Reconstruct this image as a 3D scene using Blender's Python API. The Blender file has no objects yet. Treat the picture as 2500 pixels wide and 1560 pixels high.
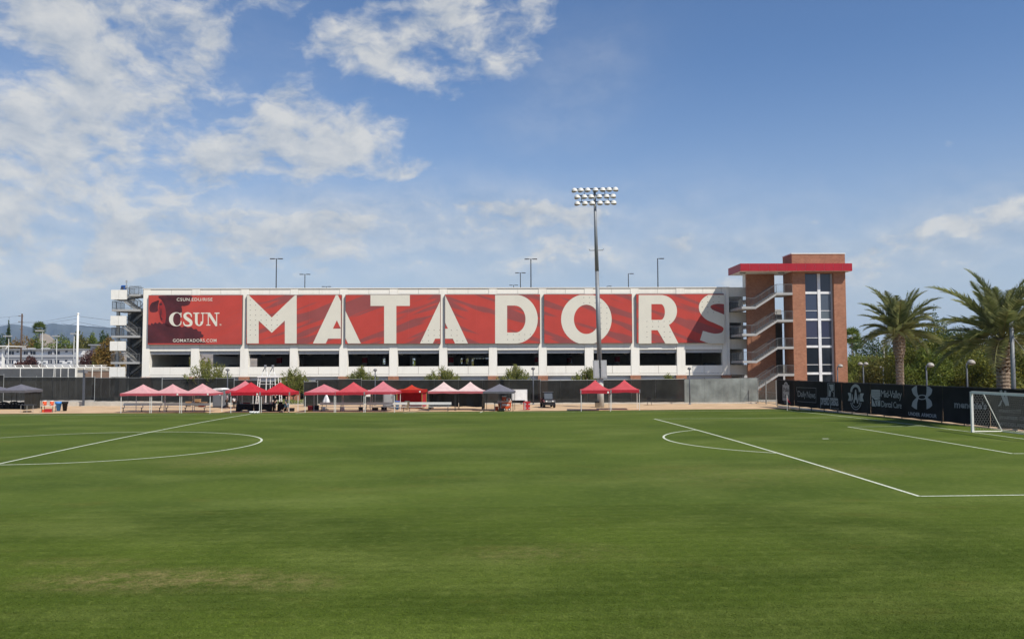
import bpy, bmesh, math, random
import numpy as np
from mathutils import Vector, Matrix
R_ = math.radians
scene = bpy.context.scene
col = scene.collection

# ------------------------------------------------------------------ camera
FPX, PITCH, ROLL, YAW, HC = 2055.66, 0.0538, -0.0036, 0.0505, 4.294
PW, PH = 2500.0, 1560.0
Fv = Vector((math.sin(YAW)*math.cos(PITCH), math.cos(YAW)*math.cos(PITCH), math.sin(PITCH)))
R0 = Vector((math.cos(YAW), -math.sin(YAW), 0)); U0 = R0.cross(Fv)
Rv = R0*math.cos(ROLL) + U0*math.sin(ROLL); Uv = -R0*math.sin(ROLL) + U0*math.cos(ROLL)
Fh = Vector((math.sin(YAW), math.cos(YAW), 0))
CAM = Vector((0, 0, HC))
cd = bpy.data.cameras.new('camera'); cam = bpy.data.objects.new('camera', cd); col.objects.link(cam)
cd.sensor_width = 36.0; cd.lens = 36.0*FPX/PW; cd.clip_start = 0.5; cd.clip_end = 40000
cam.matrix_world = Matrix(((Rv.x, Uv.x, -Fv.x, 0), (Rv.y, Uv.y, -Fv.y, 0), (Rv.z, Uv.z, -Fv.z, HC), (0, 0, 0, 1)))
scene.camera = cam
vs = scene.view_settings
vs.view_transform = 'Standard'; vs.look = 'None'; vs.gamma = 1.0; vs.exposure = 0.20
scene.display_settings.display_device = 'sRGB'
try: scene.cycles.max_bounces = 6; scene.cycles.diffuse_bounces = 3; scene.cycles.transparent_max_bounces = 10; scene.cycles.caustics_reflective = False; scene.cycles.caustics_refractive = False
except Exception: pass

# ------------------------------------------------------------------ light
SUN_EL, SUN_AZ = R_(49), R_(138)          # azimuth clockwise from +Y
sdir = Vector((math.sin(SUN_AZ)*math.cos(SUN_EL), math.cos(SUN_AZ)*math.cos(SUN_EL), math.sin(SUN_EL)))
sl = bpy.data.lights.new('sun', 'SUN'); sl.energy = 4.5; sl.angle = R_(0.6); sl.color = (1.0, 0.93, 0.82)
so = bpy.data.objects.new('sun', sl); col.objects.link(so)
so.rotation_euler = (-sdir).to_track_quat('-Z', 'Y').to_euler(); so.location = (60, -60, 80)

def ray(px, py): return Fv*FPX + Rv*(px-PW/2) + Uv*(PH/2-py)
def dirpx(px, py): return ray(px, py).normalized()

W = bpy.data.worlds.new('World'); scene.world = W; W.use_nodes = True
SKY_TINT = (.74, .86, 1.0, 1); CLOUD_LO = (3.3, 3.75, 4.35, 1); CLOUD_HI = (6.1, 6.05, 5.8, 1)
def build_sky():
    nt = W.node_tree; nt.nodes.clear(); N = nt.nodes.new; L = nt.links.new
    def math_(op, a, b=None, c=None, clamp=False):
        n = N('ShaderNodeMath'); n.operation = op; n.use_clamp = clamp
        for i, v in enumerate((a, b, c)):
            if v is None: continue
            if isinstance(v, (int, float)): n.inputs[i].default_value = v
            else: L(v, n.inputs[i])
        return n.outputs[0]
    out = N('ShaderNodeOutputWorld'); bg = N('ShaderNodeBackground'); bg.inputs[1].default_value = 0.105
    sky = N('ShaderNodeTexSky'); sky.sky_type = 'NISHITA'; sky.sun_disc = False
    sky.sun_elevation = SUN_EL; sky.sun_rotation = SUN_AZ; sky.altitude = 250; sky.air_density = 1.0; sky.dust_density = 0.35; sky.ozone_density = 3.2
    tc = N('ShaderNodeTexCoord'); d = tc.outputs['Generated']
    sep = N('ShaderNodeSeparateXYZ'); L(d, sep.inputs[0])
    den = math_('ADD', math_('MAXIMUM', sep.outputs[2], 0.0), 0.10)
    cmb = N('ShaderNodeCombineXYZ')
    L(math_('DIVIDE', sep.outputs[0], den), cmb.inputs[0]); L(math_('DIVIDE', sep.outputs[1], den), cmb.inputs[1])
    def noise(vec, scale, detail, rough, dist=0.0, off=(0, 0, 0)):
        m = N('ShaderNodeMapping'); m.inputs['Location'].default_value = off; L(vec, m.inputs[0])
        n = N('ShaderNodeTexNoise'); n.inputs['Scale'].default_value = scale; n.inputs['Detail'].default_value = detail
        n.inputs['Roughness'].default_value = rough; n.inputs['Distortion'].default_value = dist; L(m.outputs[0], n.inputs['Vector'])
        return n.outputs['Fac']
    # where the cloud banks stand: (pixel centre of the bank, angular radii in degrees, tilt, strength)
    banks = [(120, 60, 9.5, 4.0, -14, 1.0), (230, 180, 8.5, 3.6, -38, 1.1), (390, 225, 3.6, 3.4, -50, .95), (90, 330, 9, 3.6, 0, 1.1), (130, 440, 6.5, 2.2, 4, .95), (40, 540, 6, 2.2, 0, .6), (515, 95, 1.6, 1.7, -20, .8),
             (850, 60, 3.6, 2.0, -10, .6), (800, 110, 2.0, 1.2, 0, .65), (1080, 60, 5.0, 2.6, 22, .85), (1220, 150, 2.4, 3.4, -62, .85), (950, 150, 4.5, 1.6, -12, .72), (1290, 40, 1.6, 2.2, -60, .6), (660, 10, 2, 1, 0, .5),
             (710, 250, 3.8, 1.6, -22, .95), (770, 330, 5.5, 2.2, 10, 1.1), (620, 400, 4.6, 1.7, 8, 1.1), (870, 300, 3.0, 1.2, 15, .6), (975, 412, 2.4, .85, 6, .72), (1030, 395, 1.0, .5, 0, .5), (610, 520, 3.8, .55, 4, .62), (420, 476, 1.0, .5, 0, .45), 
             (1150, 506, 8.0, .8, -2, .84), (1020, 552, 13, 1.1, 1, .92), (600, 578, 10, .9, 2, .84), (1380, 540, 3.6, 1.0, 0, .8), (220, 610, 12, 2.2, 0, .78), (800, 625, 24, 1.4, 0, .74), (1400, 600, 8, .9, 0, .7),
             (2440, 500, 7, 1.0, 12, .80), (2300, 560, 9, .9, 10, .72), (2200, 640, 16, 1.3, 3, .66), (1566, 515, .7, .7, 0, .66), (1660, 598, 2.2, .8, 0, .55), (1960, 540, 2, .4, 0, .4)]
    # wispy warp of the sampling direction gives torn edges
    def vnoise(vec, scale, detail, off):
        m = N('ShaderNodeMapping'); m.inputs['Location'].default_value = off; L(vec, m.inputs[0])
        n = N('ShaderNodeTexNoise'); n.inputs['Scale'].default_value = scale; n.inputs['Detail'].default_value = detail; n.inputs['Roughness'].default_value = .55; L(m.outputs[0], n.inputs['Vector']); return n.outputs['Color']
    def vop(op, a, b):
        n = N('ShaderNodeVectorMath'); n.operation = op
        for i, x in enumerate((a, b)):
            if isinstance(x, tuple): n.inputs[i].default_value = x
            else: L(x, n.inputs[i])
        return n.outputs[0]
    wv = vop('MULTIPLY', vop('SUBTRACT', vnoise(d, 7.0, 5, (2, 5, 1)), (.52, .52, .5)), (.085, .085, .05)); dw = vop('ADD', d, wv)
    msum = None
    for (bx, by, rx, ry, tilt, st) in banks:
        c = dirpx(bx, by); az = math.atan2(c.x, c.y)
        right = Vector((math.cos(az), -math.sin(az), 0)); up = right.cross(c)
        t = R_(tilt); a = right*math.cos(t)+up*math.sin(t); b = -right*math.sin(t)+up*math.cos(t)
        def dot(v, s):
            n = N('ShaderNodeVectorMath'); n.operation = 'DOT_PRODUCT'; L(dw, n.inputs[0]); n.inputs[1].default_value = v/s; return n.outputs['Value']
        off = 0.0
        da = dot(a, math.tan(R_(rx))); db = dot(b, math.tan(R_(ry))); dc = dot(c, 1.0)
        rr = math_('ADD', math_('MULTIPLY', da, da), math_('MULTIPLY', db, db))
        g = math_('MULTIPLY', math_('EXPONENT', math_('MULTIPLY', rr, -0.9)), st)
        g = math_('MULTIPLY', g, math_('GREATER_THAN', dc, 0.0))
        msum = g if msum is None else math_('SUBTRACT', math_('ADD', msum, g), math_('MULTIPLY', msum, g))
    # beyond the frame: broken cloud of the same kind
    wide = noise(d, 1.7, 2, .5, 0, (3, 1, 2))
    wide = math_('MULTIPLY', math_('SUBTRACT', wide, .52, None, True), 2.2)
    dc = N('ShaderNodeVectorMath'); dc.operation = 'DOT_PRODUCT'; L(d, dc.inputs[0]); dc.inputs[1].default_value = dirpx(1250, 500)
    outside = N('ShaderNodeMapRange'); L(dc.outputs['Value'], outside.inputs[0]); outside.inputs[1].default_value = math.cos(R_(42)); outside.inputs[2].default_value = math.cos(R_(60)); outside.inputs[3].default_value = 0; outside.inputs[4].default_value = 1
    msum = math_('ADD', msum, math_('MULTIPLY', wide, outside.outputs[0]))
    flat = vop('MULTIPLY', dw, (1, 1, 1.9))
    def body(vec): return math_('ADD', math_('MULTIPLY', noise(vec, 12, 5, .55, 0, (1.85, 4.55, 3.65)), .74), math_('MULTIPLY', noise(vec, 38, 5, .58, .25, (.4, .2, .1)), .26))
    n2 = body(flat)
    dens = math_('ADD', math_('MULTIPLY', msum, .80), math_('MULTIPLY', math_('SUBTRACT', n2, .5), 2.1))
    cov = N('ShaderNodeMapRange'); cov.interpolation_type = 'SMOOTHSTEP'; L(dens, cov.inputs[0]); cov.inputs[1].default_value = .34; cov.inputs[2].default_value = .86
    # body light and shade of the cloud: density sampled again towards the sun
    n3 = body(vop('ADD', flat, (0.010, -.004, .030)))
    sh = math_('ADD', math_('MULTIPLY', math_('SUBTRACT', n2, n3), 3.4), .60)
    sh = math_('SUBTRACT', sh, math_('MULTIPLY', math_('SUBTRACT', dens, .75, None, True), .5), None, True)
    cc = N('ShaderNodeMix'); cc.data_type = 'RGBA'; L(sh, cc.inputs['Factor'])
    cc.inputs[6].default_value = CLOUD_LO; cc.inputs[7].default_value = CLOUD_HI
    hz = N('ShaderNodeMapRange'); L(sep.outputs[2], hz.inputs[0]); hz.inputs[1].default_value = .03; hz.inputs[2].default_value = .36; hz.inputs[3].default_value = 1; hz.inputs[4].default_value = 0
    tint = N('ShaderNodeMix'); tint.data_type = 'RGBA'; tint.blend_type = 'MULTIPLY'; tint.inputs['Factor'].default_value = 1; L(sky.outputs[0], tint.inputs[6]); tint.inputs[7].default_value = SKY_TINT
    hm = N('ShaderNodeMix'); hm.data_type = 'RGBA'; L(math_('MULTIPLY', math_('POWER', hz.outputs[0], 1.8), .92), hm.inputs['Factor']); L(tint.outputs[2], hm.inputs[6]); hm.inputs[7].default_value = (4.15, 4.65, 5.3, 1)
    veil = None                                           # thin pale cloud sheets low in the sky
    for (bx, by, rx, ry, tilt, st) in ((850, 560, 22, 2.6, 1, .62), (120, 560, 15, 5.0, 0, .55), (2400, 560, 15, 2.6, 8, .42), (1500, 620, 26, 1.8, 0, .42), (1400, 230, 5, 3.2, 30, .16), (200, 250, 12, 6, 0, .25)):
        c = dirpx(bx, by); az = math.atan2(c.x, c.y); right = Vector((math.cos(az), -math.sin(az), 0)); up = right.cross(c); t = R_(tilt); a = right*math.cos(t)+up*math.sin(t); b = -right*math.sin(t)+up*math.cos(t)
        da = dot(a, math.tan(R_(rx))); db = dot(b, math.tan(R_(ry))); dc2 = dot(c, 1.0); rr = math_('ADD', math_('MULTIPLY', da, da), math_('MULTIPLY', db, db))
        g = math_('MULTIPLY', math_('MULTIPLY', math_('EXPONENT', math_('MULTIPLY', rr, -0.9)), st), math_('GREATER_THAN', dc2, 0.0)); veil = g if veil is None else math_('MAXIMUM', veil, g)
    veil = math_('MULTIPLY', veil, math_('ADD', math_('MULTIPLY', math_('SUBTRACT', n2, .5), 2.2), 1.0), None, True)
    call = math_('MAXIMUM', math_('MULTIPLY', cov.outputs[0], .88), math_('MINIMUM', veil, .85))
    mx = N('ShaderNodeMix'); mx.data_type = 'RGBA'; L(call, mx.inputs['Factor']); L(hm.outputs[2], mx.inputs[6]); L(cc.outputs[2], mx.inputs[7])
    L(mx.outputs[2], bg.inputs[0]); L(bg.outputs[0], out.inputs[0])
    W.cycles.sampling_method = 'MANUAL'; W.cycles.sample_map_resolution = 512
build_sky()

# ------------------------------------------------------------------ helpers
ZG = -0.33                                    # level of the ground round the pitch
rng = random.Random(7); nr = np.random.default_rng(7)
def S(r, g, b):
    f = lambda c: (c/255)/12.92 if c/255 <= .04045 else ((c/255+.055)/1.055)**2.4
    return (f(r), f(g), f(b))
def gp(px, py, z=ZG):
    d = ray(px, py); return CAM + d*((z-HC)/d.z)
def at(px, py, D):                            # point seen at a pixel, D metres ahead of the camera
    d = ray(px, py); return CAM + d*(D/d.dot(Fh))
class Plane:                                  # a vertical plane: origin, direction along it; local x along, y into, z up
    def __init__(s, o, ang):
        s.o = Vector((o.x, o.y, ZG)); s.a = ang
        s.e = Vector((math.cos(ang), math.sin(ang), 0)); s.n = Vector((-math.sin(ang), math.cos(ang), 0))
    def hit(s, px, py, yo=0.0):
        d = ray(px, py); p0 = s.o + s.n*yo
        P = CAM + d*((p0-CAM).dot(s.n)/d.dot(s.n)); q = P-s.o
        return (q.dot(s.e), q.z)
    def u(s, px, yo=0.0, py=880): return s.hit(px, py, yo)[0]
    def z(s, py, px=1000, yo=0.0): return s.hit(px, py, yo)[1]
    def world(s, x, y, z): return s.o + s.e*x + s.n*y + Vector((0, 0, z))
BF = Plane(Fh*113.0, -0.0372)                 # the garage facade

MATS = {}
def mat(name, c, rough=.65, var=.12, scale=1.5, bump=0.0, bscale=30, metal=0.0, alpha=1.0, spec=.3, c2=None, detail=4, trans=0.0):
    if name in MATS: return MATS[name]
    m = bpy.data.materials.new(name); m.use_nodes = True; nt = m.node_tree; N = nt.nodes.new; L = nt.links.new
    b = nt.nodes['Principled BSDF']; b.inputs['Roughness'].default_value = rough; b.inputs['Metallic'].default_value = metal
    b.inputs['Specular IOR Level'].default_value = spec
    g = N('ShaderNodeNewGeometry'); n = N('ShaderNodeTexNoise'); n.inputs['Scale'].default_value = scale; n.inputs['Detail'].default_value = detail; n.inputs['Roughness'].default_value = .6
    L(g.outputs['Position'], n.inputs['Vector'])
    r = N('ShaderNodeValToRGB'); L(n.outputs['Fac'], r.inputs[0])
    ca = tuple(max(0, v*(1-var)) for v in c); cb = tuple(min(1, v*(1+var)) for v in (c2 or c))
    r.color_ramp.elements[0].position = .3; r.color_ramp.elements[1].position = .7
    r.color_ramp.elements[0].color = (*ca, 1); r.color_ramp.elements[1].color = (*cb, 1)
    L(r.outputs[0], b.inputs['Base Color'])
    if bump:
        n2 = N('ShaderNodeTexNoise'); n2.inputs['Scale'].default_value = bscale; n2.inputs['Detail'].default_value = 5; L(g.outputs['Position'], n2.inputs['Vector'])
        bp = N('ShaderNodeBump'); bp.inputs['Strength'].default_value = bump; bp.inputs['Distance'].default_value = .05; L(n2.outputs['Fac'], bp.inputs['Height']); L(bp.outputs[0], b.inputs['Normal'])
    if alpha < 1: b.inputs['Alpha'].default_value = alpha
    if trans:
        t = N('ShaderNodeBsdfTranslucent'); L(r.outputs[0], t.inputs[0]); ms = N('ShaderNodeMixShader'); ms.inputs[0].default_value = trans
        o = nt.nodes['Material Output']; L(b.outputs[0], ms.inputs[1]); L(t.outputs[0], ms.inputs[2]); L(ms.outputs[0], o.inputs[0])
    MATS[name] = m; return m

class MB:
    def __init__(s): s.v = []; s.f = []
    def poly(s, pts):
        k = len(s.v); s.v.extend([tuple(p) for p in pts]); s.f.append(tuple(range(k, k+len(pts))))
    def add(s, v, f):
        k = len(s.v); s.v.extend([tuple(p) for p in v]); s.f.extend([tuple(i+k for i in q) for q in f])
    def box(s, x0, x1, y0, y1, z0, z1):
        if x0 > x1: x0, x1 = x1, x0
        if y0 > y1: y0, y1 = y1, y0
        if z0 > z1: z0, z1 = z1, z0
        s.add([(x0,y0,z0),(x1,y0,z0),(x1,y1,z0),(x0,y1,z0),(x0,y0,z1),(x1,y0,z1),(x1,y1,z1),(x0,y1,z1)],
              [(0,3,2,1),(4,5,6,7),(0,1,5,4),(1,2,6,5),(2,3,7,6),(3,0,4,7)])
    def bar(s, p, q, w, h=None, up=(0, 0, 1)):           # a rectangular bar from p to q
        h = h or w; p = Vector(p); q = Vector(q); d = (q-p).normalized(); u = Vector(up)
        if abs(d.dot(u)) > .98: u = Vector((0, 1, 0))
        a = d.cross(u).normalized()*(w/2); b = a.cross(d).normalized()*(h/2)
        s.add([p-a-b, p+a-b, p+a+b, p-a+b, q-a-b, q+a-b, q+a+b, q-a+b], [(0,3,2,1),(4,5,6,7),(0,1,5,4),(1,2,6,5),(2,3,7,6),(3,0,4,7)])
    def tube(s, pts, r, n=8, cap=True):
        pts = [Vector(p) for p in pts]; rs = r if isinstance(r, (list, tuple)) else [r]*len(pts); k = len(s.v)
        prev = None
        for i, p in enumerate(pts):
            d = (pts[min(i+1, len(pts)-1)]-pts[max(i-1, 0)]).normalized()
            if prev is None:
                u = Vector((0, 0, 1)) if abs(d.z) < .9 else Vector((0, 1, 0)); a = d.cross(u).normalized()
            else: a = (prev-d*prev.dot(d)).normalized()
            prev = a; b = d.cross(a)
            for j in range(n):
                t = 2*math.pi*j/n; s.v.append(tuple(p+a*(rs[i]*math.cos(t))+b*(rs[i]*math.sin(t))))
        for i in range(len(pts)-1):
            for j in range(n):
                j2 = (j+1) % n; s.f.append((k+i*n+j, k+i*n+j2, k+(i+1)*n+j2, k+(i+1)*n+j))
        if cap: s.f.append(tuple(k+j for j in reversed(range(n)))); s.f.append(tuple(k+(len(pts)-1)*n+j for j in range(n)))
    def lathe(s, prof, c=(0, 0, 0), n=16, M=None):       # profile of (r, z)
        k = len(s.v); c = Vector(c)
        for (r, z) in prof:
            for j in range(n):
                t = 2*math.pi*j/n; p = Vector((r*math.cos(t), r*math.sin(t), z))
                s.v.append(tuple(c+(M @ p if M else p)))
        for i in range(len(prof)-1):
            for j in range(n):
                j2 = (j+1) % n; s.f.append((k+i*n+j, k+i*n+j2, k+(i+1)*n+j2, k+(i+1)*n+j))
        s.f.append(tuple(k+j for j in reversed(range(n)))); s.f.append(tuple(k+(len(prof)-1)*n+j for j in range(n)))
    def ball(s, c, r, n=10, sx=1, sy=1, sz=1, M=None):
        pr = [(max(1e-3, r*math.sin(math.pi*i/n)), -r*math.cos(math.pi*i/n)) for i in range(n+1)]
        T = Matrix.Diagonal((sx, sy, sz)); s.lathe(pr, c, n+2, (M @ T) if M else T)
    def build(s, name, m, parent=None, smooth=False, kind=None):
        me = bpy.data.meshes.new(name); me.from_pydata(s.v, [], s.f); me.update()
        if smooth: me.polygons.foreach_set('use_smooth', [True]*len(me.polygons))
        return link(name, me, m, parent, kind)
def link(name, me, m, parent=None, kind=None):
    o = bpy.data.objects.new(name, me); col.objects.link(o)
    if m is not None and not me.materials: me.materials.append(m)
    if parent is not None: o.parent = parent
    if kind: o['kind'] = kind
    return o
def tag(o, label, cat, group=None):
    o['label'] = label; o['category'] = cat
    if group: o['group'] = group
    return o
def empty(name, loc, rz, label, cat, group=None):
    o = bpy.data.objects.new(name, None); col.objects.link(o); o.location = loc; o.rotation_euler = (0, 0, rz); o.empty_display_size = .3
    return tag(o, label, cat, group)
def struct(o): o['kind'] = 'structure'; return o
def copy_tree(o, parent=None):
    c = o.copy(); col.objects.link(c); c.parent = parent
    for ch in [x for x in o.children]: copy_tree(ch, c)
    return c
def b_empty(name, label, cat, group=None, P=BF):
    return empty(name, P.o, P.a, label, cat, group)
def g_empty(name, px, py, label, cat, group=None, rz=0.0, z=ZG):
    return empty(name, gp(px, py, z), rz, label, cat, group)

# flat print: 2-D shapes given in photo pixels, laid on a vertical plane
def clip(poly, x0, x1, y0, y1):
    def cut(p, f, g):
        out = []
        for i in range(len(p)):
            a, b = p[i], p[(i+1) % len(p)]
            ia, ib = f(a), f(b)
            if ia: out.append(a)
            if ia != ib: out.append(g(a, b))
        return out
    ix = lambda X: (lambda a, b: (X, a[1]+(b[1]-a[1])*(X-a[0])/(b[0]-a[0])))
    iy = lambda Y: (lambda a, b: (a[0]+(b[0]-a[0])*(Y-a[1])/(b[1]-a[1]), Y))
    for f, g in ((lambda q: q[0] >= x0, ix(x0)), (lambda q: q[0] <= x1, ix(x1)), (lambda q: q[1] >= y0, iy(y0)), (lambda q: q[1] <= y1, iy(y1))):
        if len(poly) < 3: return []
        poly = cut(poly, f, g)
    return poly if len(poly) >= 3 else []
def smooth_path(pts, n=8, closed=False):
    out = []; m = len(pts)
    rngi = range(m) if closed else range(m-1)
    for i in rngi:
        p = [np.array(pts[(i+k) % m] if closed else pts[min(max(i+k, 0), m-1)], float) for k in (-1, 0, 1, 2)]
        for j in range(n):
            t = j/n; out.append(tuple(.5*((2*p[1])+(-p[0]+p[2])*t+(2*p[0]-5*p[1]+4*p[2]-p[3])*t*t+(-p[0]+3*p[1]-3*p[2]+p[3])*t**3)))
    if not closed: out.append(tuple(float(v) for v in pts[-1]))
    return out
def ribbon(pts, n=8):                                    # pts: (x, y, width)
    P = smooth_path(pts, n); q = []; L = []; Rr = []
    for i, p in enumerate(P):
        a = P[max(i-1, 0)]; b = P[min(i+1, len(P)-1)]; dx, dy = b[0]-a[0], b[1]-a[1]; l = math.hypot(dx, dy) or 1
        nx, ny = -dy/l*p[2]/2, dx/l*p[2]/2; L.append((p[0]+nx, p[1]+ny)); Rr.append((p[0]-nx, p[1]-ny))
    for i in range(len(P)-1): q.append([L[i], L[i+1], Rr[i+1], Rr[i]])
    return q
def ring(cx, cy, rx, ry, ix, iy, a0=0, a1=360, n=40, icx=None, icy=None):
    icx = cx if icx is None else icx; icy = cy if icy is None else icy; q = []
    for i in range(n):
        a = R_(a0+(a1-a0)*i/n); b = R_(a0+(a1-a0)*(i+1)/n)
        q.append([(cx+rx*math.cos(a), cy+ry*math.sin(a)), (cx+rx*math.cos(b), cy+ry*math.sin(b)), (icx+ix*math.cos(b), icy+iy*math.sin(b)), (icx+ix*math.cos(a), icy+iy*math.sin(a))])
    return q
def disc(cx, cy, rx, ry=None, n=20):
    ry = ry or rx; return [[(cx+rx*math.cos(2*math.pi*i/n), cy+ry*math.sin(2*math.pi*i/n)) for i in range(n)]]
def rect(x0, y0, x1, y1): return [[(x0, y0), (x1, y0), (x1, y1), (x0, y1)]]
def zs(ox, oy, k, polys): return [[(ox+x*k, oy+y*k) for (x, y) in p] for p in polys]     # from enlarged-view to photo pixels
_tc = {}
def text2d(body, bold=0.0, spacing=1.0):
    key = (body, bold, spacing)
    if key in _tc: return _tc[key]
    cu = bpy.data.curves.new('text', 'FONT'); cu.body = body; cu.size = 1; cu.offset = bold; cu.space_character = spacing; cu.resolution_u = 3
    o = bpy.data.objects.new('text', cu); col.objects.link(o); bpy.context.view_layer.update()
    dg = bpy.context.evaluated_depsgraph_get(); me = bpy.data.meshes.new_from_object(o.evaluated_get(dg))
    V = [(v.co.x, v.co.y) for v in me.vertices]; F = [list(p.vertices) for p in me.polygons]
    bpy.data.objects.remove(o); bpy.data.curves.remove(cu); bpy.data.meshes.remove(me)
    x0 = min(v[0] for v in V); x1 = max(v[0] for v in V); y0 = min(v[1] for v in V); y1 = max(v[1] for v in V)
    V = [((v[0]-x0)/(x1-x0), 1-(v[1]-y0)/(y1-y0)) for v in V]
    _tc[key] = (V, F); return V, F
def text_polys(body, quad, bold=0.0, spacing=1.0):       # quad: top-left, top-right, bottom-right, bottom-left in pixels
    V, F = text2d(body, bold, spacing); a, b, c, d = quad
    Q = [((a[0]*(1-s)+b[0]*s)*(1-t)+(d[0]*(1-s)+c[0]*s)*t, (a[1]*(1-s)+b[1]*s)*(1-t)+(d[1]*(1-s)+c[1]*s)*t) for (s, t) in V]
    return [[Q[i] for i in f] for f in F]
def decal(name, polys, P, yo, m, parent, thick=0.0):
    mb = MB()
    for p in polys:
        pts = [P.hit(x, y, yo) for (x, y) in p]
        ar = sum(pts[i][0]*pts[(i+1) % len(pts)][1]-pts[(i+1) % len(pts)][0]*pts[i][1] for i in range(len(pts)))
        if abs(ar) < 1e-7: continue
        if ar < 0: pts = pts[::-1]
        mb.poly([(u, yo, z) for (u, z) in pts])
    return mb.build(name, m, parent)

# ------------------------------------------------------------------ setting: ground, pitch, lines, hills
GX, TY, CY, HX = 31.36, 82.12, 47.63, -20.92            # goal line x, far touchline y, centre y, halfway line x
def crown(y): return -0.3203*((y-CY)/35.0)**2
def grass_mat(name, blades=False):
    m = bpy.data.materials.new(name); m.use_nodes = True; nt = m.node_tree; N = nt.nodes.new; L = nt.links.new
    b = nt.nodes['Principled BSDF']; b.inputs['Roughness'].default_value = .85; b.inputs['Specular IOR Level'].default_value = .08
    g = N('ShaderNodeNewGeometry')
    def noise(sc, det, rough=.6, stretch=(1, 1, 1), off=(0, 0, 0)):
        mp = N('ShaderNodeMapping'); mp.inputs['Scale'].default_value = stretch; mp.inputs['Location'].default_value = off; L(g.outputs['Position'], mp.inputs[0])
        n = N('ShaderNodeTexNoise'); n.inputs['Scale'].default_value = sc; n.inputs['Detail'].default_value = det; n.inputs['Roughness'].default_value = rough; L(mp.outputs[0], n.inputs['Vector']); return n.outputs['Fac']
    def mixc(f, a, bb):
        x = N('ShaderNodeMix'); x.data_type = 'RGBA'; L(f, x.inputs['Factor'])
        for i, v in ((6, a), (7, bb)):
            if isinstance(v, tuple): x.inputs[i].default_value = (*v, 1)
            else: L(v, x.inputs[i])
        return x.outputs[2]
    def rng_(v, a, b2, c=0, d=1):
        n = N('ShaderNodeMapRange'); L(v, n.inputs[0]); n.inputs[1].default_value = a; n.inputs[2].default_value = b2; n.inputs[3].default_value = c; n.inputs[4].default_value = d; n.interpolation_type = 'SMOOTHSTEP'; return n.outputs[0]
    deep, mid, light, dry = (.050, .080, .0105), (.084, .121, .017), (.140, .175, .039), (.25, .20, .088)
    if blades: deep, mid, light, dry = [tuple(v*1.42 for v in c) for c in (deep, mid, light, dry)]
    c = mixc(rng_(noise(.13, 4, .55, (.6, 1.0, 1)), .36, .62), (.060, .092, .0125), mid)
    c = mixc(rng_(noise(.26, 5, .6, (.55, 1.0, 1), (4, 2, 0)), .44, .74, 0, .7), c, light)
    c = mixc(rng_(noise(.55, 6, .68, (.5, 1.0, 1), (14, 7, 3)), .56, .72, 0, .55), c, (.105, .112, .020))
    c = mixc(rng_(noise(3.2, 8, .8), .48, .70, 0, .55), c, light)
    c = mixc(rng_(noise(4.1, 8, .8, (1, 1, 1), (9, 3, 1)), .48, .70, 0, .75), c, deep)
    # worn, drier places on the turf
    spots = [(gp(400, 1435, -.4), 2.8, .9, .85), (gp(700, 1440, -.4), 1.4, .7, .55), (gp(200, 1395, -.4), 1.6, .5, .35), (gp(1330, 1360, -.3), 2.2, 1.0, .40), (gp(560, 1122, 0), 3.0, 2.4, .5), (gp(1780, 1160, -.1), 5, 3, .25), (gp(2050, 1150, -.1), 3.5, 2, .35), (gp(1000, 1050, 0), 4, 3, .25)]
    acc = None
    for (p, rx, ry, st) in spots:
        v = N('ShaderNodeVectorMath'); v.operation = 'SUBTRACT'; L(g.outputs['Position'], v.inputs[0]); v.inputs[1].default_value = p
        w = N('ShaderNodeVectorMath'); w.operation = 'MULTIPLY'; L(v.outputs[0], w.inputs[0]); w.inputs[1].default_value = (1/rx, 1/ry, 0)
        l = N('ShaderNodeVectorMath'); l.operation = 'LENGTH'; L(w.outputs[0], l.inputs[0])
        f = rng_(l.outputs['Value'], 0.2, 1.5, st, 0)
        if acc is None: acc = f
        else:
            a = N('ShaderNodeMath'); a.operation = 'MAXIMUM'; L(acc, a.inputs[0]); L(f, a.inputs[1]); acc = a.outputs[0]
    mu = N('ShaderNodeMath'); mu.operation = 'MULTIPLY'; L(acc, mu.inputs[0]); L(rng_(noise(2.6, 9, .8), .36, .70), mu.inputs[1])
    c = mixc(mu.outputs[0], c, dry)
    if blades:
        rp = rng_(g.outputs['Random Per Island'], 0, 1, .78, 1.24); vs_ = N('ShaderNodeVectorMath'); vs_.operation = 'SCALE'; L(c, vs_.inputs[0]); L(rp, vs_.inputs['Scale']); c = vs_.outputs[0]
    L(c, b.inputs['Base Color'])
    if not blades:
        h1 = N('ShaderNodeTexNoise'); h1.inputs['Scale'].default_value = 38; h1.inputs['Detail'].default_value = 6; h1.inputs['Roughness'].default_value = .75; L(g.outputs['Position'], h1.inputs['Vector'])
        bp = N('ShaderNodeBump'); bp.inputs['Strength'].default_value = .45; bp.inputs['Distance'].default_value = .04; L(h1.outputs['Fac'], bp.inputs['Height']); L(bp.outputs[0], b.inputs['Normal'])
    MATS[name] = m; return m
M_GRASS = grass_mat('turf'); M_BLADE = grass_mat('turf_blades', True)
M_DIRT = mat('decomposed_granite', (.50, .345, .20), .95, .10, .5, .3, 25, c2=(.56, .40, .25))
M_EARTH = mat('earth', (.16, .14, .10), .95, .2, .1)
M_PAVE = mat('pavement', (.36, .33, .29), .9, .12, .6, .1)
M_CONC = mat('concrete', (.50, .47, .41), .9, .12, 1.2, .2, 18)
M_LINE = mat('line_paint', (.50, .55, .40), .9, .30, 14, c2=(.62, .65, .53), detail=8)

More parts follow.
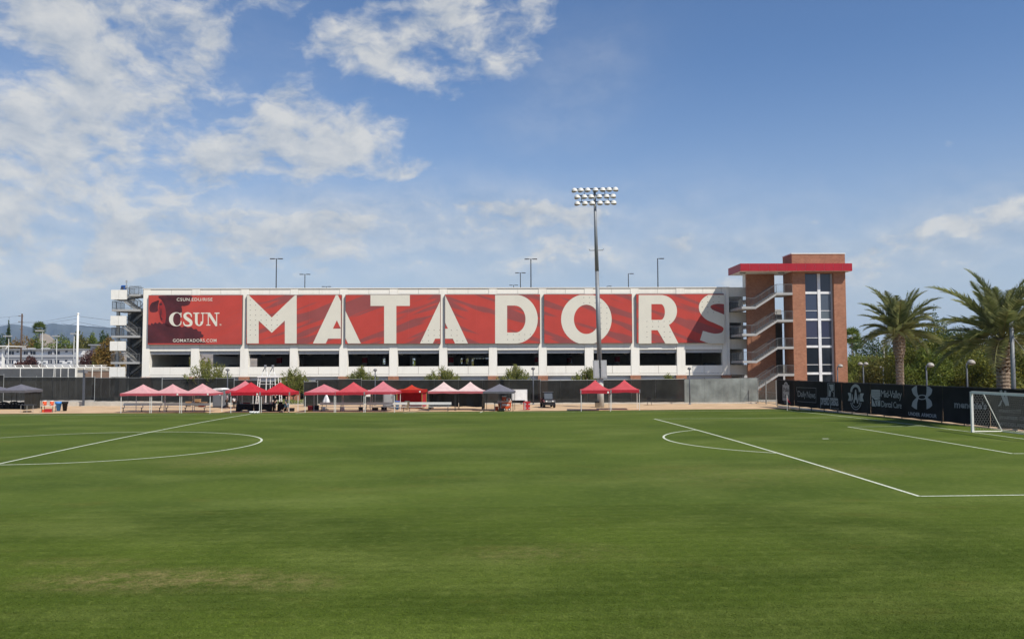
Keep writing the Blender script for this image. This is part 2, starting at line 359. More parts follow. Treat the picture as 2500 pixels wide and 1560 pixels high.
def pitch_edge(x):                                       # where the turf stops, behind the far touchline
    return 85.45 + 1.1*min(1, max(0, abs(x+2)/26))**2
mb = MB(); xs = [-90+124.4*i/60 for i in range(61)]; NY = 60
for x in xs:
    for j in range(NY+1):
        y = -6+(pitch_edge(x)+6)*j/NY; mb.v.append((x, y, crown(y)))
for i in range(60):
    for j in range(NY):
        a = i*(NY+1)+j; mb.f.append((a, a+NY+1, a+NY+2, a+1))
pitch = struct(mb.build('pitch', M_GRASS, smooth=True))

def sheet(name, pts, z, m, parent=None):
    mb = MB(); mb.poly([(p[0], p[1], z) for p in pts]); return mb.build(name, m, parent)
def line_strip(pts, w=.12, closed=False):
    mb = MB(); n = len(pts); k = len(pts)
    P = [Vector((p[0], p[1])) for p in pts]
    for i in range(n):
        a = P[i-1] if (closed or i > 0) else P[i]; b = P[(i+1) % n] if (closed or i < n-1) else P[i]
        t = (b-a).normalized(); nn = Vector((-t.y, t.x))*w/2
        for q in (P[i]+nn, P[i]-nn): mb.v.append((q.x, q.y, crown(q.y)+.006))
    for i in range(n if closed else n-1):
        j = (i+1) % n; mb.f.append((2*i, 2*i+1, 2*j+1, 2*j))
    return mb.build('painted_line', M_LINE, pitch)
def seg(x0, y0, x1, y1, w=.12):
    n = max(2, int(max(abs(x1-x0), abs(y1-y0))/1.5)); return line_strip([(x0+(x1-x0)*i/n, y0+(y1-y0)*i/n) for i in range(n+1)], w)
def arc(cx, cy, r, a0, a1, n=48, w=.12): return line_strip([(cx+r*math.cos(R_(a0+(a1-a0)*i/n)), cy+r*math.sin(R_(a0+(a1-a0)*i/n))) for i in range(n+1)], w, abs(a1-a0) >= 360)
yd = .9144
seg(-88, TY, GX, TY); seg(GX, 5, GX, TY-.064); seg(HX, 5, HX, TY-.064, .13)
line_strip([(HX+10*yd*math.cos(2*math.pi*i/96), CY+10*yd*math.sin(2*math.pi*i/96)) for i in range(96)], .12, True)
px_, gx_ = GX-18*yd, GX-6*yd
seg(px_, CY-22*yd, px_, CY+22*yd, .13); seg(px_+.065, CY+22*yd, GX-.06, CY+22*yd, .10); seg(px_+.065, CY-22*yd, GX-.06, CY-22*yd, .11)
seg(gx_, CY-9.2*yd, gx_, CY+10*yd); seg(gx_+.06, CY+10*yd, GX-.06, CY+10*yd, .10); seg(gx_+.06, CY-9.2*yd, GX-.06, CY-9.2*yd)
ang = math.degrees(math.acos(6/10)); arc(GX-12*yd, CY, 10*yd, 180-ang+.6, 180+ang-.6)
seg(GX-12*yd-.18, CY, GX-12*yd+.18, CY, .22)
for (a, b) in (((985, 1007.6), (1040, 1001.5)), ((510, 1008.8), (548, 1004.8)), ((72, 1011.3), (130, 1006.5)), ((722, 1009.0), (744, 1005.6)), ((1172, 1007), (1178, 1003))):   # short coaching-box marks
    A = gp(*a, -.31); B = gp(*b, -.31); seg(A.x, A.y, B.x, B.y, .12)

# blades of turf near the camera: one patch of blades instanced over the near grass
def tuft_mesh():
    n = 1300; T = .52
    x = nr.uniform(-T/2, T/2, n); y = nr.uniform(-T/2, T/2, n); a = nr.uniform(0, 2*np.pi, n); w = nr.uniform(.003, .007, n); h = nr.uniform(.008, .018, n)
    lx = nr.normal(0, .022, n); ly = nr.normal(0, .022, n)
    v = np.zeros((n, 3, 3)); v[:, 0] = np.stack([x-w*np.cos(a), y-w*np.sin(a), 0*x], 1); v[:, 1] = np.stack([x+w*np.cos(a), y+w*np.sin(a), 0*x], 1); v[:, 2] = np.stack([x+lx, y+ly, h], 1)
    me = bpy.data.meshes.new('blade_patch'); me.from_pydata(v.reshape(-1, 3).tolist(), [], [(3*i, 3*i+1, 3*i+2) for i in range(n)]); me.materials.append(M_BLADE); return me
def grass_blades():
    tile = bpy.data.objects.new('blade_patch', tuft_mesh())
    pts = []
    y = 8.0; T = .5
    while y < 27.0:
        hw = 3+y*.68; x = round((-hw+y*YAW)/T)*T
        while x < hw+y*YAW:
            if x < 33: pts.append((x, y, crown(y)+.001))
            x += T
        y += T
    me = bpy.data.meshes.new('grass'); me.from_pydata(pts, [], []); o = link('grass', me, M_BLADE, None, 'stuff')
    tag(o, 'short mown green grass blades of the near pitch', 'grass')
    ng = bpy.data.node_groups.new('grass_scatter', 'GeometryNodeTree')
    ng.interface.new_socket('Geometry', in_out='INPUT', socket_type='NodeSocketGeometry'); ng.interface.new_socket('Geometry', in_out='OUTPUT', socket_type='NodeSocketGeometry')
    N = ng.nodes.new; gi = N('NodeGroupInput'); go = N('NodeGroupOutput'); ip = N('GeometryNodeInstanceOnPoints'); oi = N('GeometryNodeObjectInfo'); oi.inputs['Object'].default_value = tile
    rv = N('FunctionNodeRandomValue'); rv.data_type = 'FLOAT'; rv.inputs[2].default_value = 0; rv.inputs[3].default_value = 3.999
    cb = N('ShaderNodeCombineXYZ'); L = ng.links.new
    ps = N('GeometryNodeInputPosition'); sp = N('ShaderNodeSeparateXYZ'); mr = N('ShaderNodeMapRange'); mr.inputs[1].default_value = 13; mr.inputs[2].default_value = 26.5; mr.inputs[3].default_value = 1; mr.inputs[4].default_value = .05; sc = N('ShaderNodeCombineXYZ'); sc.inputs[0].default_value = 1; sc.inputs[1].default_value = 1
    L(ps.outputs[0], sp.inputs[0]); L(sp.outputs[1], mr.inputs[0]); L(mr.outputs[0], sc.inputs[2]); L(sc.outputs[0], ip.inputs['Scale'])
    fl = N('ShaderNodeMath'); fl.operation = 'FLOOR'; L(rv.outputs[1], fl.inputs[0]); ml = N('ShaderNodeMath'); ml.operation = 'MULTIPLY'; L(fl.outputs[0], ml.inputs[0]); ml.inputs[1].default_value = math.pi/2
    L(ml.outputs[0], cb.inputs[2]); L(cb.outputs[0], ip.inputs['Rotation']); L(gi.outputs[0], ip.inputs['Points']); L(oi.outputs['Geometry'], ip.inputs['Instance']); L(ip.outputs[0], go.inputs[0])
    md = o.modifiers.new('scatter', 'NODES'); md.node_group = ng
grass_blades()

mb = MB(); mb.poly([(-900, -60, -1.0), (900, -60, -1.0), (12000, 16000, -1.0), (-12000, 16000, -1.0)]); struct(mb.build('ground', M_EARTH))
ex = [-95+130*i/60 for i in range(61)]
mb = MB()
for x in ex: mb.v.append((x, pitch_edge(x)-.6, ZG-.012)); mb.v.append((x, 102.5, ZG-.012))
for i in range(60): mb.f.append((2*i, 2*i+2, 2*i+3, 2*i+1))
struct(mb.build('dirt_strip', M_DIRT))
struct(sheet('walkway', [(-120, 102.5), (150, 102.5), (150, 330), (-160, 330)], ZG-.016, M_PAVE))
struct(sheet('gravel_verge', [(32.6, -8), (60, -8), (60, 102.5), (35.0, 102.5), (34.2, 90), (33.1, 84)], ZG-.02, M_DIRT))

def hills():
    def ridge(name, D, pts, c, depth, amp):
        xs = np.linspace(-420, 700, 150); ys = np.interp(xs, [p[0] for p in pts], [p[1] for p in pts]); mb = MB(); K = 14
        ph = nr.uniform(0, 6.28, 8)
        for i, x in enumerate(xs):
            y = ys[i] + sum(amp/(k+1)*math.sin(x*.021*(k+1)*1.7+ph[k]) for k in range(8))*.45
            top = at(x, y, D); base = Vector((top.x, top.y, -1.2)); fw = Vector((-top.x, -top.y, 0)).normalized()
            for k in range(K+1):
                t = k/K; spur = .5+.5*math.sin(x*.055+ph[2]+2.2*math.sin(x*.02))
                p = base + fw*(depth*t*(1+.35*spur)); z = -1.2+(top.z+1.2)*(1-t)**(1.15+.9*spur*(1-t))
                z *= 1-.10*math.sin(x*.16+t*5+ph[4])*t*(1-t)*4
                mb.v.append((p.x, p.y, z))
        n = len(xs)
        for i in range(n-1):
            for k in range(K): a = i*(K+1)+k; mb.f.append((a, a+1, a+K+2, a+K+1))
        k0 = len(mb.v)
        struct(mb.build(name, mat(name+'_scrub', c, .95, .25, .004, c2=tuple(v*1.4 for v in c), detail=8), smooth=True))
    ridge('hills', 7000, [(-420, 806), (-120, 803), (0, 797), (32, 790), (50, 793), (78, 800), (105, 792), (130, 790), (150, 793), (200, 794), (260, 799), (330, 806), (420, 814), (600, 830)], (.055, .06, .055), 1500, 1.3)
    ridge('foothills', 4600, [(-420, 850), (0, 850), (70, 840), (105, 812), (122, 818), (140, 836), (165, 846), (300, 852), (700, 860)], (.20, .15, .09), 700, 1.0)
hills()

# ------------------------------------------------------------------ materials of the buildings
def precast():
    m = bpy.data.materials.new('white_precast'); m.use_nodes = True; nt = m.node_tree; N = nt.nodes.new; L = nt.links.new; b = nt.nodes['Principled BSDF']; b.inputs['Roughness'].default_value = .85; b.inputs['Specular IOR Level'].default_value = .2
    g = N('ShaderNodeNewGeometry'); mp = N('ShaderNodeMapping'); mp.inputs['Scale'].default_value = (1.6, 1.6, .14); L(g.outputs['Position'], mp.inputs[0]); n1 = N('ShaderNodeTexNoise'); n1.inputs['Scale'].default_value = 1.3; n1.inputs['Detail'].default_value = 6; n1.inputs['Roughness'].default_value = .7; L(mp.outputs[0], n1.inputs['Vector'])
    n2 = N('ShaderNodeTexNoise'); n2.inputs['Scale'].default_value = .22; n2.inputs['Detail'].default_value = 5; L(g.outputs['Position'], n2.inputs['Vector']); a = N('ShaderNodeMath'); a.operation = 'ADD'; L(n1.outputs['Fac'], a.inputs[0]); L(n2.outputs['Fac'], a.inputs[1])
    r = N('ShaderNodeValToRGB'); e = r.color_ramp.elements; e[0].position = .34; e[0].color = (.75, .715, .64, 1); e[1].position = .50; e[1].color = (.835, .805, .725, 1); h = N('ShaderNodeMath'); h.operation = 'MULTIPLY'; L(a.outputs[0], h.inputs[0]); h.inputs[1].default_value = .5; L(h.outputs[0], r.inputs[0]); L(r.outputs[0], b.inputs['Base Color']); MATS['white_precast'] = m; return m
M_WHITE = precast()
M_WHITE2 = mat('white_paint', (.78, .765, .71), .6, .05, 2)
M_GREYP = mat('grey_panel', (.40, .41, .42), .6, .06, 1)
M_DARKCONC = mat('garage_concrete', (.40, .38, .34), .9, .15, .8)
M_STEEL = mat('galvanised_steel', (.42, .43, .42), .5, .10, 3, metal=.3)
M_DARKMETAL = mat('dark_metal', (.045, .05, .06), .5, .15, 3)
M_GREYMETAL = mat('grey_metal', (.22, .235, .25), .5, .08, 2, metal=.2)
M_BLACK = mat('black_cloth', (.012, .012, .013), .9, .2, 4)
M_SILVER = mat('silver', (.55, .55, .55), .4, .05, 4, metal=.5)
M_RED = mat('red_fascia', (.36, .016, .028), .45, .07, .5)
def brick_mat(name, c1, c2, mortar, sx=1.0):
    m = bpy.data.materials.new(name); m.use_nodes = True; nt = m.node_tree; N = nt.nodes.new; L = nt.links.new; b = nt.nodes['Principled BSDF']; b.inputs['Roughness'].default_value = .85
    tc = N('ShaderNodeTexCoord'); sp = N('ShaderNodeSeparateXYZ'); L(tc.outputs['Object'], sp.inputs[0]); ad = N('ShaderNodeMath'); ad.operation = 'ADD'; L(sp.outputs[0], ad.inputs[0]); L(sp.outputs[1], ad.inputs[1])
    cb = N('ShaderNodeCombineXYZ'); L(ad.outputs[0], cb.inputs[0]); L(sp.outputs[2], cb.inputs[1])
    br = N('ShaderNodeTexBrick'); L(cb.outputs[0], br.inputs['Vector']); br.inputs['Scale'].default_value = 1; br.inputs['Brick Width'].default_value = .30; br.inputs['Row Height'].default_value = .10; br.inputs['Mortar Size'].default_value = .010; br.inputs['Bias'].default_value = -.1
    br.inputs['Color1'].default_value = (*c1, 1); br.inputs['Color2'].default_value = (*c2, 1); br.inputs['Mortar'].default_value = (*mortar, 1)
    g = N('ShaderNodeNewGeometry'); n = N('ShaderNodeTexNoise'); n.inputs['Scale'].default_value = 1.1; n.inputs['Detail'].default_value = 7; n.inputs['Roughness'].default_value = .7; L(g.outputs['Position'], n.inputs['Vector'])
    mp = N('ShaderNodeMapRange'); L(n.outputs['Fac'], mp.inputs[0]); mp.inputs[1].default_value = .3; mp.inputs[2].default_value = .7; mp.inputs[3].default_value = .82; mp.inputs[4].default_value = 1.14
    x = N('ShaderNodeVectorMath'); x.operation = 'SCALE'; L(br.outputs['Color'], x.inputs[0]); L(mp.outputs[0], x.inputs['Scale']); L(x.outputs[0], b.inputs['Base Color'])
    bp = N('ShaderNodeBump'); bp.inputs['Strength'].default_value = .3; bp.inputs['Distance'].default_value = .01; L(br.outputs['Fac'], bp.inputs['Height']); bp.invert = True; L(bp.outputs[0], b.inputs['Normal'])
    MATS[name] = m; return m
M_BRICK = brick_mat('red_brick', (.36, .150, .080), (.27, .098, .050), (.40, .25, .17))
def glass_mat(name, c):
    m = bpy.data.materials.new(name); m.use_nodes = True; nt = m.node_tree; N = nt.nodes.new; L = nt.links.new; b = nt.nodes['Principled BSDF']
    b.inputs['Base Color'].default_value = (*c, 1); b.inputs['Roughness'].default_value = .05; b.inputs['Specular IOR Level'].default_value = .62; b.inputs['IOR'].default_value = 1.45
    g = N('ShaderNodeNewGeometry'); n = N('ShaderNodeTexNoise'); n.inputs['Scale'].default_value = .9; n.inputs['Detail'].default_value = 1; L(g.outputs['Position'], n.inputs['Vector'])
    bp = N('ShaderNodeBump'); bp.inputs['Strength'].default_value = .05; bp.inputs['Distance'].default_value = .1; L(n.outputs['Fac'], bp.inputs['Height']); L(bp.outputs[0], b.inputs['Normal'])
    MATS[name] = m; return m
M_GLASS = glass_mat('tinted_glass', (.018, .026, .052)); M_GLASS2 = glass_mat('pale_glass', (.10, .13, .16))

# ------------------------------------------------------------------ parking garage
hit = BF.hit
OPEN = [(365, 465.5), (486, 585.8), (606.3, 707), (727, 827.8), (848.4, 950), (970.7, 1072), (1092, 1193.4), (1213.9, 1315.4), (1335.3, 1427.8), (1449.5, 1540.8), (1561.8, 1652.8), (1673.6, 1764.3)]
Z = lambda py, yo=0.0: BF.z(py, 1000, yo)
zTop, zBanT, zBanB, zLint, zSof, zSill, zBase = Z(702.6), Z(719.8), Z(838.2), Z(855.2), Z(863.2), Z(894.4), Z(918.3)
uL, uR = BF.u(346.6, 0), BF.u(1782.5, 0)
GD = 76.0                                                # garage depth
garage = b_empty('parking_garage', 'long white concrete parking garage with open car decks, facing the pitch', 'parking garage')
def gbox(name, x0, x1, y0, y1, z0, z1, m=M_WHITE, p=None):
    mb = MB(); mb.box(x0, x1, y0, y1, z0, z1); return mb.build(name, m, p or garage)
ou = [(BF.u(a), BF.u(b)) for a, b in OPEN]
cols = [(uL, ou[0][0])]+[(ou[i][1], ou[i+1][0]) for i in range(11)]+[(ou[11][1], uR)]
J = .035
gbox('backing_wall', uL+.05, uR-.05, .16, .42, zLint+.02, zTop-.12)
for i, (a, b) in enumerate(cols):
    gbox('column', a+J/2, b-J/2, 0, .9, zBase, zTop-.10)
    mb = MB(); mb.box(a-.12, b+.12, -.10, 1.0, -.6, zBase-.005); mb.build('brick_pier', M_BRICK, garage)
for i, (a, b) in enumerate(ou):
    mid = (a+b)/2
    for (p, q) in ((a+.005, mid-J/2), (mid+J/2, b-.005)): gbox('parapet_panel', p, q, .05, .155, zBanT+.12, zTop-.10)
    gbox('wall_panel', a+.005, b-.005, .05, .155, zLint+.42, zBanT+.085)
    gbox('lintel_panel', a+.005, b-.005, .05, .155, zLint, zLint+.385)
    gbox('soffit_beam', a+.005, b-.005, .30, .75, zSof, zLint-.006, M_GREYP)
    for (p, q) in ((a+.005, mid-J/2), (mid+J/2, b-.005)): gbox('spandrel_panel', p, q, .06, .30, zBase+.30, zSill)
    gbox('spandrel_base', a+.005, b-.005, .04, .32, zBase, zBase+.265)
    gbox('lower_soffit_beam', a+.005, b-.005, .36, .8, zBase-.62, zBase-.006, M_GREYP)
gbox('coping', uL-.06, uR+.05, -.06, 1.0, zTop-.095, zTop)
gbox('end_wall', uL+.002, uL+.35, .905, 16, zSill-1.1, zTop-.12); gbox('end_wall', uL+.002, uL+.35, 60, GD, -.5, zTop-.12)
zf = [Z(894.4)-1.15]; zf.append(zSof+.85)
uE = uR+2.2
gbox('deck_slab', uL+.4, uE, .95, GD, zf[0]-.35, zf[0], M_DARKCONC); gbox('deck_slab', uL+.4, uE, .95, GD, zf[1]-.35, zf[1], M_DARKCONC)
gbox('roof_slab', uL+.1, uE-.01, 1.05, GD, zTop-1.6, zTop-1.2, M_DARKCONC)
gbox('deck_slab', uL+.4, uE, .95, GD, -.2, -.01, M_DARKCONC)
M_REDBAND = mat('red_paint', (.45, .02, .03), .6)
for i, (a, b) in enumerate(cols[:-1]):
    for r, y in enumerate((17.5, 36, 55)):
        if (i+r) % 2: continue
        gbox('interior_column', (a+b)/2-.35+.2*r, (a+b)/2+.35+.2*r, y, y+.7, zf[0]+.002, zf[1]-.36, mat('column_paint', (.60, .59, .56), .8))
        gbox('column_band', (a+b)/2-.36+.2*r, (a+b)/2+.36+.2*r, y-.01, y+.71, zf[0]+1.7, zf[0]+2.5, M_REDBAND)
    for y in (9, 27, 46, 64): gbox('deck_beam', (a+b)/2-.25, (a+b)/2+.25, y, y+8.6, zf[1]-1.0, zf[1]-.36, M_DARKCONC)
x = uL+1
while x < uE-1:                                           # rear facade: posts and spandrels with daylight between
    gbox('rear_column', x, x+.7, GD-.8, GD-.1, -.3, zTop-.2, M_WHITE); x += 6.6
for z0, z1 in ((zf[0]-.5, zf[0]+.75), (zf[1]-.9, zf[1]+.9), (zTop-2.4, zTop-.3)): gbox('rear_spandrel', uL+.3, uE, GD-.05, GD+.2, z0, z1)
for k, (a, b) in enumerate(ou[:9]):  # walls added inside to block daylight and keep the deck openings dark
    if k in (1, 2, 3, 5, 7, 8): gbox('blocking_wall', a-1.2, b+1.2, 30+k, 30.25+k, zf[0]+.004, zf[1]-.365, M_DARKCONC)
gbox('blocking_wall', ou[9][0]-1, uE, 24, 24.3, -.005, zTop-1.7, M_DARKCONC); gbox('blocking_wall', ou[8][0]+3, ou[9][0]-1.1, 40, 40.3, zf[0]+.004, zf[1]-.365, M_DARKCONC)
gbox('blocking_wall', uL+.6, ou[1][0]-2, 26, 26.3, zf[0]+.004, zf[1]-.365, M_DARKCONC); gbox('blocking_wall', ou[4][0]-1, ou[4][1]-2, 44, 44.3, zf[0]+.004, zf[1]-.365, M_DARKCONC); gbox('blocking_wall', ou[6][0]+2, ou[6][1]+1, 48, 48.3, zf[0]+.004, zf[1]-1.2, M_DARKCONC)
gbox('blocking_wall', uL+.5, ou[11][1], 14, 14.3, -.006, zf[0]-.352, M_DARKCONC)
gbox('end_wall', uE-.3, uE-.02, 1.1, GD-1, -.4, zTop-1.62)
# set-back bays beside the stair tower
sb0, sb1 = uR+.04, BF.u(1850)
for (ya, yb) in ((701.4, 724.3), (762.2, 787.7), (827.8, 851.9), (891, 914.6)): gbox('setback_spandrel', sb0, sb1, .50, .85, BF.z(yb, 1800, .5), BF.z(ya, 1800, .5))
for py in (724.3, 787.7): gbox('deck_slab', sb0+.2, sb1, .95, GD-.9, BF.z(py+18, 1800, .5)-.3+.6, BF.z(py+18, 1800, .5)+.6, M_DARKCONC)
gbox('setback_back_wall', sb0+6.5, sb1+8, 14, 14.3, zf[0]+.01, BF.z(740, 1800, .5), M_DARKCONC)
gbox('downpipe', BF.u(1774), BF.u(1775.4), -.05, -.002, zBase, Z(710), M_WHITE2)

# ------------------------------------------------------------------ banners on the facade
def banner_mat(name, streak, sgn=1.0, ph=0.0):
    m = bpy.data.materials.new(name); m.use_nodes = True; nt = m.node_tree; N = nt.nodes.new; L = nt.links.new; b = nt.nodes['Principled BSDF']; b.inputs['Roughness'].default_value = .6; b.inputs['Specular IOR Level'].default_value = .2
    tc = N('ShaderNodeTexCoord'); mp = N('ShaderNodeMapping'); mp.inputs['Rotation'].default_value = (0, R_(20*sgn), 0); mp.inputs['Location'].default_value = (ph, 0, ph*.7); L(tc.outputs['Object'], mp.inputs[0])
    sc = N('ShaderNodeMapping'); sc.inputs['Scale'].default_value = (.11, .2, 1.25); L(mp.outputs[0], sc.inputs[0])
    n = N('ShaderNodeTexNoise'); n.inputs['Scale'].default_value = .75; n.inputs['Detail'].default_value = 2; L(sc.outputs[0], n.inputs['Vector'])
    r = N('ShaderNodeValToRGB'); r.color_ramp.elements[0].position = .505; r.color_ramp.elements[1].position = .545
    r.color_ramp.elements[0].color = (.455, .062, .048, 1); r.color_ramp.elements[1].color = (.455-.185*streak, .062+.010*streak, .048+.020*streak, 1); L(n.outputs['Fac'], r.inputs[0])
    g = N('ShaderNodeNewGeometry'); n2 = N('ShaderNodeTexNoise'); n2.inputs['Scale'].default_value = .5; n2.inputs['Detail'].default_value = 5; L(g.outputs['Position'], n2.inputs['Vector'])
    q = N('ShaderNodeMapRange'); L(n2.outputs['Fac'], q.inputs[0]); q.inputs[1].default_value = .3; q.inputs[2].default_value = .7; q.inputs[3].default_value = .93; q.inputs[4].default_value = 1.07
    x = N('ShaderNodeVectorMath'); x.operation = 'SCALE'; L(r.outputs[0], x.inputs[0]); L(q.outputs[0], x.inputs['Scale']); L(x.outputs[0], b.inputs['Base Color'])
    return m
M_LET = mat('banner_white', (.66, .635, .54), .6, .03, .6)
M_DOT = mat('rivet_dark', (.10, .09, .08), .6)
M_EDGE = mat('banner_edge', (.14, .12, .11), .6)
yB = -.34                                                 # face of the banners
T_, B_ = 720.6, 838.4
K1, K2, K3 = (240, 600, .2844), (820, 600, .2844), (1340, 600, .2844)
def fx(K, x): return K[0]+K[2]*x
def ys(K, pts):                                           # enlarged-view polygon -> (photo x, 0..1 height in the banner)
    t0, b0 = {K1: (430, 840), K2: (423, 839), K3: (417, 832)}[K]
    return [[(fx(K, x), T_+(y-t0)/(b0-t0)*(B_-T_)) for (x, y) in p] for p in pts]
def letA(ax):
    H = 118.0/413; o = []
    for s in (-1, 1):
        q = [(205, 838), (95, 838), (0, 640), (0, 425), (9, 425)]; o.append([(ax+s*x*.2855, T_+(y-425)/413*(B_-T_)) for x, y in q])
        q = [(75.3, 797), (0, 797), (0, 712), (34.5, 712)]; o.append([(ax+s*x*.2855, T_+(y-425)/413*(B_-T_)) for x, y in q])
    return o
LET = {
 'M': ys(K1, [[(1276, 431), (1292, 431), (1377, 512), (1377, 840), (1276, 840)], [(1377, 512), (1489, 620), (1489, 750), (1377, 646)], [(1489, 620), (1601, 512), (1601, 646), (1489, 750)], [(1601, 512), (1688, 431), (1703, 431), (1703, 840), (1601, 840)]]),
 'A': letA(822.4), 'a': letA(1083.9),
 'T': ys(K2, rect(297, 421, 635, 516)+rect(414, 516, 519, 840)),
 'D': ys(K2, rect(1367, 420, 1470, 840)+rect(1470, 420, 1540, 513)+rect(1470, 745, 1540, 840)+ring(1540, 630, 193, 210, 88, 116, -90, 90, 30)),
 'O': ys(K3, ring(322, 625, 217, 217, 107, 126, 0, 360, 56)),
 'R': ys(K3, rect(771, 416, 880, 834)+rect(880, 416, 960, 494)+rect(880, 630, 960, 718)+ring(960, 554, 140, 138, 36, 68, -90, 90, 26, icy=562)+[[(960, 640), (1040, 660), (1034, 684), (1113, 834), (1001, 834), (934, 718), (960, 718)]][0:0]),
 'r': ys(K3, [[(962, 690), (1030, 672), (1113, 834), (1001, 834), (934, 719)]]),
 'S': ys(K3, ribbon([(1600, 478, 84), (1520, 452, 90), (1440, 446, 92), (1368, 468, 92), (1336, 522, 98), (1372, 580, 100), (1450, 616, 100), (1530, 656, 104), (1552, 716, 104), (1510, 778, 96), (1420, 794, 92), (1310, 764, 84)], 6)),
}
BAN = [('banner', 360, 589.5, 'red banner with white serif lettering and a dark hatted figure, leftmost on the garage', '', 1, .15),
       ('banner', 600.8, 832.6, 'red banner showing a dotted white M and the left half of an A', 'MA', 1, 1),
       ('banner', 842.8, 1075, 'red banner with a tall white T between two cut letter A halves', 'ATa', 1, 1),
       ('banner', 1086.5, 1318.6, 'red banner with the right half of an A and a white D', 'aD', -1, 1),
       ('banner', 1329.2, 1543.8, 'red banner filled by one big round white O behind the light mast', 'O', -1, 1),
       ('banner', 1555.5, 1769.3, 'red banner with a white R and a dotted S, partly in tower shadow', 'RrS', -1, .9)]
DOTS = {1: [(x, y) for x in (1304, 1350) for y in (473, 515, 557, 600, 642, 684, 726, 768) if not (x == 1350 and y < 500)]+[(1397, 557), (1397, 600), (1442, 600), (1397, 642), (1442, 642), (1488, 642), (1442, 684), (1488, 684), (1535, 600), (1535, 642), (1535, 684), (1488, 726)]}
DOTS2 = [(x, y) for x in (793, 843, 892, 991, 1040) for y in (725, 770)]+[(745, 816), (795, 816), (1040, 816), (1090, 816)]+[(x, y) for x in (1474, 1523, 1573, 1621, 1670) for y in (762, 806) if not (x == 1670 and y > 800)]
DOTS3 = [(x, y) for x in (300, 348, 397, 446) for y in (438, 483)]+[(x, y) for x in (448, 498) for y in (526, 571, 616, 661, 706)]+[(x, y) for x in (842, 891, 940, 989, 1037) for y in (643, 688) if not (x == 1037 and y > 650)]+[(x, y) for x in (842, 991, 1040) for y in (733, 777)]+[(x, y) for x in (1362, 1411, 1460) for y in (431, 475)]+[(x, y) for x in (1316, 1365) for y in (475, 520, 565)]+[(1414, 565)]
BE = []
for i, (nm, x0, x1, lab, keys, sgn, stx) in enumerate(BAN):
    e = b_empty(nm, lab, 'banner', 'banners across the garage facade'); BE.append(e)
    u0, u1 = BF.u(x0, yB), BF.u(x1, yB); zt, zb = BF.z(719.9, 1000, yB), BF.z(838.9, 1000, yB)
    mb = MB(); mb.box(u0, u1, yB, -.07, zb, zt); mb.build('panel', banner_mat('banner_print', stx, sgn, i*3.7), e)
    mb = MB()
    for (a, b, c, d) in ((u0-.04, u1+.04, zt, zt+.05), (u0-.04, u1+.04, zb-.05, zb)): mb.box(a, b, yB+.01, -.06, c, d)
    mb.box(u0-.04, u0-.002, yB+.01, -.06, zb, zt); mb.box(u1+.002, u1+.04, yB+.01, -.06, zb, zt); mb.build('frame', M_EDGE, e)
    for k in keys:
        ps = [clip(p, x0+.4, x1-.4, T_-.4, B_+.3) for p in LET[k]]
        yy = yB-.012-(.004 if k == 'r' else 0)
        decal('letter', [p for p in ps if p], BF, yy, M_LET, e)
    dl = []
    for K, L_ in ((K1, DOTS.get(i, [])), (K2, DOTS2), (K3, DOTS3)):
        for (x, y) in L_:
            q = ys(K, [[(x, y)]])[0][0]
            if x0+1 < q[0] < x1-1: dl += disc(q[0], q[1], 1.0, 1.0, 6)
    if dl: decal('rivet_dots', dl, BF, yB-.02, M_DOT, e)
    for xx in ((x0*2+x1)/3, (x0+x1*2)/3): decal('seam', rect(xx-.12, T_, xx+.12, B_), BF, yB-.006, mat('banner_seam', (.52, .10, .09), .6), e)
e = BE[0]
M_FIG = mat('banner_dark', (.052, .016, .022), .7, .25, .5, c2=(.085, .018, .024)); M_FIG2 = mat('banner_mid', (.26, .026, .028), .7, .2, .6)
fig = [smooth_path([(442, 560), (440, 525), (458, 492), (490, 478), (520, 470), (512, 520), (510, 560), (480, 572), (455, 570)], 5, True),
       smooth_path([(515, 440), (560, 428), (790, 428), (794, 470), (780, 505), (740, 518), (715, 520), (720, 560), (705, 620), (690, 690), (580, 690), (582, 600), (570, 520), (545, 470)], 5, True),
       smooth_path([(424, 700), (432, 676), (446, 682), (456, 664), (474, 672), (488, 658), (508, 668), (524, 656), (546, 670), (570, 664), (640, 690), (690, 684), (716, 700), (744, 688), (770, 704), (800, 698), (816, 716), (842, 714), (856, 732), (882, 736), (886, 756), (904, 768), (896, 788), (876, 790), (880, 812), (896, 842), (424, 842)], 4, True),
       smooth_path([(522, 502), (534, 492), (548, 498), (544, 510), (530, 512)], 4, True), smooth_path([(532, 560), (540, 540), (544, 580), (538, 606), (552, 630), (540, 640), (530, 606)], 4, True)]
decal('figure_print', [clip(p, 361, 588.5, 721, 838) for p in zs(*K1, fig)], BF, yB-.007, M_FIG, e)
mid = [smooth_path([(516, 560), (524, 500), (548, 474), (580, 520), (590, 620), (586, 668), (556, 664), (534, 640), (526, 606)], 5, True)]
decal('face_shade_print', zs(*K1, mid), BF, yB-.003, M_FIG2, e)
cs = ring(668, 631, 61, 60, 34, 54, 40, 320, 34, icx=676)
cs += [[(706, 574), (714, 574), (714, 618), (706, 612)], [(714, 645), (706, 652), (706, 668), (714, 664)]]
S_ = ribbon([(800, 612, 8), (793, 588, 12), (768, 578, 15), (744, 592, 22), (748, 616, 27), (772, 634, 29), (794, 652, 27), (794, 676, 21), (770, 686, 14), (742, 680, 12), (730, 654, 8)], 6)
U_ = rect(830, 584, 852, 650)+rect(893, 584, 901, 650)+rect(815, 574, 868, 583.5)+rect(880, 574, 914, 583.5)+ring(865.5, 650, 35.5, 39, 13.5, 30, 0, 180, 20)
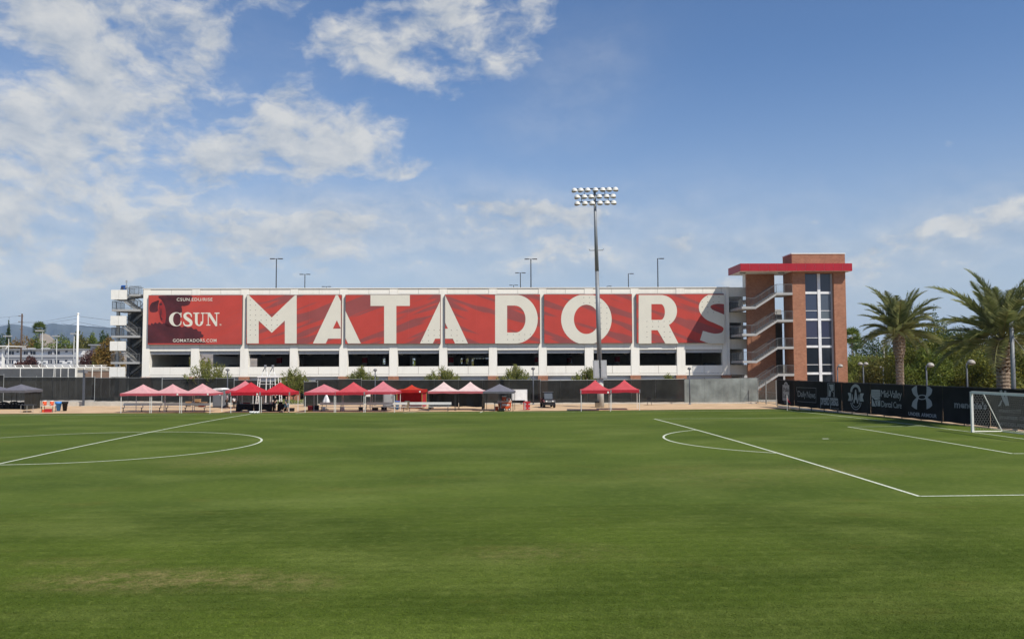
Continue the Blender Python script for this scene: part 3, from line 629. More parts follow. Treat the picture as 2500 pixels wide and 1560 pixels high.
N_ = rect(940, 584, 948, 676)+rect(1012, 584, 1020, 690)+rect(928, 676.5, 962, 685)+rect(998, 574, 1040, 583.5)+rect(918, 574, 962, 583.5)+[[(948.3, 584), (966, 584), (1011.7, 656), (1011.7, 690), (1006, 690), (948.3, 602)]]
for nm, g in (('letter', cs), ('letter', S_), ('letter', U_), ('letter', N_)): decal(nm, zs(*K1, g), BF, yB-.014, M_LET, e)
def qz(K, x0, y0, x1, y1, dy=0): return [(fx(K, x0), K[1]+K[2]*y0), (fx(K, x1), K[1]+K[2]*(y0+dy)), (fx(K, x1), K[1]+K[2]*(y1+dy)), (fx(K, x0), K[1]+K[2]*y1)]
decal('lettering', text_polys('CSUN.EDU/RISE', qz(K1, 673, 448, 980, 475), .006, 1.12), BF, yB-.014, M_LET, e)
decal('lettering', text_polys('GOMATADORS.COM', qz(K1, 640, 799, 1014, 827), .006, 1.12), BF, yB-.014, M_LET, e)
decal('mark', zs(*K1, ring(1049, 678, 8, 8, 6.3, 6.3, 0, 360, 16)), BF, yB-.014, M_LET, e); decal('mark', text_polys('R', qz(K1, 1045.5, 673.5, 1053, 682.5), .01), BF, yB-.014, M_LET, e)

# ------------------------------------------------------------------ brick stair and lift tower
yC0, yC1, yF, yT, yW = -6.2, -.45, -5.2, -1.7, -2.2       # canopy front/back, tower front/back, stair wall
tower = b_empty('stair_tower', 'red brick stair and lift tower with red canopy at the garage end', 'tower')
def tbox(name, x0, x1, y0, y1, z0, z1, m=M_BRICK, p=None):
    mb = MB(); mb.box(x0, x1, y0, y1, z0, z1); return mb.build(name, m, p or tower)
TU = lambda px, yo=yF, py=800: BF.hit(px, py, yo)[0]
TZ = lambda py, px=1990, yo=yF: BF.hit(px, py, yo)[1]
t0, t1 = TU(1936.5), TU(2067.0); w0, w1 = TU(1968), TU(2038)
cz0, cz1 = TZ(661.3, 1950, yC0), TZ(644.4, 1950, yC0); pz = TZ(618.3)
tbox('brick_wall', t0, w0, yF, yT, -.5, cz0-.004); tbox('brick_wall', w1, t1, yF, yT+3, -.5, cz0-.004)
tbox('brick_wall', w0+.002, w1-.002, yF+1.6, yT+2.9, -.5, cz0-.004, mat('lift_lobby', (.05, .055, .07), .8))
tbox('brick_wall', w0+.001, w1-.001, yF+.003, yF+.7, TZ(667.5), cz0-.006)
tbox('penthouse', t0, t1, yF, yT, cz1+.003, pz-.12); tbox('penthouse_coping', t0-.06, t1+.06, yF-.06, yT+.06, pz-.12+.002, pz, M_WHITE2)
c0, c1 = TU(1808, yC0, 652), TU(2080, yC0, 652)
cn = tbox('canopy', c0, c1, yC0+.03, yC1, cz0, cz1-.002, M_WHITE2)
n = 12; fw = (c1-c0)/n
for i in range(n): mb = MB(); mb.box(c0+i*fw+.012, c0+(i+1)*fw-.012, yC0, yC0+.028, cz0-.02, cz1+.02); mb.build('fascia_panel', M_RED, cn)
mb = MB(); mb.box(c0-.03, c0-.002, yC0, yC1, cz0-.02, cz1+.02); mb.build('fascia_panel', M_RED, cn); mb = MB(); mb.box(c1+.002, c1+.03, yC0, yC1, cz0-.02, cz1+.02); mb.build('fascia_panel', M_RED, cn)
mb = MB(); mb.box(c0-.02, c1+.02, yC0+.01, yC1-.01, cz1+.021, cz1+.06); mb.build('canopy_roof', M_RED, cn)
for px in (1812, 1906): u = TU(px, -4.2, 668); tbox('canopy_light', u-.35, u+.35, -4.6, -4.2, cz0-.16, cz0-.004, M_GREYMETAL, cn)
s0, s1 = TU(1824.5, yW), TU(1893, yW)
tbox('stair_wall', s0, s1, yW, yW+.45, -.5, cz0-.005)
tbox('stair_wall_column', TU(1823, yW+.5), s0+.35, yW+.46, yC1+.3, zTop-.2, cz0-.005, M_WHITE2)
tbox('lobby_wall', s1+.004, t0+.3, yT+1.6, yT+1.75, -.5, TZ(768, 1900, -.1), mat('lobby_dark', (.13, .125, .115), .8))
# windows: frame bars, then each pane
wf = -4.72
um0, um1 = TU(1997.5, wf), TU(2004.5, wf)
M_MULL = mat('white_mullion', (.74, .75, .76), .4)
wz = [TZ(v, 2000, wf) for v in (667.5, 712.3, 717.8, 778, 782.6, 843.3, 848.7, 908.8, 914.3, 931)]
thin = [TZ(v, 2000, wf) for v in (758.6, 824.8, 890.2)]
tbox('mullion', um0, um1, wf-.06, wf+.14, -.2, wz[0], M_MULL); tbox('window_frame', w0+.004, w1-.004, wf+.0, wf+.14, wz[0], wz[0]+.16, M_MULL)
for a, b in ((wz[1], wz[2]), (wz[3], wz[4]), (wz[5], wz[6]), (wz[7], wz[8])):
    tbox('transom', w0+.004, um0-.003, wf, wf+.12, b, a, M_MULL); tbox('transom', um1+.003, w1-.004, wf, wf+.12, b, a, M_MULL)
spans = [(wz[0], wz[1]), (wz[2], thin[0]), (thin[0], wz[3]), (wz[4], thin[1]), (thin[1], wz[5]), (wz[6], thin[2]), (thin[2], wz[7]), (wz[8], -.1)]
PG = [glass_mat('pane_glass', c) for c in ((.060, .072, .115), (.050, .058, .085), (.045, .060, .105), (.075, .095, .13), (.040, .055, .10), (.11, .135, .16), (.040, .045, .085), (.030, .034, .07), (.028, .034, .060), (.024, .028, .05), (.018, .024, .034), (.018, .024, .036), (.016, .022, .030), (.016, .020, .030), (.014, .018, .024), (.012, .016, .022))]  # reflection tones put into the pane colours, paler higher up
for za, zb in spans:
    for a, b in ((w0+.05, um0-.003), (um1+.003, w1-.25)):
        tbox('pane', a, b, wf+.075, wf+.09, zb+.02, za-.02, PG.pop(0))
for zt in thin:
    for a, b in ((w0+.01, um0-.003), (um1+.003, w1-.25)): tbox('glazing_bar', a, b, wf+.03, wf+.10, zt-.035, zt+.035, M_MULL)
tbox('window_frame', w1-.24, w1-.006, wf-.02, wf+.5, -.2, wz[0]-.004, M_GREYP)
for k in range(5): tbox('lobby_floor', w0+.05, w1-.05, wf+.16, yF+1.58, wz[1]+.02-k*3.47, wz[1]+.30-k*3.47, M_GREYP)
tbox('lift_shaft_panel', um1+.5, w1-.6, wf+.9, wf+1.05, -.2, wz[0], M_GREYMETAL)
# outside stairs: flights, landings, railings
M_RAIL = mat('rail_steel', (.15, .153, .153), .45, .08, 4, metal=.25); M_STAIR = mat('stair_white', (.37, .37, .36), .6, .06, 2)
def railing(parent, P, h=1.07, step=.16, m=None):          # a railing along a path: top and bottom rail, posts, pickets
    m = m or M_RAIL; fr = MB(); pk = MB(); H = Vector((0, 0, h)); lo = Vector((0, 0, .12))
    for a, b in zip(P[:-1], P[1:]):
        a = Vector(a); b = Vector(b); L = (b-a).length
        fr.bar(a+H, b+H, .06, .06); fr.bar(a+lo, b+lo, .04, .04)
        n = max(1, round(L/1.3))
        for i in range(n+1): q = a.lerp(b, i/n); fr.bar(q, q+H*.97, .05, .05)
        n = max(2, round(L/step))
        for i in range(1, n): q = a.lerp(b, i/n); pk.bar(q+lo, q+H, .018, .018)
    o = fr.build('railing', m, parent); pk.build('pickets', m, o); return o
def flight(parent, A, B, y0, y1, rails=True):               # stepped flight from A (x,z) up to B (x,z)
    (xa, za), (xb, zb) = A, B; n = 10; st = MB(); dx, dz = (xb-xa)/n, (zb-za)/n
    for i in range(n): st.box(xa+i*dx, xa+(i+1)*dx+.03, y0+.05, y1-.05, za+(i+1)*dz-.05, za+(i+1)*dz)
    for i in range(n): st.box(xa+i*dx, xa+i*dx+.02, y0+.051, y1-.051, za+i*dz+.001, za+(i+1)*dz-.051)
    o = st.build('flight', M_STAIR, parent)
    for y in (y0, y1):
        g = MB(); k = .30
        g.add([(xa, y-.03, za-.06), (xb, y-.03, zb-.06), (xb, y-.03, zb-.06-k), (xa, y-.03, za-.06-k), (xa, y+.03, za-.06), (xb, y+.03, zb-.06), (xb, y+.03, zb-.06-k), (xa, y+.03, za-.06-k)], [(0,1,2,3),(7,6,5,4),(0,4,5,1),(1,5,6,2),(2,6,7,3),(3,7,4,0)])
        g.build('stringer', M_STAIR, o)
    if rails:
        for y in (y0, y1): railing(o, [(xa, y, za), (xb, y, zb)])
    return o
yS0, yS1 = -5.35, -3.7
for k in range(4):
    dz = -k*3.47
    uxR0, uxR1 = TU(1895, yS0, 715), TU(1935.2, yS0, 715); zR = TZ(714.6, 1900, yS0)+dz
    uxL0, uxL1 = TU(1811, yS0, 750), TU(1843.0, yS0, 750); zL = TZ(748.5, 1830, yS0)+dz
    if k == 3: zL = max(zL, 0.05)
    fl = flight(tower, (uxL1, zL), (uxR0, zR), yS0, yS1)
    lr = tbox('landing', uxR0+.002, uxR1-.02, yS0-.02, yT+.5, zR-.30, zR, M_STAIR); railing(lr, [(uxR0+.02, yS0, zR), (uxR1-.05, yS0, zR)])
    if k < 3:
        ll = tbox('landing', uxL0, uxL1-.002, yS0-.02, .45, zL-.30, zL, M_STAIR); railing(ll, [(uxL0+.03, .3, zL), (uxL0+.03, yS0, zL), (uxL1, yS0, zL)])
        tbox('door', uxR1-2.4, uxR1-1.3, yT+1.5, yT+1.59, zR+.01, zR+2.1, M_GREYP)

# ------------------------------------------------------------------ steel stair at the other end of the garage
ls = b_empty('steel_stair', 'open grey steel staircase with white panels at the far garage corner', 'staircase')
def lbox(name, x0, x1, y0, y1, z0, z1, m, p=None):
    mb = MB(); mb.box(x0, x1, y0, y1, z0, z1); return mb.build(name, m, p or ls)
e0, e1 = BF.u(269, 1.0), BF.u(344.5, 1.0); LZ = lambda py: BF.z(py, 300, 1.0)
pu1 = BF.u(307.5, 1.0); lu0 = BF.u(274, 1.0)
panels = [(708, 731.5), (771.2, 794.3), (833.2, 856), (895.8, 920)]
lands = [755.5, 819.5, 883.5]
for i, (a, b) in enumerate(panels):
    lbox('white_panel', e0, (e0+pu1)/2-.02, .8, .95, LZ(b), LZ(a), M_WHITE2); lbox('white_panel', (e0+pu1)/2+.02, pu1, .8, .95, LZ(b), LZ(a), M_WHITE2)
    lbox('half_landing', e0+.02, e0+1.6, .96, 4.6, LZ(b)+.1, LZ(b)+.3, M_STAIR); lbox('side_panel', e0+.0, e0+.12, .96, 4.6, LZ(b), LZ(a), M_WHITE2)
for i, py in enumerate(lands):
    z = LZ(py); d = lbox('landing', lu0, e1, .55, 4.4, z-.28, z, M_STAIR); railing(d, [(lu0+.03, 4.2, z), (lu0+.03, .6, z), (e1-.05, .6, z)])
    if i < 3:
        zb = LZ(panels[i+1][1])+.3; flight(ls, (lu0+1.2, zb), (e1-.4, z), 2.9, 4.3)
    za = LZ(panels[i][1])+.3; flight(ls, (e1-.6, z), (lu0+1.0, za), 1.0, 2.4)
flight(ls, (lu0+.9, LZ(panels[0][1])+.4), (e1-.5, LZ(703)-.9), 1.0, 2.4)
zt_ = LZ(703)-.9; dk = lbox('landing', e1-1.6, e1, .6, 4.4, zt_-.25, zt_, M_STAIR); railing(dk, [(e1-1.6, .65, zt_), (e1-.05, .65, zt_)])
flight(ls, (lu0+1.2, .05), (e1-.4, LZ(905)), 2.9, 4.3)
cxm = BF.u(314, 1.5)
for px, w, m in ((313.5, .16, M_GREYMETAL), (286, .2, M_WHITE2)): u = BF.u(px, 2.6); lbox('steel_post', u-w, u+w, 2.5, 2.8, -.5, LZ(758 if w > .17 else 768), m)
lbox('shade_sheet', lu0+.3, e1, 4.7, 4.8, -.4, LZ(760), mat('stair_shade', (.17, .17, .17), .9))  # added dark sheet standing in for the shade behind the flights
bb = b_empty('signal_box', 'small bright blue box on top of the steel stair', 'equipment box'); mb = MB()
u = BF.u(297, 1.5); zb0 = LZ(708); mb.box(u-.28, u+.22, 1.4, 1.9, zb0, zb0+.55); mb.box(u-.2, u+.32, 1.35, 1.95, zb0+.551, zb0+.66); mb.build('housing', mat('blue_plastic', (.03, .14, .5), .5), bb); mb = MB(); mb.box(u-.18, u+.1, 1.33, 1.399, zb0+.15, zb0+.45); mb.build('vent', M_DARKMETAL, bb)
an = b_empty('antenna', 'thin antenna mast with small grey units beside the blue box', 'antenna'); u = BF.u(305, 1.6); mb = MB(); mb.tube([(u, 1.6, LZ(708)), (u, 1.6, LZ(684.5))], .035, 6); mb.build('mast', M_GREYMETAL, an)
for dz, w in ((.35, .24), (1.0, .14)): mb = MB(); mb.box(u-w/2, u+w/2, 1.5, 1.7, LZ(708)+dz, LZ(708)+dz+.35); mb.build('antenna_unit', M_STEEL, an)

# ------------------------------------------------------------------ roof lamps
RL = [(675, 631.5, 131, 2, 'tall twin-arm roof lamp above the dotted M'), (744.5, 669.5, 157, 2, 'twin-arm roof lamp right of the tall one above the M'), (797, 699.5, 186, 2, 'barely visible twin-arm lamp head over the first A'),
      (1296, 632.2, 131, 2, 'tall twin-arm roof lamp above the D banner edge'), (1270.5, 666, 157, 2, 'middle-height twin-arm roof lamp above the D'), (1254, 696, 186, 2, 'lowest twin-arm roof lamp above the D'),
      (1605.5, 631, 131, 1, 'tall single-arm roof lamp above the R'), (1534, 668, 157, 1, 'middle-height single-arm roof lamp left of the R'), (1482, 698.5, 186, 1, 'lowest single-arm roof lamp just right of the light mast')]
for (px, py, D, arms, lab) in RL:
    p = at(px, py, D); base = Vector((p.x, p.y, ZG+zTop-1.2)); h = p.z-base.z
    e = empty('roof_lamp', base, BF.a, lab, 'lamp post', 'lamps on the garage roof')
    mb = MB(); mb.tube([(0, 0, 0), (0, 0, h)], [.10, .075], 8); mb.build('pole', M_DARKMETAL, e)
    for s in ((-1, 1) if arms == 2 else (1,)):
        mb = MB(); mb.bar((0, 0, h-.05), (s*.35, 0, h-.02), .07, .07); mb.box(min(s*.3, s*.98), max(s*.3, s*.98), -.2, .2, h-.1, h+.02); mb.build('lamp_head', M_DARKMETAL, e)
    mb = MB(); mb.box(-.14, .14, -.14, .14, 0, .6); mb.build('base', M_CONC, e)

# ------------------------------------------------------------------ floodlight mast
def mast():
    b = gp(1467, 994); D = (b-CAM).dot(Fh)
    e = empty('floodlight_mast', b, -YAW, 'tall grey steel light mast carrying three rows of white floodlights', 'light mast')
    e.rotation_euler = (0, R_(-1.15), -YAW)
    H = at(1457, 462, D).z-ZG; k = FPX/D
    mb = MB(); mb.tube([(0, 0, -.3), (0, 0, 4.2)], [.36, .34], 16); mb.build('base_section', mat('pale_steel', (.5, .5, .47), .7), e, True)
    mb = MB(); mb.tube([(0, 0, 4.2), (0, 0, H*.62)], [.27, .21], 16); mb.build('pole', M_GREYMETAL, e, True); mb = MB(); mb.tube([(0, 0, H*.62), (0, 0, H)], [.22, .13], 16); mb.build('pole', M_GREYMETAL, e, True)
    for x in (-.42, .40): mb = MB(); mb.box(x-.34, x+.30, -.62, -.30, 3.15, 5.1); c = mb.build('control_cabinet', M_STEEL, e); mb = MB(); mb.box(x-.22, x+.18, -.632, -.622, 3.3, 4.95); mb.build('cabinet_door', M_GREYP, c)
    zc = H*.715
    mb = MB(); mb.box(-.75, .75, -.05, .05, zc, zc+.07); mb.build('climbing_bracket', M_GREYMETAL, e)
    for s in (-1, 1): mb = MB(); mb.bar((s*.7, 0, zc), (s*.8, 0, zc+.2), .06); mb.build('bracket_tip', M_GREYMETAL, e)
    Zp = lambda y: at(1457, 440+y*.1322, D).z-ZG
    rows = [(160, 198, [200, 318, 445, 590, 725, 843, 962]), (282, 322, [248, 382, 508, 658, 795, 915]), (402, 442, [245, 388, 522, 668, 800, 922])]
    M_HOOD = mat('floodlight_hood', (.70, .69, .64), .5, .05, 3); M_LENS = mat('floodlight_lens', (.17, .17, .11), .15, .2, 6, spec=.8)
    for (yb, yh, xs) in rows:
        zb = Zp(yb); xx = [(x-578)*.1322/k for x in xs]
        mb = MB(); mb.box(min(xx)-.05, max(xx)+.05, -.06, .06, zb-.06, zb+.06); mb.build('crossarm', M_DARKMETAL, e)
        for x in xx:
            zc = Zp(yh); f = MB(); M = Matrix.Rotation(R_(-52 + 0), 3, 'X') @ Matrix.Identity(3); M = Matrix.Rotation(R_(-x*16), 3, 'Z') @ Matrix.Rotation(R_(-22), 3, 'X')
            pr = [(.06, .30), (.18, .27), (.27, .18), (.315, .06), (.335, -.04)]
            f.lathe(pr[::-1], (x, -.22, zc), 14, M); h = f.build('floodlight', M_HOOD, e, True)
            g = MB(); g.lathe([(.02, -.085), (.20, -.07), (.32, -.045)], (x, -.22, zc), 14, M); g.build('lens', M_LENS, h, True)
            v = MB()
            for q in range(9):                            # visor over the lens
                a0, a1 = R_(185+170*q/9), R_(185+170*(q+1)/9)
                v.add([Vector((x, -.22, zc))+M @ Vector((.338*math.cos(a), .338*math.sin(a), zz)) for a, zz in ((a0, -.04), (a1, -.04), (a1, -.04-.17*max(0, -math.sin(a1))**.7), (a0, -.04-.17*max(0, -math.sin(a0))**.7))], [(0, 1, 2, 3)])
            v.build('visor', M_HOOD, h)
            y = MB(); y.bar((x, -.02, zb), (x, -.1, zc+.12), .05); y.build('yoke', M_DARKMETAL, h)
    for (x, y0, y1) in ((383, 160, 282), (768, 160, 282), (330, 282, 402), (828, 282, 402)): u = (x-578)*.1322/k; mb = MB(); mb.box(u-.03, u+.03, -.03, .03, Zp(y1)+.06, Zp(y0)-.06); mb.build('brace', M_DARKMETAL, e)
mast()

# ------------------------------------------------------------------ fences
def mesh_mat(name, c, alpha):
    return mat(name, c, .85, .22, .7, alpha=alpha, spec=.15, c2=tuple(v*1.25 for v in c))
M_SCREEN = mesh_mat('black_windscreen', (.020, .021, .020), .965); M_SCREEN2 = mesh_mat('grey_windscreen', (.165, .185, .178), .94); M_POST = mat('fence_post', (.30, .31, .30), .5, .1, 3, metal=.3); M_POSTD = mat('fence_post_dark', (.06, .062, .062), .5, .1, 3)
def fence_run(px0, b0, t0, px1, b1, t1, posts, label, m=M_SCREEN, mp=M_POST, lift=.10, name='screened_fence', postr=.04, above=.06, group='screened fences behind the benches'):
    """a straight fence between two pixels on the ground (b: base row, t: top row), with posts at given pixels"""
    A = gp(px0, b0); B = gp(px1, b1); ang = math.atan2(B.y-A.y, B.x-A.x); P = Plane(A, ang); e = empty(name, A, ang, label, 'fence', group)
    L = (B-A).length; zA = P.hit(px0, t0)[1]; zB = P.hit(px1, t1)[1]; hz = lambda u: zA+(zB-zA)*u/L
    us = [0.0]+[P.u(p, 0, (b0+t0)/2) for p in posts]+[L]
    for a, b in zip(us[:-1], us[1:]):
        mb = MB(); n = 6; V = []
        for i in range(n+1):
            u = a+.006+(b-a-.012)*i/n; w = .02*math.sin(i*2.1+a)
            V.append([(u, -.05+w*.3, lift+.02*math.sin(i*1.7+b)), (u, -.05-w, .5*hz(u)), (u, -.05, hz(u)-.05-.012*abs(math.sin(i*1.3+a)))])
        for i in range(n):
            for k in range(2): mb.poly([V[i][k], V[i+1][k], V[i+1][k+1], V[i][k+1]])
        mb.build('windscreen', m, e)
        mb = MB(); mb.tube([(a, 0, hz(a)-.03), (b, 0, hz(b)-.03)], .03, 6); mb.build('top_rail', mp, e)
    for i, u in enumerate(us): mb = MB(); yo = -.11 if i in (0, len(us)-1) and lift >= .12 else 0; mb.tube([(u, yo, -.1), (u, yo, hz(u)+above)], postr, 8); mb.ball((u, yo, hz(u)+above), postr*1.3, 5); mb.build('post', mp, e)
    return e, P, L
fence_run(-70, 983, 915, 7.5, 983, 915, [], 'short higher piece of black screened fence at the photo edge')
fence_run(7.8, 982.5, 920, 231, 981.5, 920.5, [51, 88, 128, 167], 'black screened fence behind the drinks table and the grey lamp', lift=.25)
fence_run(231.5, 982, 922, 395.5, 982, 921.5, [272, 313, 354], 'black screened fence behind the first pink tents', lift=.15)
fence_run(396, 985, 924.5, 571.5, 984.5, 922.5, [440, 484, 528], 'black screened fence behind the nearer portable toilet', lift=.12)
fence_run(572, 986, 927.5, 634, 986, 927.5, [603], 'low black screened fence behind the red table tents', lift=.05)
fence_run(634.5, 987, 933, 664, 987, 933, [], 'screened gate leaf behind the white camera tower', lift=.08, name='fence_gate', group='fence gates')
fence_run(742, 993, 931.5, 775, 993, 931.5, [], 'screened gate leaf standing open beside the silver umbrella', lift=.08, name='fence_gate', group='fence gates')
fence_run(770.5, 985, 926, 882, 984.5, 924.5, [826], 'black screened fence behind the open pink tent with the umbrella', lift=.05)
fence_run(882.5, 984.5, 927.5, 1319, 984, 926.5, [943, 1001, 1060, 1119, 1178, 1243], 'black screened fence behind the whiteboard and dark grey tent', lift=.06)
fence_run(1319.5, 985, 928.5, 1671, 983.5, 924.5, [1369, 1434, 1482, 1541, 1600], 'black screened fence behind the utility cart and the two end tents', lift=.10)
fence_run(1671.5, 983.5, 925, 1850, 982, 921.5, [1720, 1765, 1807], 'pale grey screened fence in front of the garage corner', m=M_SCREEN2, mp=M_POSTD, lift=.08)
# chain-link gate at the corner
def chain_link(mb, P0, P1, z0, z1, s=.14, r=.004):
    A = Vector(P0); B = Vector(P1); L = (B-A).length; d = (B-A)/L; H = z1-z0
    for sg in (1, -1):
        t = -H
        while t < L+H:
            a0 = max(0, t if sg == 1 else t); pts = []
            for zz in (0, H):
                pts.append((t+zz if sg == 1 else t+H-zz, zz))
            (xa, za), (xb, zb) = pts
            if xa != xb:
                f = lambda X: za+(zb-za)*(X-xa)/(xb-xa)
                lo, hi = max(0, min(xa, xb)), min(L, max(xa, xb))
                if hi-lo > .02: p = A+d*lo; q = A+d*hi; mb.bar((p.x, p.y, z0+f(lo)), (q.x, q.y, z0+f(hi)), r, r)
            t += s
M_LINK = mat('chain_link', (.17, .20, .18), .5, .1, 4, metal=.3)
for (xa, xb, ya, yb, lab) in ((1851, 1870, 983, 985.5, 'narrow chain link panel beside the grey fence corner post'), (1871, 1895.5, 986, 990.5, 'wide chain link gate in front of the brick stair')):
    A = gp(xa, ya); B = gp(xb, yb); e = empty('chain_link_gate', A, 0, lab, 'gate', 'fence gates'); B2 = B-A; mb = MB(); hh = 2.75
    chain_link(mb, (0, 0, 0), (B2.x, B2.y, 0), .15, hh); mb.build('wire_mesh', M_LINK, e)
    for q in (Vector((0, 0, 0)), B2): mb = MB(); mb.tube([(q.x, q.y, -.1), (q.x, q.y, hh+.1)], .055, 8); mb.build('post', M_POST, e)
    for z in (.15, 1.4, hh): mb = MB(); mb.tube([(0, 0, z), (B2.x, B2.y, z)], .028, 6); mb.build('rail', M_POST, e)

# the sponsor fence along the goal line
FA, FB = gp(1897, 993.5), gp(2510, 1062.5)
angF = math.atan2(FB.y-FA.y, FB.x-FA.x); PF = Plane(FA, angF); LF = (FB-FA).length
zF = 2.92
rf = empty('sponsor_fence', FA, angF, 'steel post fence along the goal line carrying printed banners', 'fence')
LE = LF+26
u = 0.0; k = 0
while u < LE: mb = MB(); mb.tube([(u, .06, -.1), (u, .06, zF+.05)], .04, 8); mb.build('post', M_POSTD, rf); u += 2.55
mb = MB(); mb.tube([(0, .06, zF), (LE, .06, zF)], .03, 6); mb.build('top_rail', M_POSTD, rf)
mb = MB(); mb.tube([(0, .06, .22), (LE, .06, .22)], .018, 6); mb.build('bottom_rail', M_POSTD, rf)
mb = MB(); mb.box(0, LE, .12, .40, -.2, .16); mb.build('kerb', M_CONC, rf)
M_BAN = mat('black_banner', (.021, .0205, .0185), .85, .25, .35, spec=.06, c2=(.030, .029, .026)); M_PRINT = mat('grey_print', (.34, .345, .335), .8, .10, 1.2); M_PRINT2 = mat('dim_print', (.27, .275, .265), .8, .1, 1.2)
KA, KB = (1880, 900, .13207), (2180, 900, .13207)
edges = [1897.5, 1939, 1996, 2055, 2125, 2206.5, 2301, 2416, 2530]
LABS = ['black banner with a tall grey restaurant badge, nearest the corner gate', 'black banner with a newspaper name in a thin frame', 'black banner with pasta lettering under a square picture', 'black banner with a round crest and three letter As', 'black banner with dental care lettering and a striped square', 'black banner with a big crossed arcs emblem over lettering', 'black banner with outlined bubbly lettering beside the goal', 'black banner with hotel lettering behind the goal net']
bans = []
for i in range(8):
    e = empty('sponsor_banner', FA, angF, LABS[i], 'banner', 'printed banners on the goal line fence'); bans.append(e)
    a, b = PF.u(edges[i], 0, 960), PF.u(edges[i+1], 0, 960); n = 10; mb = MB(); V = []
    for j in range(n+1):
        u = a+.005+(b-a-.01)*j/n; w = .015*math.sin(j*1.9+i*2)
        V.append([(u, -.006+.3*w, .30+.02*math.sin(j*1.3+i)), (u, .004+w*.3, 1.5), (u, -.004, zF-.02-.015*abs(math.sin(j*1.1+i)))])
    for j in range(n):
        for q in range(2): mb.poly([V[j][q], V[j+1][q], V[j+1][q+1], V[j][q+1]])
    mb.build('banner_cloth', M_BAN, e, True)
a = PF.u(edges[-1], 0, 960)
for q in range(4):
    e = empty('blank_banner', FA, angF, ['plain black screen on the fence beyond the goal', 'second plain black screen beyond the goal', 'third plain black screen beyond the goal', 'last plain black screen of the goal line fence'][q], 'banner', 'printed banners on the goal line fence'); mb = MB(); mb.box(a+q*6+.05, a+q*6+5.95, -.02, -.005, .3, zF-.03); mb.build('banner_cloth', M_BAN, e)
yP = -.035
def qd(K, *p): return [(K[0]+K[2]*x, K[1]+K[2]*y) for x, y in p]
def fprint(i, name, polys, m=M_PRINT, yo=yP): return decal(name, polys, PF, yo, m, bans[i])
# badge
fprint(0, 'badge_print', zs(*KA, [[(232, 297), (258, 297), (262, 270), (280, 246), (305, 246), (324, 275), (328, 300), (354, 303), (356, 590), (232, 585)]]))
fprint(0, 'badge_print', zs(*KA, rect(250, 600, 352, 606)+rect(258, 628, 346, 634)), M_PRINT)
for t, q in (('Pollo', ((246, 345), (348, 352), (348, 430), (246, 425))), ('Loco', ((246, 450), (348, 458), (348, 545), (246, 538)))): fprint(0, 'lettering', text_polys(t, qd(KA, *q), .01, .95), M_BAN, yP-.008)
fprint(0, 'badge_print', zs(*KA, ring(293, 296, 16, 18, 10, 11, 0, 360, 14)), M_BAN, yP-.008)
# newspaper
fprint(1, 'lettering', text_polys('Daily', qd(KA, (512, 408), (664, 418), (664, 560), (512, 550)), -.002, .9)); fprint(1, 'lettering', text_polys('News', qd(KA, (680, 416), (836, 424), (836, 552), (680, 536)), -.002, .9))
for p in ([(488, 342), (852, 354), (852, 360), (488, 348)], [(505, 600), (852, 624), (852, 630), (505, 606)], [(488, 342), (492, 342), (496, 430), (492, 430)], [(848, 354), (852, 354), (852, 630), (848, 630)]): fprint(1, 'frame_print', zs(*KA, [p]), M_PRINT2)
# pasta
fprint(2, 'picture_print', zs(*KA, [[(1083, 290), (1174, 293), (1176, 400), (1130, 420), (1118, 516), (1078, 512)]])); fprint(2, 'picture_print', zs(*KA, [[(1085, 300), (1100, 318), (1110, 370), (1130, 388), (1108, 412), (1094, 384)]]), M_BAN, yP-.008)
for p in ([(1062, 266), (1192, 270), (1192, 277), (1062, 273)], [(1062, 266), (1068, 266), (1068, 540), (1062, 540)], [(1186, 270), (1192, 270), (1192, 545), (1186, 545)], [(1062, 533), (1192, 540), (1192, 547), (1062, 540)]): fprint(2, 'frame_print', zs(*KA, [p]))
fprint(2, 'picture_print', zs(*KA, ribbon([(1150, 430, 10), (1172, 440, 12), (1180, 480, 12), (1168, 520, 10)], 4)), M_PRINT2)
fprint(2, 'lettering', text_polys('presto', qd(KA, (932, 500), (1098, 508), (1098, 740), (932, 724)), .020, .86)); fprint(2, 'lettering', text_polys('pasta', qd(KA, (1112, 508), (1264, 516), (1264, 752), (1112, 740)), .020, .86))
fprint(2, 'lettering', text_polys('catering', qd(KA, (1138, 716), (1266, 724), (1266, 750), (1138, 742)), 0, 1), M_PRINT2, yP-.008)
# crest
fprint(3, 'crest_print', zs(*KA, ring(1580, 430, 98, 146, 62, 92, 180, 360, 28))); fprint(3, 'crest_print', zs(*KA, ring(1588, 610, 100, 150, 90, 138, 5, 175, 28)+ring(1588, 608, 76, 108, 66, 98, 5, 175, 24)))
fprint(3, 'crest_print', zs(*KA, [[(1436, 444), (1500, 448), (1500, 596), (1440, 592), (1462, 520)], [(1664, 452), (1734, 456), (1710, 530), (1736, 606), (1664, 602)]]))
fprint(3, 'letter', text_polys('A', qd(KA, (1538, 385), (1626, 390), (1632, 640), (1540, 634)), .05)); fprint(3, 'letter', text_polys('A', qd(KA, (1500, 470), (1540, 472), (1540, 600), (1500, 598)), .04)); fprint(3, 'letter', text_polys('A', qd(KA, (1626, 474), (1664, 476), (1664, 604), (1626, 602)), .04))
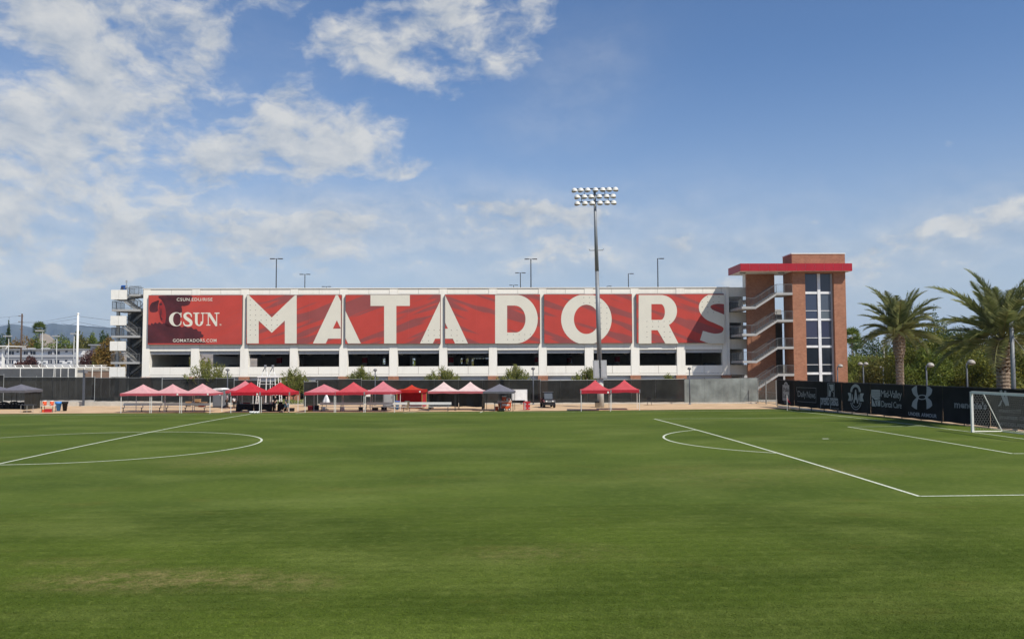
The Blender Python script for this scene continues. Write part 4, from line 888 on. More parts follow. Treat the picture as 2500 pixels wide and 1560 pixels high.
# dental
fprint(4, 'emblem_print', zs(*KA, [smooth_path([(1872, 400), (1882, 388), (1990, 390), (2034, 396), (2036, 420), (2036, 520), (1950, 525), (1874, 520)], 3, True)])); fprint(4, 'emblem_print', zs(*KA, [[(1880, 530), (1960, 700), (1884, 690)], [(1930, 590), (1950, 596), (2036, 560), (2036, 566), (1974, 610), (1990, 690), (1966, 690)], [(1985, 612), (2036, 575), (2040, 692), (1998, 694)], [(1890, 530), (2036, 535), (2036, 552), (1950, 582)]]))
for y in (420, 455, 490): fprint(4, 'emblem_print', zs(*KA, [[(1872, y), (2036, y+4), (2036, y+9), (1872, y+5)]]), M_BAN, yP-.008)
fprint(4, 'lettering', text_polys('Mid-Valley', [(2151, 952.5), (2201.5, 953.5), (2201.5, 979), (2151, 974)], .0, .88)); fprint(4, 'lettering', text_polys('Dental Care', [(2152, 978), (2201, 982), (2201, 997), (2152, 993)], .0, .88))
# arcs emblem
for s in (1, -1):
    f = lambda x, y, s=s: (x, y) if s == 1 else (x, 1056-y+8)
    fprint(5, 'emblem_print', zs(*KB, [[f(*p) for p in smooth_path([(445, 312), (400, 330), (345, 375)], 6)+smooth_path([(345, 375), (370, 460), (425, 520), (470, 545)], 6)+smooth_path([(468, 500), (450, 440), (445, 380), (445, 312)], 6)]]))
    fprint(5, 'emblem_print', zs(*KB, [[f(*p) for p in smooth_path([(622, 318), (680, 340), (728, 385)], 6)+smooth_path([(728, 385), (705, 470), (640, 530), (606, 548)], 6)+smooth_path([(606, 505), (620, 440), (622, 380), (622, 318)], 6)]]))
fprint(5, 'emblem_print', zs(*KB, ring(538, 526, 88, 47, 62, 31, 0, 360, 30)), M_PRINT, yP-.008)
fprint(5, 'lettering', text_polys('UNDER', qd(KB, (287, 798), (500, 812), (500, 882), (287, 855)), .03, 1.02)); fprint(5, 'lettering', text_polys('ARMOUR', qd(KB, (522, 815), (810, 842), (810, 912), (522, 882)), .03, 1.02))
# outlined lettering
V_ = qd(KB, (1130, 590), (1735, 615), (1735, 760), (1130, 725))
fprint(6, 'lettering', text_polys("menchie's", V_, .035, 1.0)); fprint(6, 'lettering', text_polys("menchie's", V_, -.022, 1.0), M_BAN, yP-.010)
# hotel
fprint(7, 'emblem_print', zs(*KB, ribbon([(1990, 398, 46), (2050, 560, 52), (2110, 680, 46)], 5)+[[(2062, 405), (2092, 402), (2150, 684), (2112, 682), (2050, 470)]][0:0])); fprint(7, 'emblem_print', zs(*KB, [[(2055, 412), (2090, 402), (2152, 684), (2100, 684)], [(1935, 690), (1970, 655), (2005, 570), (2015, 600), (1985, 690)]]), M_PRINT, yP-.008)
for t, q in (('MARRIOTT', ((1968, 750), (2372, 762), (2372, 826), (1968, 808))), ('WARNER CENTER', ((1968, 868), (2640, 906), (2640, 974), (1968, 930))), ('WOODLAND HILLS', ((1968, 986), (2690, 1040), (2690, 1108), (1968, 1048)))): fprint(7, 'lettering', text_polys(t, qd(KB, *q), -.004, 1.1), M_PRINT2)

# ------------------------------------------------------------------ pop-up tents
M_LEG = mat('tent_leg', (.70, .69, .66), .45, .06, 4); M_LEGD = mat('tent_leg_dark', (.03, .03, .03), .5); M_LEGY = mat('tent_leg_gold', (.42, .28, .08), .5); M_CORNER = mat('tent_corner', (.22, .21, .22), .7)
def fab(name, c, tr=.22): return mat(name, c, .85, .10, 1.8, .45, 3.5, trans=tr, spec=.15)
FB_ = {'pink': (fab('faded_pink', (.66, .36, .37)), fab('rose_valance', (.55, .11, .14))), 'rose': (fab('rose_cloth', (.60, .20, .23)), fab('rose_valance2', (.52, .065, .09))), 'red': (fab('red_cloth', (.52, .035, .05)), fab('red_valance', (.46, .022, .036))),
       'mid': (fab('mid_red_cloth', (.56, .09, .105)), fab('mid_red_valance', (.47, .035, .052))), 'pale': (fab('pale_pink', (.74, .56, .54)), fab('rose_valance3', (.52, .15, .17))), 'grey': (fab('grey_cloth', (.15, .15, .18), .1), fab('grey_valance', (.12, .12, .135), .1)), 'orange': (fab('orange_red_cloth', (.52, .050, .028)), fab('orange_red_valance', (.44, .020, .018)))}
def tent(x0, x1, py, ev, et, pk, kind, label, legs='white', walls=None, corners=False, depth=None, power=1.45, sides=None, tagsign=False):
    """x0,x1: front leg pixels; py: base row; ev/et: valance bottom/top rows; pk: peak row"""
    A = gp(x0, py); B = gp(x1, py); w = (B-A).length; ang = math.atan2(B.y-A.y, B.x-A.x); P = Plane(A, ang); dp = depth or w
    e = empty('popup_tent', A, ang, label, 'tent', 'pop-up tents along the far touchline')
    xm = (x0+x1)/2; zv, ze, zp = P.hit(xm, ev)[1], P.hit(xm, et)[1], P.hit(xm, pk, dp/2)[1]
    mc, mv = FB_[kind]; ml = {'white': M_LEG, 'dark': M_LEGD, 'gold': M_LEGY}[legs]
    n = 12; mb = MB(); o = .06
    for i in range(n+1):
        for j in range(n+1):
            a, b = -1+2*i/n, -1+2*j/n; r = max(abs(a), abs(b)); t = 1-r
            z = ze+(zp-ze)*(t**power)-.012*math.sin(6*a+3*b+x0)*t
            mb.v.append((w/2+a*(w/2+o), dp/2+b*(dp/2+o), z))
    for i in range(n):
        for j in range(n): a = i*(n+1)+j; mb.f.append((a, a+n+1, a+n+2, a+1))
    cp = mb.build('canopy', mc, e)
    for (p, q) in (((-o, -o), (w+o, -o)), ((w+o, -o), (w+o, dp+o)), ((w+o, dp+o), (-o, dp+o)), ((-o, dp+o), (-o, -o))):
        mb = MB(); m = 14
        for i in range(m+1):
            t = i/m; x = p[0]+(q[0]-p[0])*t; y = p[1]+(q[1]-p[1])*t; s = math.sin(math.pi*t)
            mb.v += [(x, y, ze-.004), (x, y, zv+.02*math.sin(9*t+x0)*s-.02*(1-s))]
        for i in range(m): mb.f.append((2*i, 2*i+1, 2*i+3, 2*i+2))
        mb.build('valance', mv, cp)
    for (x, y) in ((.03, .03), (w-.03, .03), (.03, dp-.03), (w-.03, dp-.03)):
        mb = MB(); mb.box(x-.024, x+.024, y-.024, y+.024, .012, ze-.03); l = mb.build('leg', ml, e); mb = MB(); mb.box(x-.05, x+.05, y-.05, y+.05, -.01, .010); mb.build('foot', ml, l)
        if corners:
            sx = -o-.004 if x < w/2 else w+o+.004; sy = -o-.004 if y < dp/2 else dp+o+.004; mb = MB(); d = .11 if x < w/2 else -.11; dy = .11 if y < dp/2 else -.11
            mb.poly([(sx, sy, zv-.01), (sx+d, sy, zv-.01), (sx+d, sy, ze+.02), (sx, sy, ze+.02)]); mb.poly([(sx, sy, zv-.01), (sx, sy+dy, zv-.01), (sx, sy+dy, ze+.02), (sx, sy, ze+.02)]); mb.build('corner_patch', M_CORNER, cp)
    for (p, q) in (((0, .03), (w, .03)), ((0, dp-.03), (w, dp-.03))):   # scissor truss under the cloth
        mb = MB()
        for h in (0, 1):
            a = Vector((p[0]+(q[0]-p[0])*h/2, p[1], 0)); b = Vector((p[0]+(q[0]-p[0])*(h+1)/2, p[1], 0)); mb.bar(a+Vector((0, 0, zv+.03)), b+Vector((0, 0, ze-.05)), .025, .03); mb.bar(a+Vector((0, .03, ze-.05)), b+Vector((0, .03, zv+.03)), .025, .03)
        mb.build('truss', ml, e)
    if tagsign: mb = MB(); mb.box(w-.32, w-.16, -o-.02, -o-.012, zv+.03, zv+.20); mb.build('label_patch', M_WHITE2, cp)
    for (side, m, zb) in (walls or []):
        a, b = {'back': ((.04, dp-.08), (w-.04, dp-.08)), 'left': ((.08, .08), (.08, dp-.1)), 'right': ((w-.08, .08), (w-.08, dp-.1)), 'front': ((.06, .07), (w-.06, .07))}[side]
        mb = MB(); nx, nz = 16, 6
        for i in range(nx+1):
            for j in range(nz+1):
                t = i/nx; s = j/nz; off = .07*math.sin(t*13+s*2+x0)*(1-s)+.03*math.sin(t*29+x1)*(1-s*.5); x = a[0]+(b[0]-a[0])*t; y = a[1]+(b[1]-a[1])*t
                if side in ('back', 'front'): y += off
                else: x += off
                mb.v.append((x, y, zb+(zv+.1-zb)*s+.04*math.sin(t*7+x0)*(1-s)))
        for i in range(nx):
            for j in range(nz): k = i*(nz+1)+j; mb.f.append((k, k+nz+1, k+nz+2, k+1))
        mb.build('side_wall', m, e, True)
    return e
M_BWALL = mat('black_tarp', (.018, .020, .019), .45, .2, 1.5, spec=.4); M_RWALL = fab('red_tarp', (.42, .03, .04))
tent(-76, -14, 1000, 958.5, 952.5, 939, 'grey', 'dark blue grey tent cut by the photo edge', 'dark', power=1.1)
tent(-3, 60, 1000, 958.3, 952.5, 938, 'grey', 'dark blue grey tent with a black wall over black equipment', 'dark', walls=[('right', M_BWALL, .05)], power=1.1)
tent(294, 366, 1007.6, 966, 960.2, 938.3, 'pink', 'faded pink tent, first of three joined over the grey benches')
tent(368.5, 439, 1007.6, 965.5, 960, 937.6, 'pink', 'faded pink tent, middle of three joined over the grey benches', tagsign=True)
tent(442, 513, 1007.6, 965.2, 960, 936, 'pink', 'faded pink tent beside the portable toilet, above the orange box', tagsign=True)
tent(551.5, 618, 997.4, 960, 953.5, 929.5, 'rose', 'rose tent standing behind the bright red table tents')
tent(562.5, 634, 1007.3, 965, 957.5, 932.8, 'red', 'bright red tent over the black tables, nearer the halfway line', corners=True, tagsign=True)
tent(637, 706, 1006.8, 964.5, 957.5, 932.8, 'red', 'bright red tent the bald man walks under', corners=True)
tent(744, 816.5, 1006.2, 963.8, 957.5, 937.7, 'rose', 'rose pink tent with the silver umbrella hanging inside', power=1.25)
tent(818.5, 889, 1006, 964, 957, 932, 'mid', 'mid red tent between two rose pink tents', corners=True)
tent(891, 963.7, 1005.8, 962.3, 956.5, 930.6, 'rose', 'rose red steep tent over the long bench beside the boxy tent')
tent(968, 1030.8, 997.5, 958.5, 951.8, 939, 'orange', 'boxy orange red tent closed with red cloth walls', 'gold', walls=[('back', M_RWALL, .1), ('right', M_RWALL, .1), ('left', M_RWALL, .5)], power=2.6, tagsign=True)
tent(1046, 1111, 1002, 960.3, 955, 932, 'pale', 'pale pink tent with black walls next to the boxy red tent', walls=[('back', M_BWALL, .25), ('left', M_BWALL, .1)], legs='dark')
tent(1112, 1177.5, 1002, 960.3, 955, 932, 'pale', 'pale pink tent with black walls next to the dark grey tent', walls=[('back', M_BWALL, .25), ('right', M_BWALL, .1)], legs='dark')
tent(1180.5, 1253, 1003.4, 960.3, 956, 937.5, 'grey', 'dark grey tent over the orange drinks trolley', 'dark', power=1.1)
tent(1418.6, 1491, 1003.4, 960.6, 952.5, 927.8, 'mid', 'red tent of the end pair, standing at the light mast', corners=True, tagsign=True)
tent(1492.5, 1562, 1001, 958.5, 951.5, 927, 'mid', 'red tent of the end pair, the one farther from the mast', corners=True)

# ------------------------------------------------------------------ team benches
M_PLANK = mat('aluminium_plank', (.66, .65, .62), .45, .05, 1.5, metal=.15); M_BLEG = mat('bench_leg', (.10, .09, .09), .6)
def bench(x0, x1, py, legs, label):
    A = gp(x0, py); B = gp(x1, py); ang = math.atan2(B.y-A.y, B.x-A.x); P = Plane(A, ang); e = empty('team_bench', A, ang, label, 'bench', 'team benches on the touchline'); L = (B-A).length
    for nm, b in (('backrest', (0, L, .42, .47, .62, .88)), ('seat', (0, L, .02, .30, .41, .45)), ('foot_rail', (.1, L-.1, .12, .15, .17, .20))): mb = MB(); mb.box(*b); mb.build(nm, M_PLANK if nm != 'foot_rail' else M_BLEG, e)
    for x in legs:
        u = P.u(x, .2, py-5); mb = MB(); mb.bar((u, .18, 0), (u, .18, .41), .06); mb.bar((u, .05, .38), (u, .40, .38), .05); mb.bar((u, .38, .36), (u, .49, .86), .05); mb.bar((u, -.02, .02), (u, .42, .02), .06, .03); mb.build('leg', M_BLEG, e)
bench(295, 391.5, 1005.4, [301, 346, 390], 'grey bench with backrest under the first two pink tents')
bench(394, 508, 1005.4, [407, 452.5, 499], 'grey bench with backrest holding the orange box')
bench(778, 886, 1003.8, [785, 831, 878], 'grey bench with backrest under the rose and mid red tents')
bench(892, 992, 1003.6, [893.5, 938.5, 985.5], 'long bench half in tent shade, half sunlit white')
bench(998, 1100.5, 1003.4, [1000, 1046.5, 1093.5], 'white sunlit bench in front of the boxy red and pale tents')

# ------------------------------------------------------------------ vegetation
def leaf_mat(name, c, c2, scale=.7, tr=.38, rough=.6):
    c = (c[0]*1.9, c[1]*1.65, c[2]*1.5); c2 = (c2[0]*1.75, c2[1]*1.55, c2[2]*1.4)
    m = bpy.data.materials.new(name); m.use_nodes = True; nt = m.node_tree; N = nt.nodes.new; L = nt.links.new; b = nt.nodes['Principled BSDF']; b.inputs['Roughness'].default_value = rough; b.inputs['Specular IOR Level'].default_value = .25
    g = N('ShaderNodeNewGeometry'); n = N('ShaderNodeTexNoise'); n.inputs['Scale'].default_value = scale; n.inputs['Detail'].default_value = 3; L(g.outputs['Position'], n.inputs['Vector'])
    w = N('ShaderNodeTexWhiteNoise'); w.noise_dimensions = '1D'; L(g.outputs['Random Per Island'], w.inputs['W'])
    a = N('ShaderNodeMath'); a.operation = 'MULTIPLY_ADD'; L(w.outputs['Value'], a.inputs[0]); a.inputs[1].default_value = .5; a.inputs[2].default_value = -.25
    s = N('ShaderNodeMath'); s.operation = 'ADD'; L(a.outputs[0], s.inputs[0]); L(n.outputs['Fac'], s.inputs[1])
    r = N('ShaderNodeValToRGB'); r.color_ramp.elements[0].position = .3; r.color_ramp.elements[1].position = .75; r.color_ramp.elements[0].color = (*c, 1); r.color_ramp.elements[1].color = (*c2, 1); L(s.outputs[0], r.inputs[0]); L(r.outputs[0], b.inputs['Base Color'])
    t = N('ShaderNodeBsdfTranslucent'); L(r.outputs[0], t.inputs[0]); ms = N('ShaderNodeMixShader'); ms.inputs[0].default_value = tr; L(b.outputs[0], ms.inputs[1]); L(t.outputs[0], ms.inputs[2]); L(ms.outputs[0], nt.nodes['Material Output'].inputs[0])
    return m
M_BARK = mat('bark', (.12, .085, .06), .95, .3, 4, .4, 12)
M_L = {'green': leaf_mat('leaf_green', (.040, .070, .014), (.125, .170, .034)), 'dark': leaf_mat('leaf_dark', (.020, .042, .016), (.055, .088, .030)), 'olive': leaf_mat('leaf_olive', (.050, .062, .016), (.13, .135, .038)), 'autumn': leaf_mat('leaf_autumn', (.085, .070, .018), (.20, .135, .04)),
       'plum': leaf_mat('leaf_plum', (.040, .020, .020), (.085, .045, .040)), 'light': leaf_mat('leaf_light', (.075, .11, .022), (.17, .21, .055)), 'shrub': leaf_mat('leaf_shrub', (.060, .088, .020), (.17, .195, .060), 1.2), 'hedge': leaf_mat('leaf_hedge', (.038, .060, .012), (.130, .148, .028))}
def leaf_cloud(blobs, n, size, r, up=.3, aspect=.45, hollow=.55):
    """leaf quads through the volume of ellipsoid clumps (cx,cy,cz,rx,ry,rz)"""
    B = np.array(blobs); vol = (B[:, 3]*B[:, 4]*B[:, 5])**.75; k = r.choice(len(B), n, p=vol/vol.sum()); b = B[k]
    d = r.normal(size=(n, 3)); d /= np.linalg.norm(d, axis=1)[:, None]; rad = (hollow+(1-hollow)*r.random(n))**.8*(1+.12*r.normal(size=n))
    c = b[:, :3]+d*b[:, 3:]*rad[:, None]
    ax = d*.6+r.normal(size=(n, 3))*.6; ax[:, 2] += up; ax /= np.linalg.norm(ax, axis=1)[:, None]
    s = np.cross(ax, r.normal(size=(n, 3))); s /= np.linalg.norm(s, axis=1)[:, None]
    L = size*(.6+.8*r.random(n))[:, None]; w = L*aspect
    v = np.stack([c-ax*L*.5, c+s*w*.5, c+ax*L*.5, c-s*w*.5], 1)
    return v.reshape(-1, 3)
def quads_mesh(name, v, m, parent):
    n = len(v)//4; me = bpy.data.meshes.new(name); me.vertices.add(4*n); me.vertices.foreach_set('co', v.astype(np.float32).ravel()); me.loops.add(4*n); me.loops.foreach_set('vertex_index', np.arange(4*n, dtype=np.int32)); me.polygons.add(n)
    me.polygons.foreach_set('loop_start', np.arange(0, 4*n, 4, dtype=np.int32)); me.update(calc_edges=True); me.validate(); return link(name, me, m, parent)
def tree(p, h, w, kind, label, n=5000, leaf=.35, trunk=.28, name='tree', seed=1, group=None, low=.25, blobs=9, cat='tree', shape='round', up=.3):
    """p: base on the ground; h: height; w: crown width"""
    r = np.random.default_rng(seed); e = empty(name, p, 0, label, cat, group); cz0 = h*low; B = []
    for i in range(blobs):
        t = (i+.5)/blobs; z = cz0+(h-cz0)*(.12+.80*t)
        if shape == 'round': rad = w/2*math.sin(math.pi*(.16+.74*t))
        elif shape == 'cone': rad = w/2*(1.02-t)
        elif shape == 'fan': rad = w/2*(.35+.65*t)*(1 if t < .8 else .75)
        else: rad = w/2*(.9-.3*t)
        a = r.uniform(0, 6.28); q = rad*r.uniform(.35, .75) if shape != 'cone' else rad*r.uniform(0, .35); s = (h-cz0)/blobs
        br = max(w*.10, rad*r.uniform(.55, .8)) if shape != 'cone' else rad*.9
        B.append((q*math.cos(a), q*math.sin(a), z, br, br, max(s*1.3, br*r.uniform(.55, .8)) if shape != 'cone' else s*1.1))
        if shape != 'cone': B.append((-q*math.cos(a+.8), -q*math.sin(a+.8), z*r.uniform(.9, 1.0), br*.8, br*.8, max(s, br*.55)))
    quads_mesh('crown', leaf_cloud(B, n, leaf, r, up), M_L[kind], e)
    mb = MB(); lean = r.normal(size=2)*.02*h; top = Vector((lean[0], lean[1], h*.72)); mb.tube([(0, 0, -.3), (lean[0]*.3, lean[1]*.3, h*.25), top*.7, top], [trunk, trunk*.8, trunk*.5, trunk*.15], 8); tk = mb.build('trunk', M_BARK, e, True)
    for i in range(6):
        b = B[r.integers(len(B))]; s = Vector((lean[0]*.5, lean[1]*.5, h*r.uniform(.2, .5))); mb = MB(); q = Vector(b[:3]); mb.tube([s, s.lerp(q, .5)+Vector((0, 0, -.03*h)), q], [trunk*.45, trunk*.3, trunk*.1], 6); mb.build('limb', M_BARK, tk, True)
    return e
def tree_px(px, base_px_depth, top, wpx, kind, label, **k):
    """a tree whose crown top shows at row `top`, width wpx pixels, standing D metres ahead"""
    D = base_px_depth; q = at(px, top, D); k_ = FPX/D; p = Vector((q.x, q.y, ZG if D < 330 else -1.0)); return tree(p, q.z-p.z, wpx/k_, kind, label, **k)

# feathery desert shrubs between fence and garage
def shrub(px, top, w, base, label, seed, D=106):
    r = np.random.default_rng(seed); k = FPX/D; q = at(px, top, D); p = Vector((q.x, q.y, ZG)); h = q.z-ZG; W_ = w/k; e = empty('shrub_tree', p, 0, label, 'shrub', 'feathery shrubs in front of the garage'); V = []
    st = MB()
    for i in range(70):
        a = r.uniform(0, 6.28); rr = r.random()**.7; tip = Vector((math.cos(a)*W_/2*rr, math.sin(a)*W_/2.4*rr, h*(1.0-.42*rr**1.6)*r.uniform(.84, 1.02))); s = Vector((math.cos(a)*.15, math.sin(a)*.15, h*.18)); m = s.lerp(tip, .5)+Vector((0, 0, -.05*h))*r.uniform(.2, 1)
        if i % 3 == 0: st.tube([s, m, tip], [.035, .02, .006], 4)
        n = 78; t = .32+.68*r.random(n)**.7; c = np.array([s.lerp(m, min(1, 2*x)) if x < .5 else m.lerp(tip, 2*x-1) for x in t])+r.normal(size=(n, 3))*.13
        d = np.array((tip-m).normalized())[None]*.9+r.normal(size=(n, 3))*.45; d /= np.linalg.norm(d, axis=1)[:, None]; sd = np.cross(d, r.normal(size=(n, 3))); sd /= np.linalg.norm(sd, axis=1)[:, None]; L = .25*(.6+.8*r.random(n))[:, None]
        V.append(np.stack([c-d*L*.5, c+sd*L*.15, c+d*L*.5, c-sd*L*.15], 1).reshape(-1, 3))
    quads_mesh('crown', np.concatenate(V), M_L['shrub'], e); mb = MB(); mb.tube([(0, 0, -.2), (.05, 0, h*.12), (0, 0, h*.22)], [.10, .08, .06], 7); tk = mb.build('trunk', M_BARK, e, True); st.build('branches', M_BARK, tk)
for i, (px, top, w, lab) in enumerate(((510, 870, 122, 'widest dark green shrub in front of the second deck opening'), (716, 897, 92, 'feathery shrub rising behind the gap in the fence'), (882, 892, 92, 'shrub beside the round lamp under the T'), (1080, 893, 104, 'shrub with bare twiggy side, right of the boxy red tent'), (1256, 887, 92, 'bright shrub beside the lamp above the whiteboard'), (1436, 894, 96, 'upright shrub split by the light mast'), (1632, 913, 56, 'small low shrub peeking over the fence under the R'))):
    shrub(px, top, w, 0, lab, 20+i)

# palms
def palm(px, base_py, D, crown_py, rad, trunk_r, label, seed, n=46, kind='date'):
    r = random.Random(seed); q = at(px, crown_py, D); p = Vector((q.x, q.y, ZG)); H = q.z-ZG; e = empty('palm_tree', p, r.uniform(0, 6), label, 'palm tree', 'palm trees')
    mb = MB(); K = 26; nn = 14
    pts = []; rs = []
    for i in range(K*2+1):
        t = i/(K*2); z = -.3+(H+.3)*t; f = 1.0 if t < .70 else 1+.55*abs(math.sin((t-.70)/.30*math.pi))**.8
        pts.append((0, 0, z)); rs.append(trunk_r*f*(1.0+(.10 if i % 2 else -.03))*(1.12-.12*min(1, t*3)))
    mb.tube(pts, rs, nn); v = mb.v
    for i in range(len(v)-0):
        pass
    mb.build('trunk', mat('palm_trunk', (.20, .155, .11), .95, .35, 5, .9, 7, c2=(.26, .20, .15)), e)
    sk = MB()
    for i in range(110):                                  # cut leaf bases on the upper trunk
        a = i*2.399; t = .62+.36*(i/110); f = 1+.5*abs(math.sin(max(0, (t-.70)/.30)*math.pi))**.8 if t > .7 else 1.0; R = trunk_r*f*.95; c = Vector((R*math.cos(a), R*math.sin(a), H*t)); o = Vector((math.cos(a), math.sin(a), .9)).normalized(); s = Vector((-math.sin(a), math.cos(a), 0)); l = trunk_r*.55
        sk.add([c-s*l*.35, c+s*l*.35, c+o*l+s*l*.2, c+o*l-s*l*.2, c-s*l*.35-o*.1, c+s*l*.35-o*.1], [(0, 1, 2, 3), (5, 4, 3, 2), (0, 3, 4), (1, 5, 2)])
    sk.build('leaf_bases', mat('palm_boot', (.16, .085, .04), .9, .3, 6), e)
    key = 'frond_%d' % seed; meshes = []
    for vv in range(4):
        L = rad*(.92+.1*vv); V = []; curve = [.75, 1.1, .5, .9][vv]; N_ = 16; P = []; ang = 0; pos = Vector((0, 0, 0))
        for i in range(N_+1):
            P.append(pos.copy()); t = i/N_; a = -curve*t**1.5*1.05; pos = pos+Vector((math.cos(a), 0, math.sin(a)))*(L/N_)
        for i in range(N_*5):
            t = .16+.84*i/(N_*5); f = t*N_; j = min(N_-1, int(f)); c = P[j].lerp(P[j+1], f-j); d = (P[j+1]-P[j]).normalized(); up = Vector((0, 1, 0)).cross(d)*-1
            ll = L*.20*max(.05, math.sin(math.pi*min(1, .22+.78*t)))**.7*r.uniform(.85, 1.1)
            for s in (-1, 1):
                o = (d*.75+Vector((0, s, 0))*.75+up*r.uniform(.05, .55)).normalized(); wv = d*.019*(rad/3.4)+up*.009; tipp = c+o*ll+Vector((0, 0, -.10*ll)); V += [c-wv, c+wv, c+o*ll*.6+wv*.8, tipp]
        me = quads_mesh('frond', np.array([tuple(x) for x in V]), None, None); data = me.data; bpy.data.objects.remove(me)
        data.materials.append(MATS.setdefault('palm_leaf', leaf_mat('palm_leaf', (.066, .094, .036), (.18, .205, .09), .9, .32, .5))); rb = MB(); rb.tube(P, [.045*(1-.85*i/N_) for i in range(N_+1)], 5); rm = bpy.data.meshes.new('rachis'); rm.from_pydata(rb.v, [], rb.f); rm.materials.append(mat('rachis', (.20, .19, .07), .6)); meshes.append((data, rm))
    for i in range(n):
        t = i/n; el = R_(88-104*t**1.15+r.uniform(-8, 8)); az = i*2.39996; me, rm = meshes[i % 4]
        o = link('frond', me, None, e); o.location = (.25*trunk_r*math.cos(az), .25*trunk_r*math.sin(az), H+.1-.5*t*trunk_r); o.rotation_euler = (r.uniform(-.25, .25), -el, az); o.scale = [r.uniform(.85, 1.08)*(1 if t > .15 else .9)]*3
        x = link('rachis', rm, None, o)
palm(2194, 0, 76, 812, 4.0, .33, 'date palm with a dense round crown next to the brick tower', 3, 58)
palm(2446, 0, 58, 826, 4.75, .42, 'big date palm with long arching fronds cut by the photo edge', 8, 50)
def fan_palm(px, D, top, rad, label, seed):
    r = random.Random(seed); q = at(px, top, D); p = Vector((q.x, q.y, -1)); H = q.z+1-rad*.6; e = empty('fan_palm', p, 0, label, 'palm tree', 'palm trees'); mb = MB(); mb.tube([(0, 0, 0), (.1, 0, H*.5), (0, 0, H)], [.32, .24, .22], 8); mb.build('trunk', mat('grey_palm_trunk', (.22, .19, .15), .95, .2, 3), e, True); V = []
    for i in range(46):
        a = i*2.4; el = R_(80-125*i/46); d = Vector((math.cos(a)*math.cos(el), math.sin(a)*math.cos(el), math.sin(el))); c = Vector((0, 0, H))+d*rad*.45; s = d.cross(Vector((0, 0, 1))).normalized() if abs(d.z) < .98 else Vector((1, 0, 0)); u = s.cross(d)
        for k in range(9):
            b = R_(-80+20*k); o = (d*math.cos(b)+s*math.sin(b)-Vector((0, 0, .25))).normalized(); w = rad*.06; x = o.cross(u).normalized()*w; V += [c-x*.3, c+o*rad*.35+x, c+o*rad*.62, c+o*rad*.35-x]
    quads_mesh('crown', np.array([tuple(x) for x in V]), M_L['green'], e)
fan_palm(2079, 190, 807, 2.4, 'tall thin fan palm just beside the brick tower edge', 5); fan_palm(2089, 200, 826, 2.1, 'shorter fan palm next to the one at the tower edge', 6)
fan_palm(96, 330, 791, 3.0, 'fan palm against the blue hills', 7)
# trees to the side of the tower
RT = [(2136, 160, 815, 90, 'dark', 'round dark green tree farther behind the fan palms', 'round'), (2105, 120, 868, 80, 'light', 'light green low tree in front of the dark round one', 'round'), (2150, 105, 872, 80, 'olive', 'pale olive bush tree behind the street light', 'round'), (2040, 150, 862, 110, 'green', 'green tree half hidden by the brick tower', 'round'),
      (2214, 170, 713, 46, 'dark', 'tall dark pine rising behind the dense date palm', 'cone'), (2279, 170, 747, 62, 'dark', 'dark pine between the two date palms', 'cone'), (2302, 180, 772, 60, 'dark', 'shorter dark pine leaning on its neighbour', 'cone'), (2235, 92, 800, 120, 'hedge', 'deep green tree right behind the dense date palm trunk', 'round'),
      (2300, 88, 806, 135, 'hedge', 'bushy olive green tree between the palms', 'round'), (2375, 96, 812, 120, 'olive', 'yellowish bushy tree behind the domed lamps', 'round'), (2440, 110, 806, 130, 'green', 'green tree behind the big date palm', 'round'), (2512, 90, 822, 130, 'hedge', 'dark green tree at the photo edge beside the tall pole', 'round'), (2268, 84, 852, 95, 'green', 'low green tree close behind the sponsor fence', 'round'), (2400, 82, 862, 110, 'hedge', 'low dark bush tree behind the goal banner', 'round'), (2185, 130, 850, 90, 'green', 'mid green tree left of the dense date palm', 'round'), (2330, 150, 800, 100, 'dark', 'distant dark tree seen over the bushy olive tree', 'round'), (2480, 150, 792, 120, 'dark', 'distant dark tree behind the big palm crown', 'round')]
for i, (px, D, top, w, kd, lab, sh) in enumerate(RT): tree_px(px, D, top-4, w*(1.25 if sh == 'round' else 1.7), kd, lab, n=12000 if D < 125 else 4500, leaf=.26 if D < 125 else .42, seed=40+i, shape=sh, low=.04 if sh != 'cone' else .1, blobs=9, group='trees beside the tower', trunk=.22)
# trees over the flats on the other side
LT = [(22, 300, 768, 30, 'dark', 'tall narrow star pine above the flats', 'cone'), (-20, 290, 826, 90, 'olive', 'brown green tree at the far photo edge', 'round'), (50, 270, 816, 70, 'autumn', 'brownish tree beside the wooden utility pole', 'round'), (84, 280, 815, 46, 'green', 'green tree below the fan palm', 'round'), (118, 290, 832, 62, 'green', 'low green tree under the hill gap', 'round'), (158, 280, 814, 62, 'green', 'fresh green tree beside the tall lamp', 'round'), (196, 270, 806, 52, 'olive', 'olive tree just behind the white pole', 'round'), (222, 275, 808, 48, 'green', 'green tree between the white pole and the steel stair', 'round'), (256, 240, 808, 46, 'dark', 'dark tree top behind the autumn tree', 'round'),
      (266, 150, 822, 58, 'autumn', 'yellowing autumn tree beside the steel stair', 'round'), (73, 215, 870, 62, 'plum', 'plum coloured bush in front of the flats', 'round'), (222, 180, 852, 70, 'plum', 'brown purple tree near the autumn tree', 'round'), (244, 170, 846, 40, 'olive', 'olive tree between the plum tree and the autumn tree', 'round'), (5, 330, 815, 50, 'dark', 'dark tree behind the star pine', 'round')]
for i, (px, D, top, w, kd, lab, sh) in enumerate(LT): tree_px(px, D, top, w, kd, lab, n=4200 if D > 200 else 7000, leaf=.6 if D > 200 else .34, seed=70+i, shape=sh, low=.06, blobs=9 if sh == 'round' else 12, group='trees around the flats', trunk=.25)
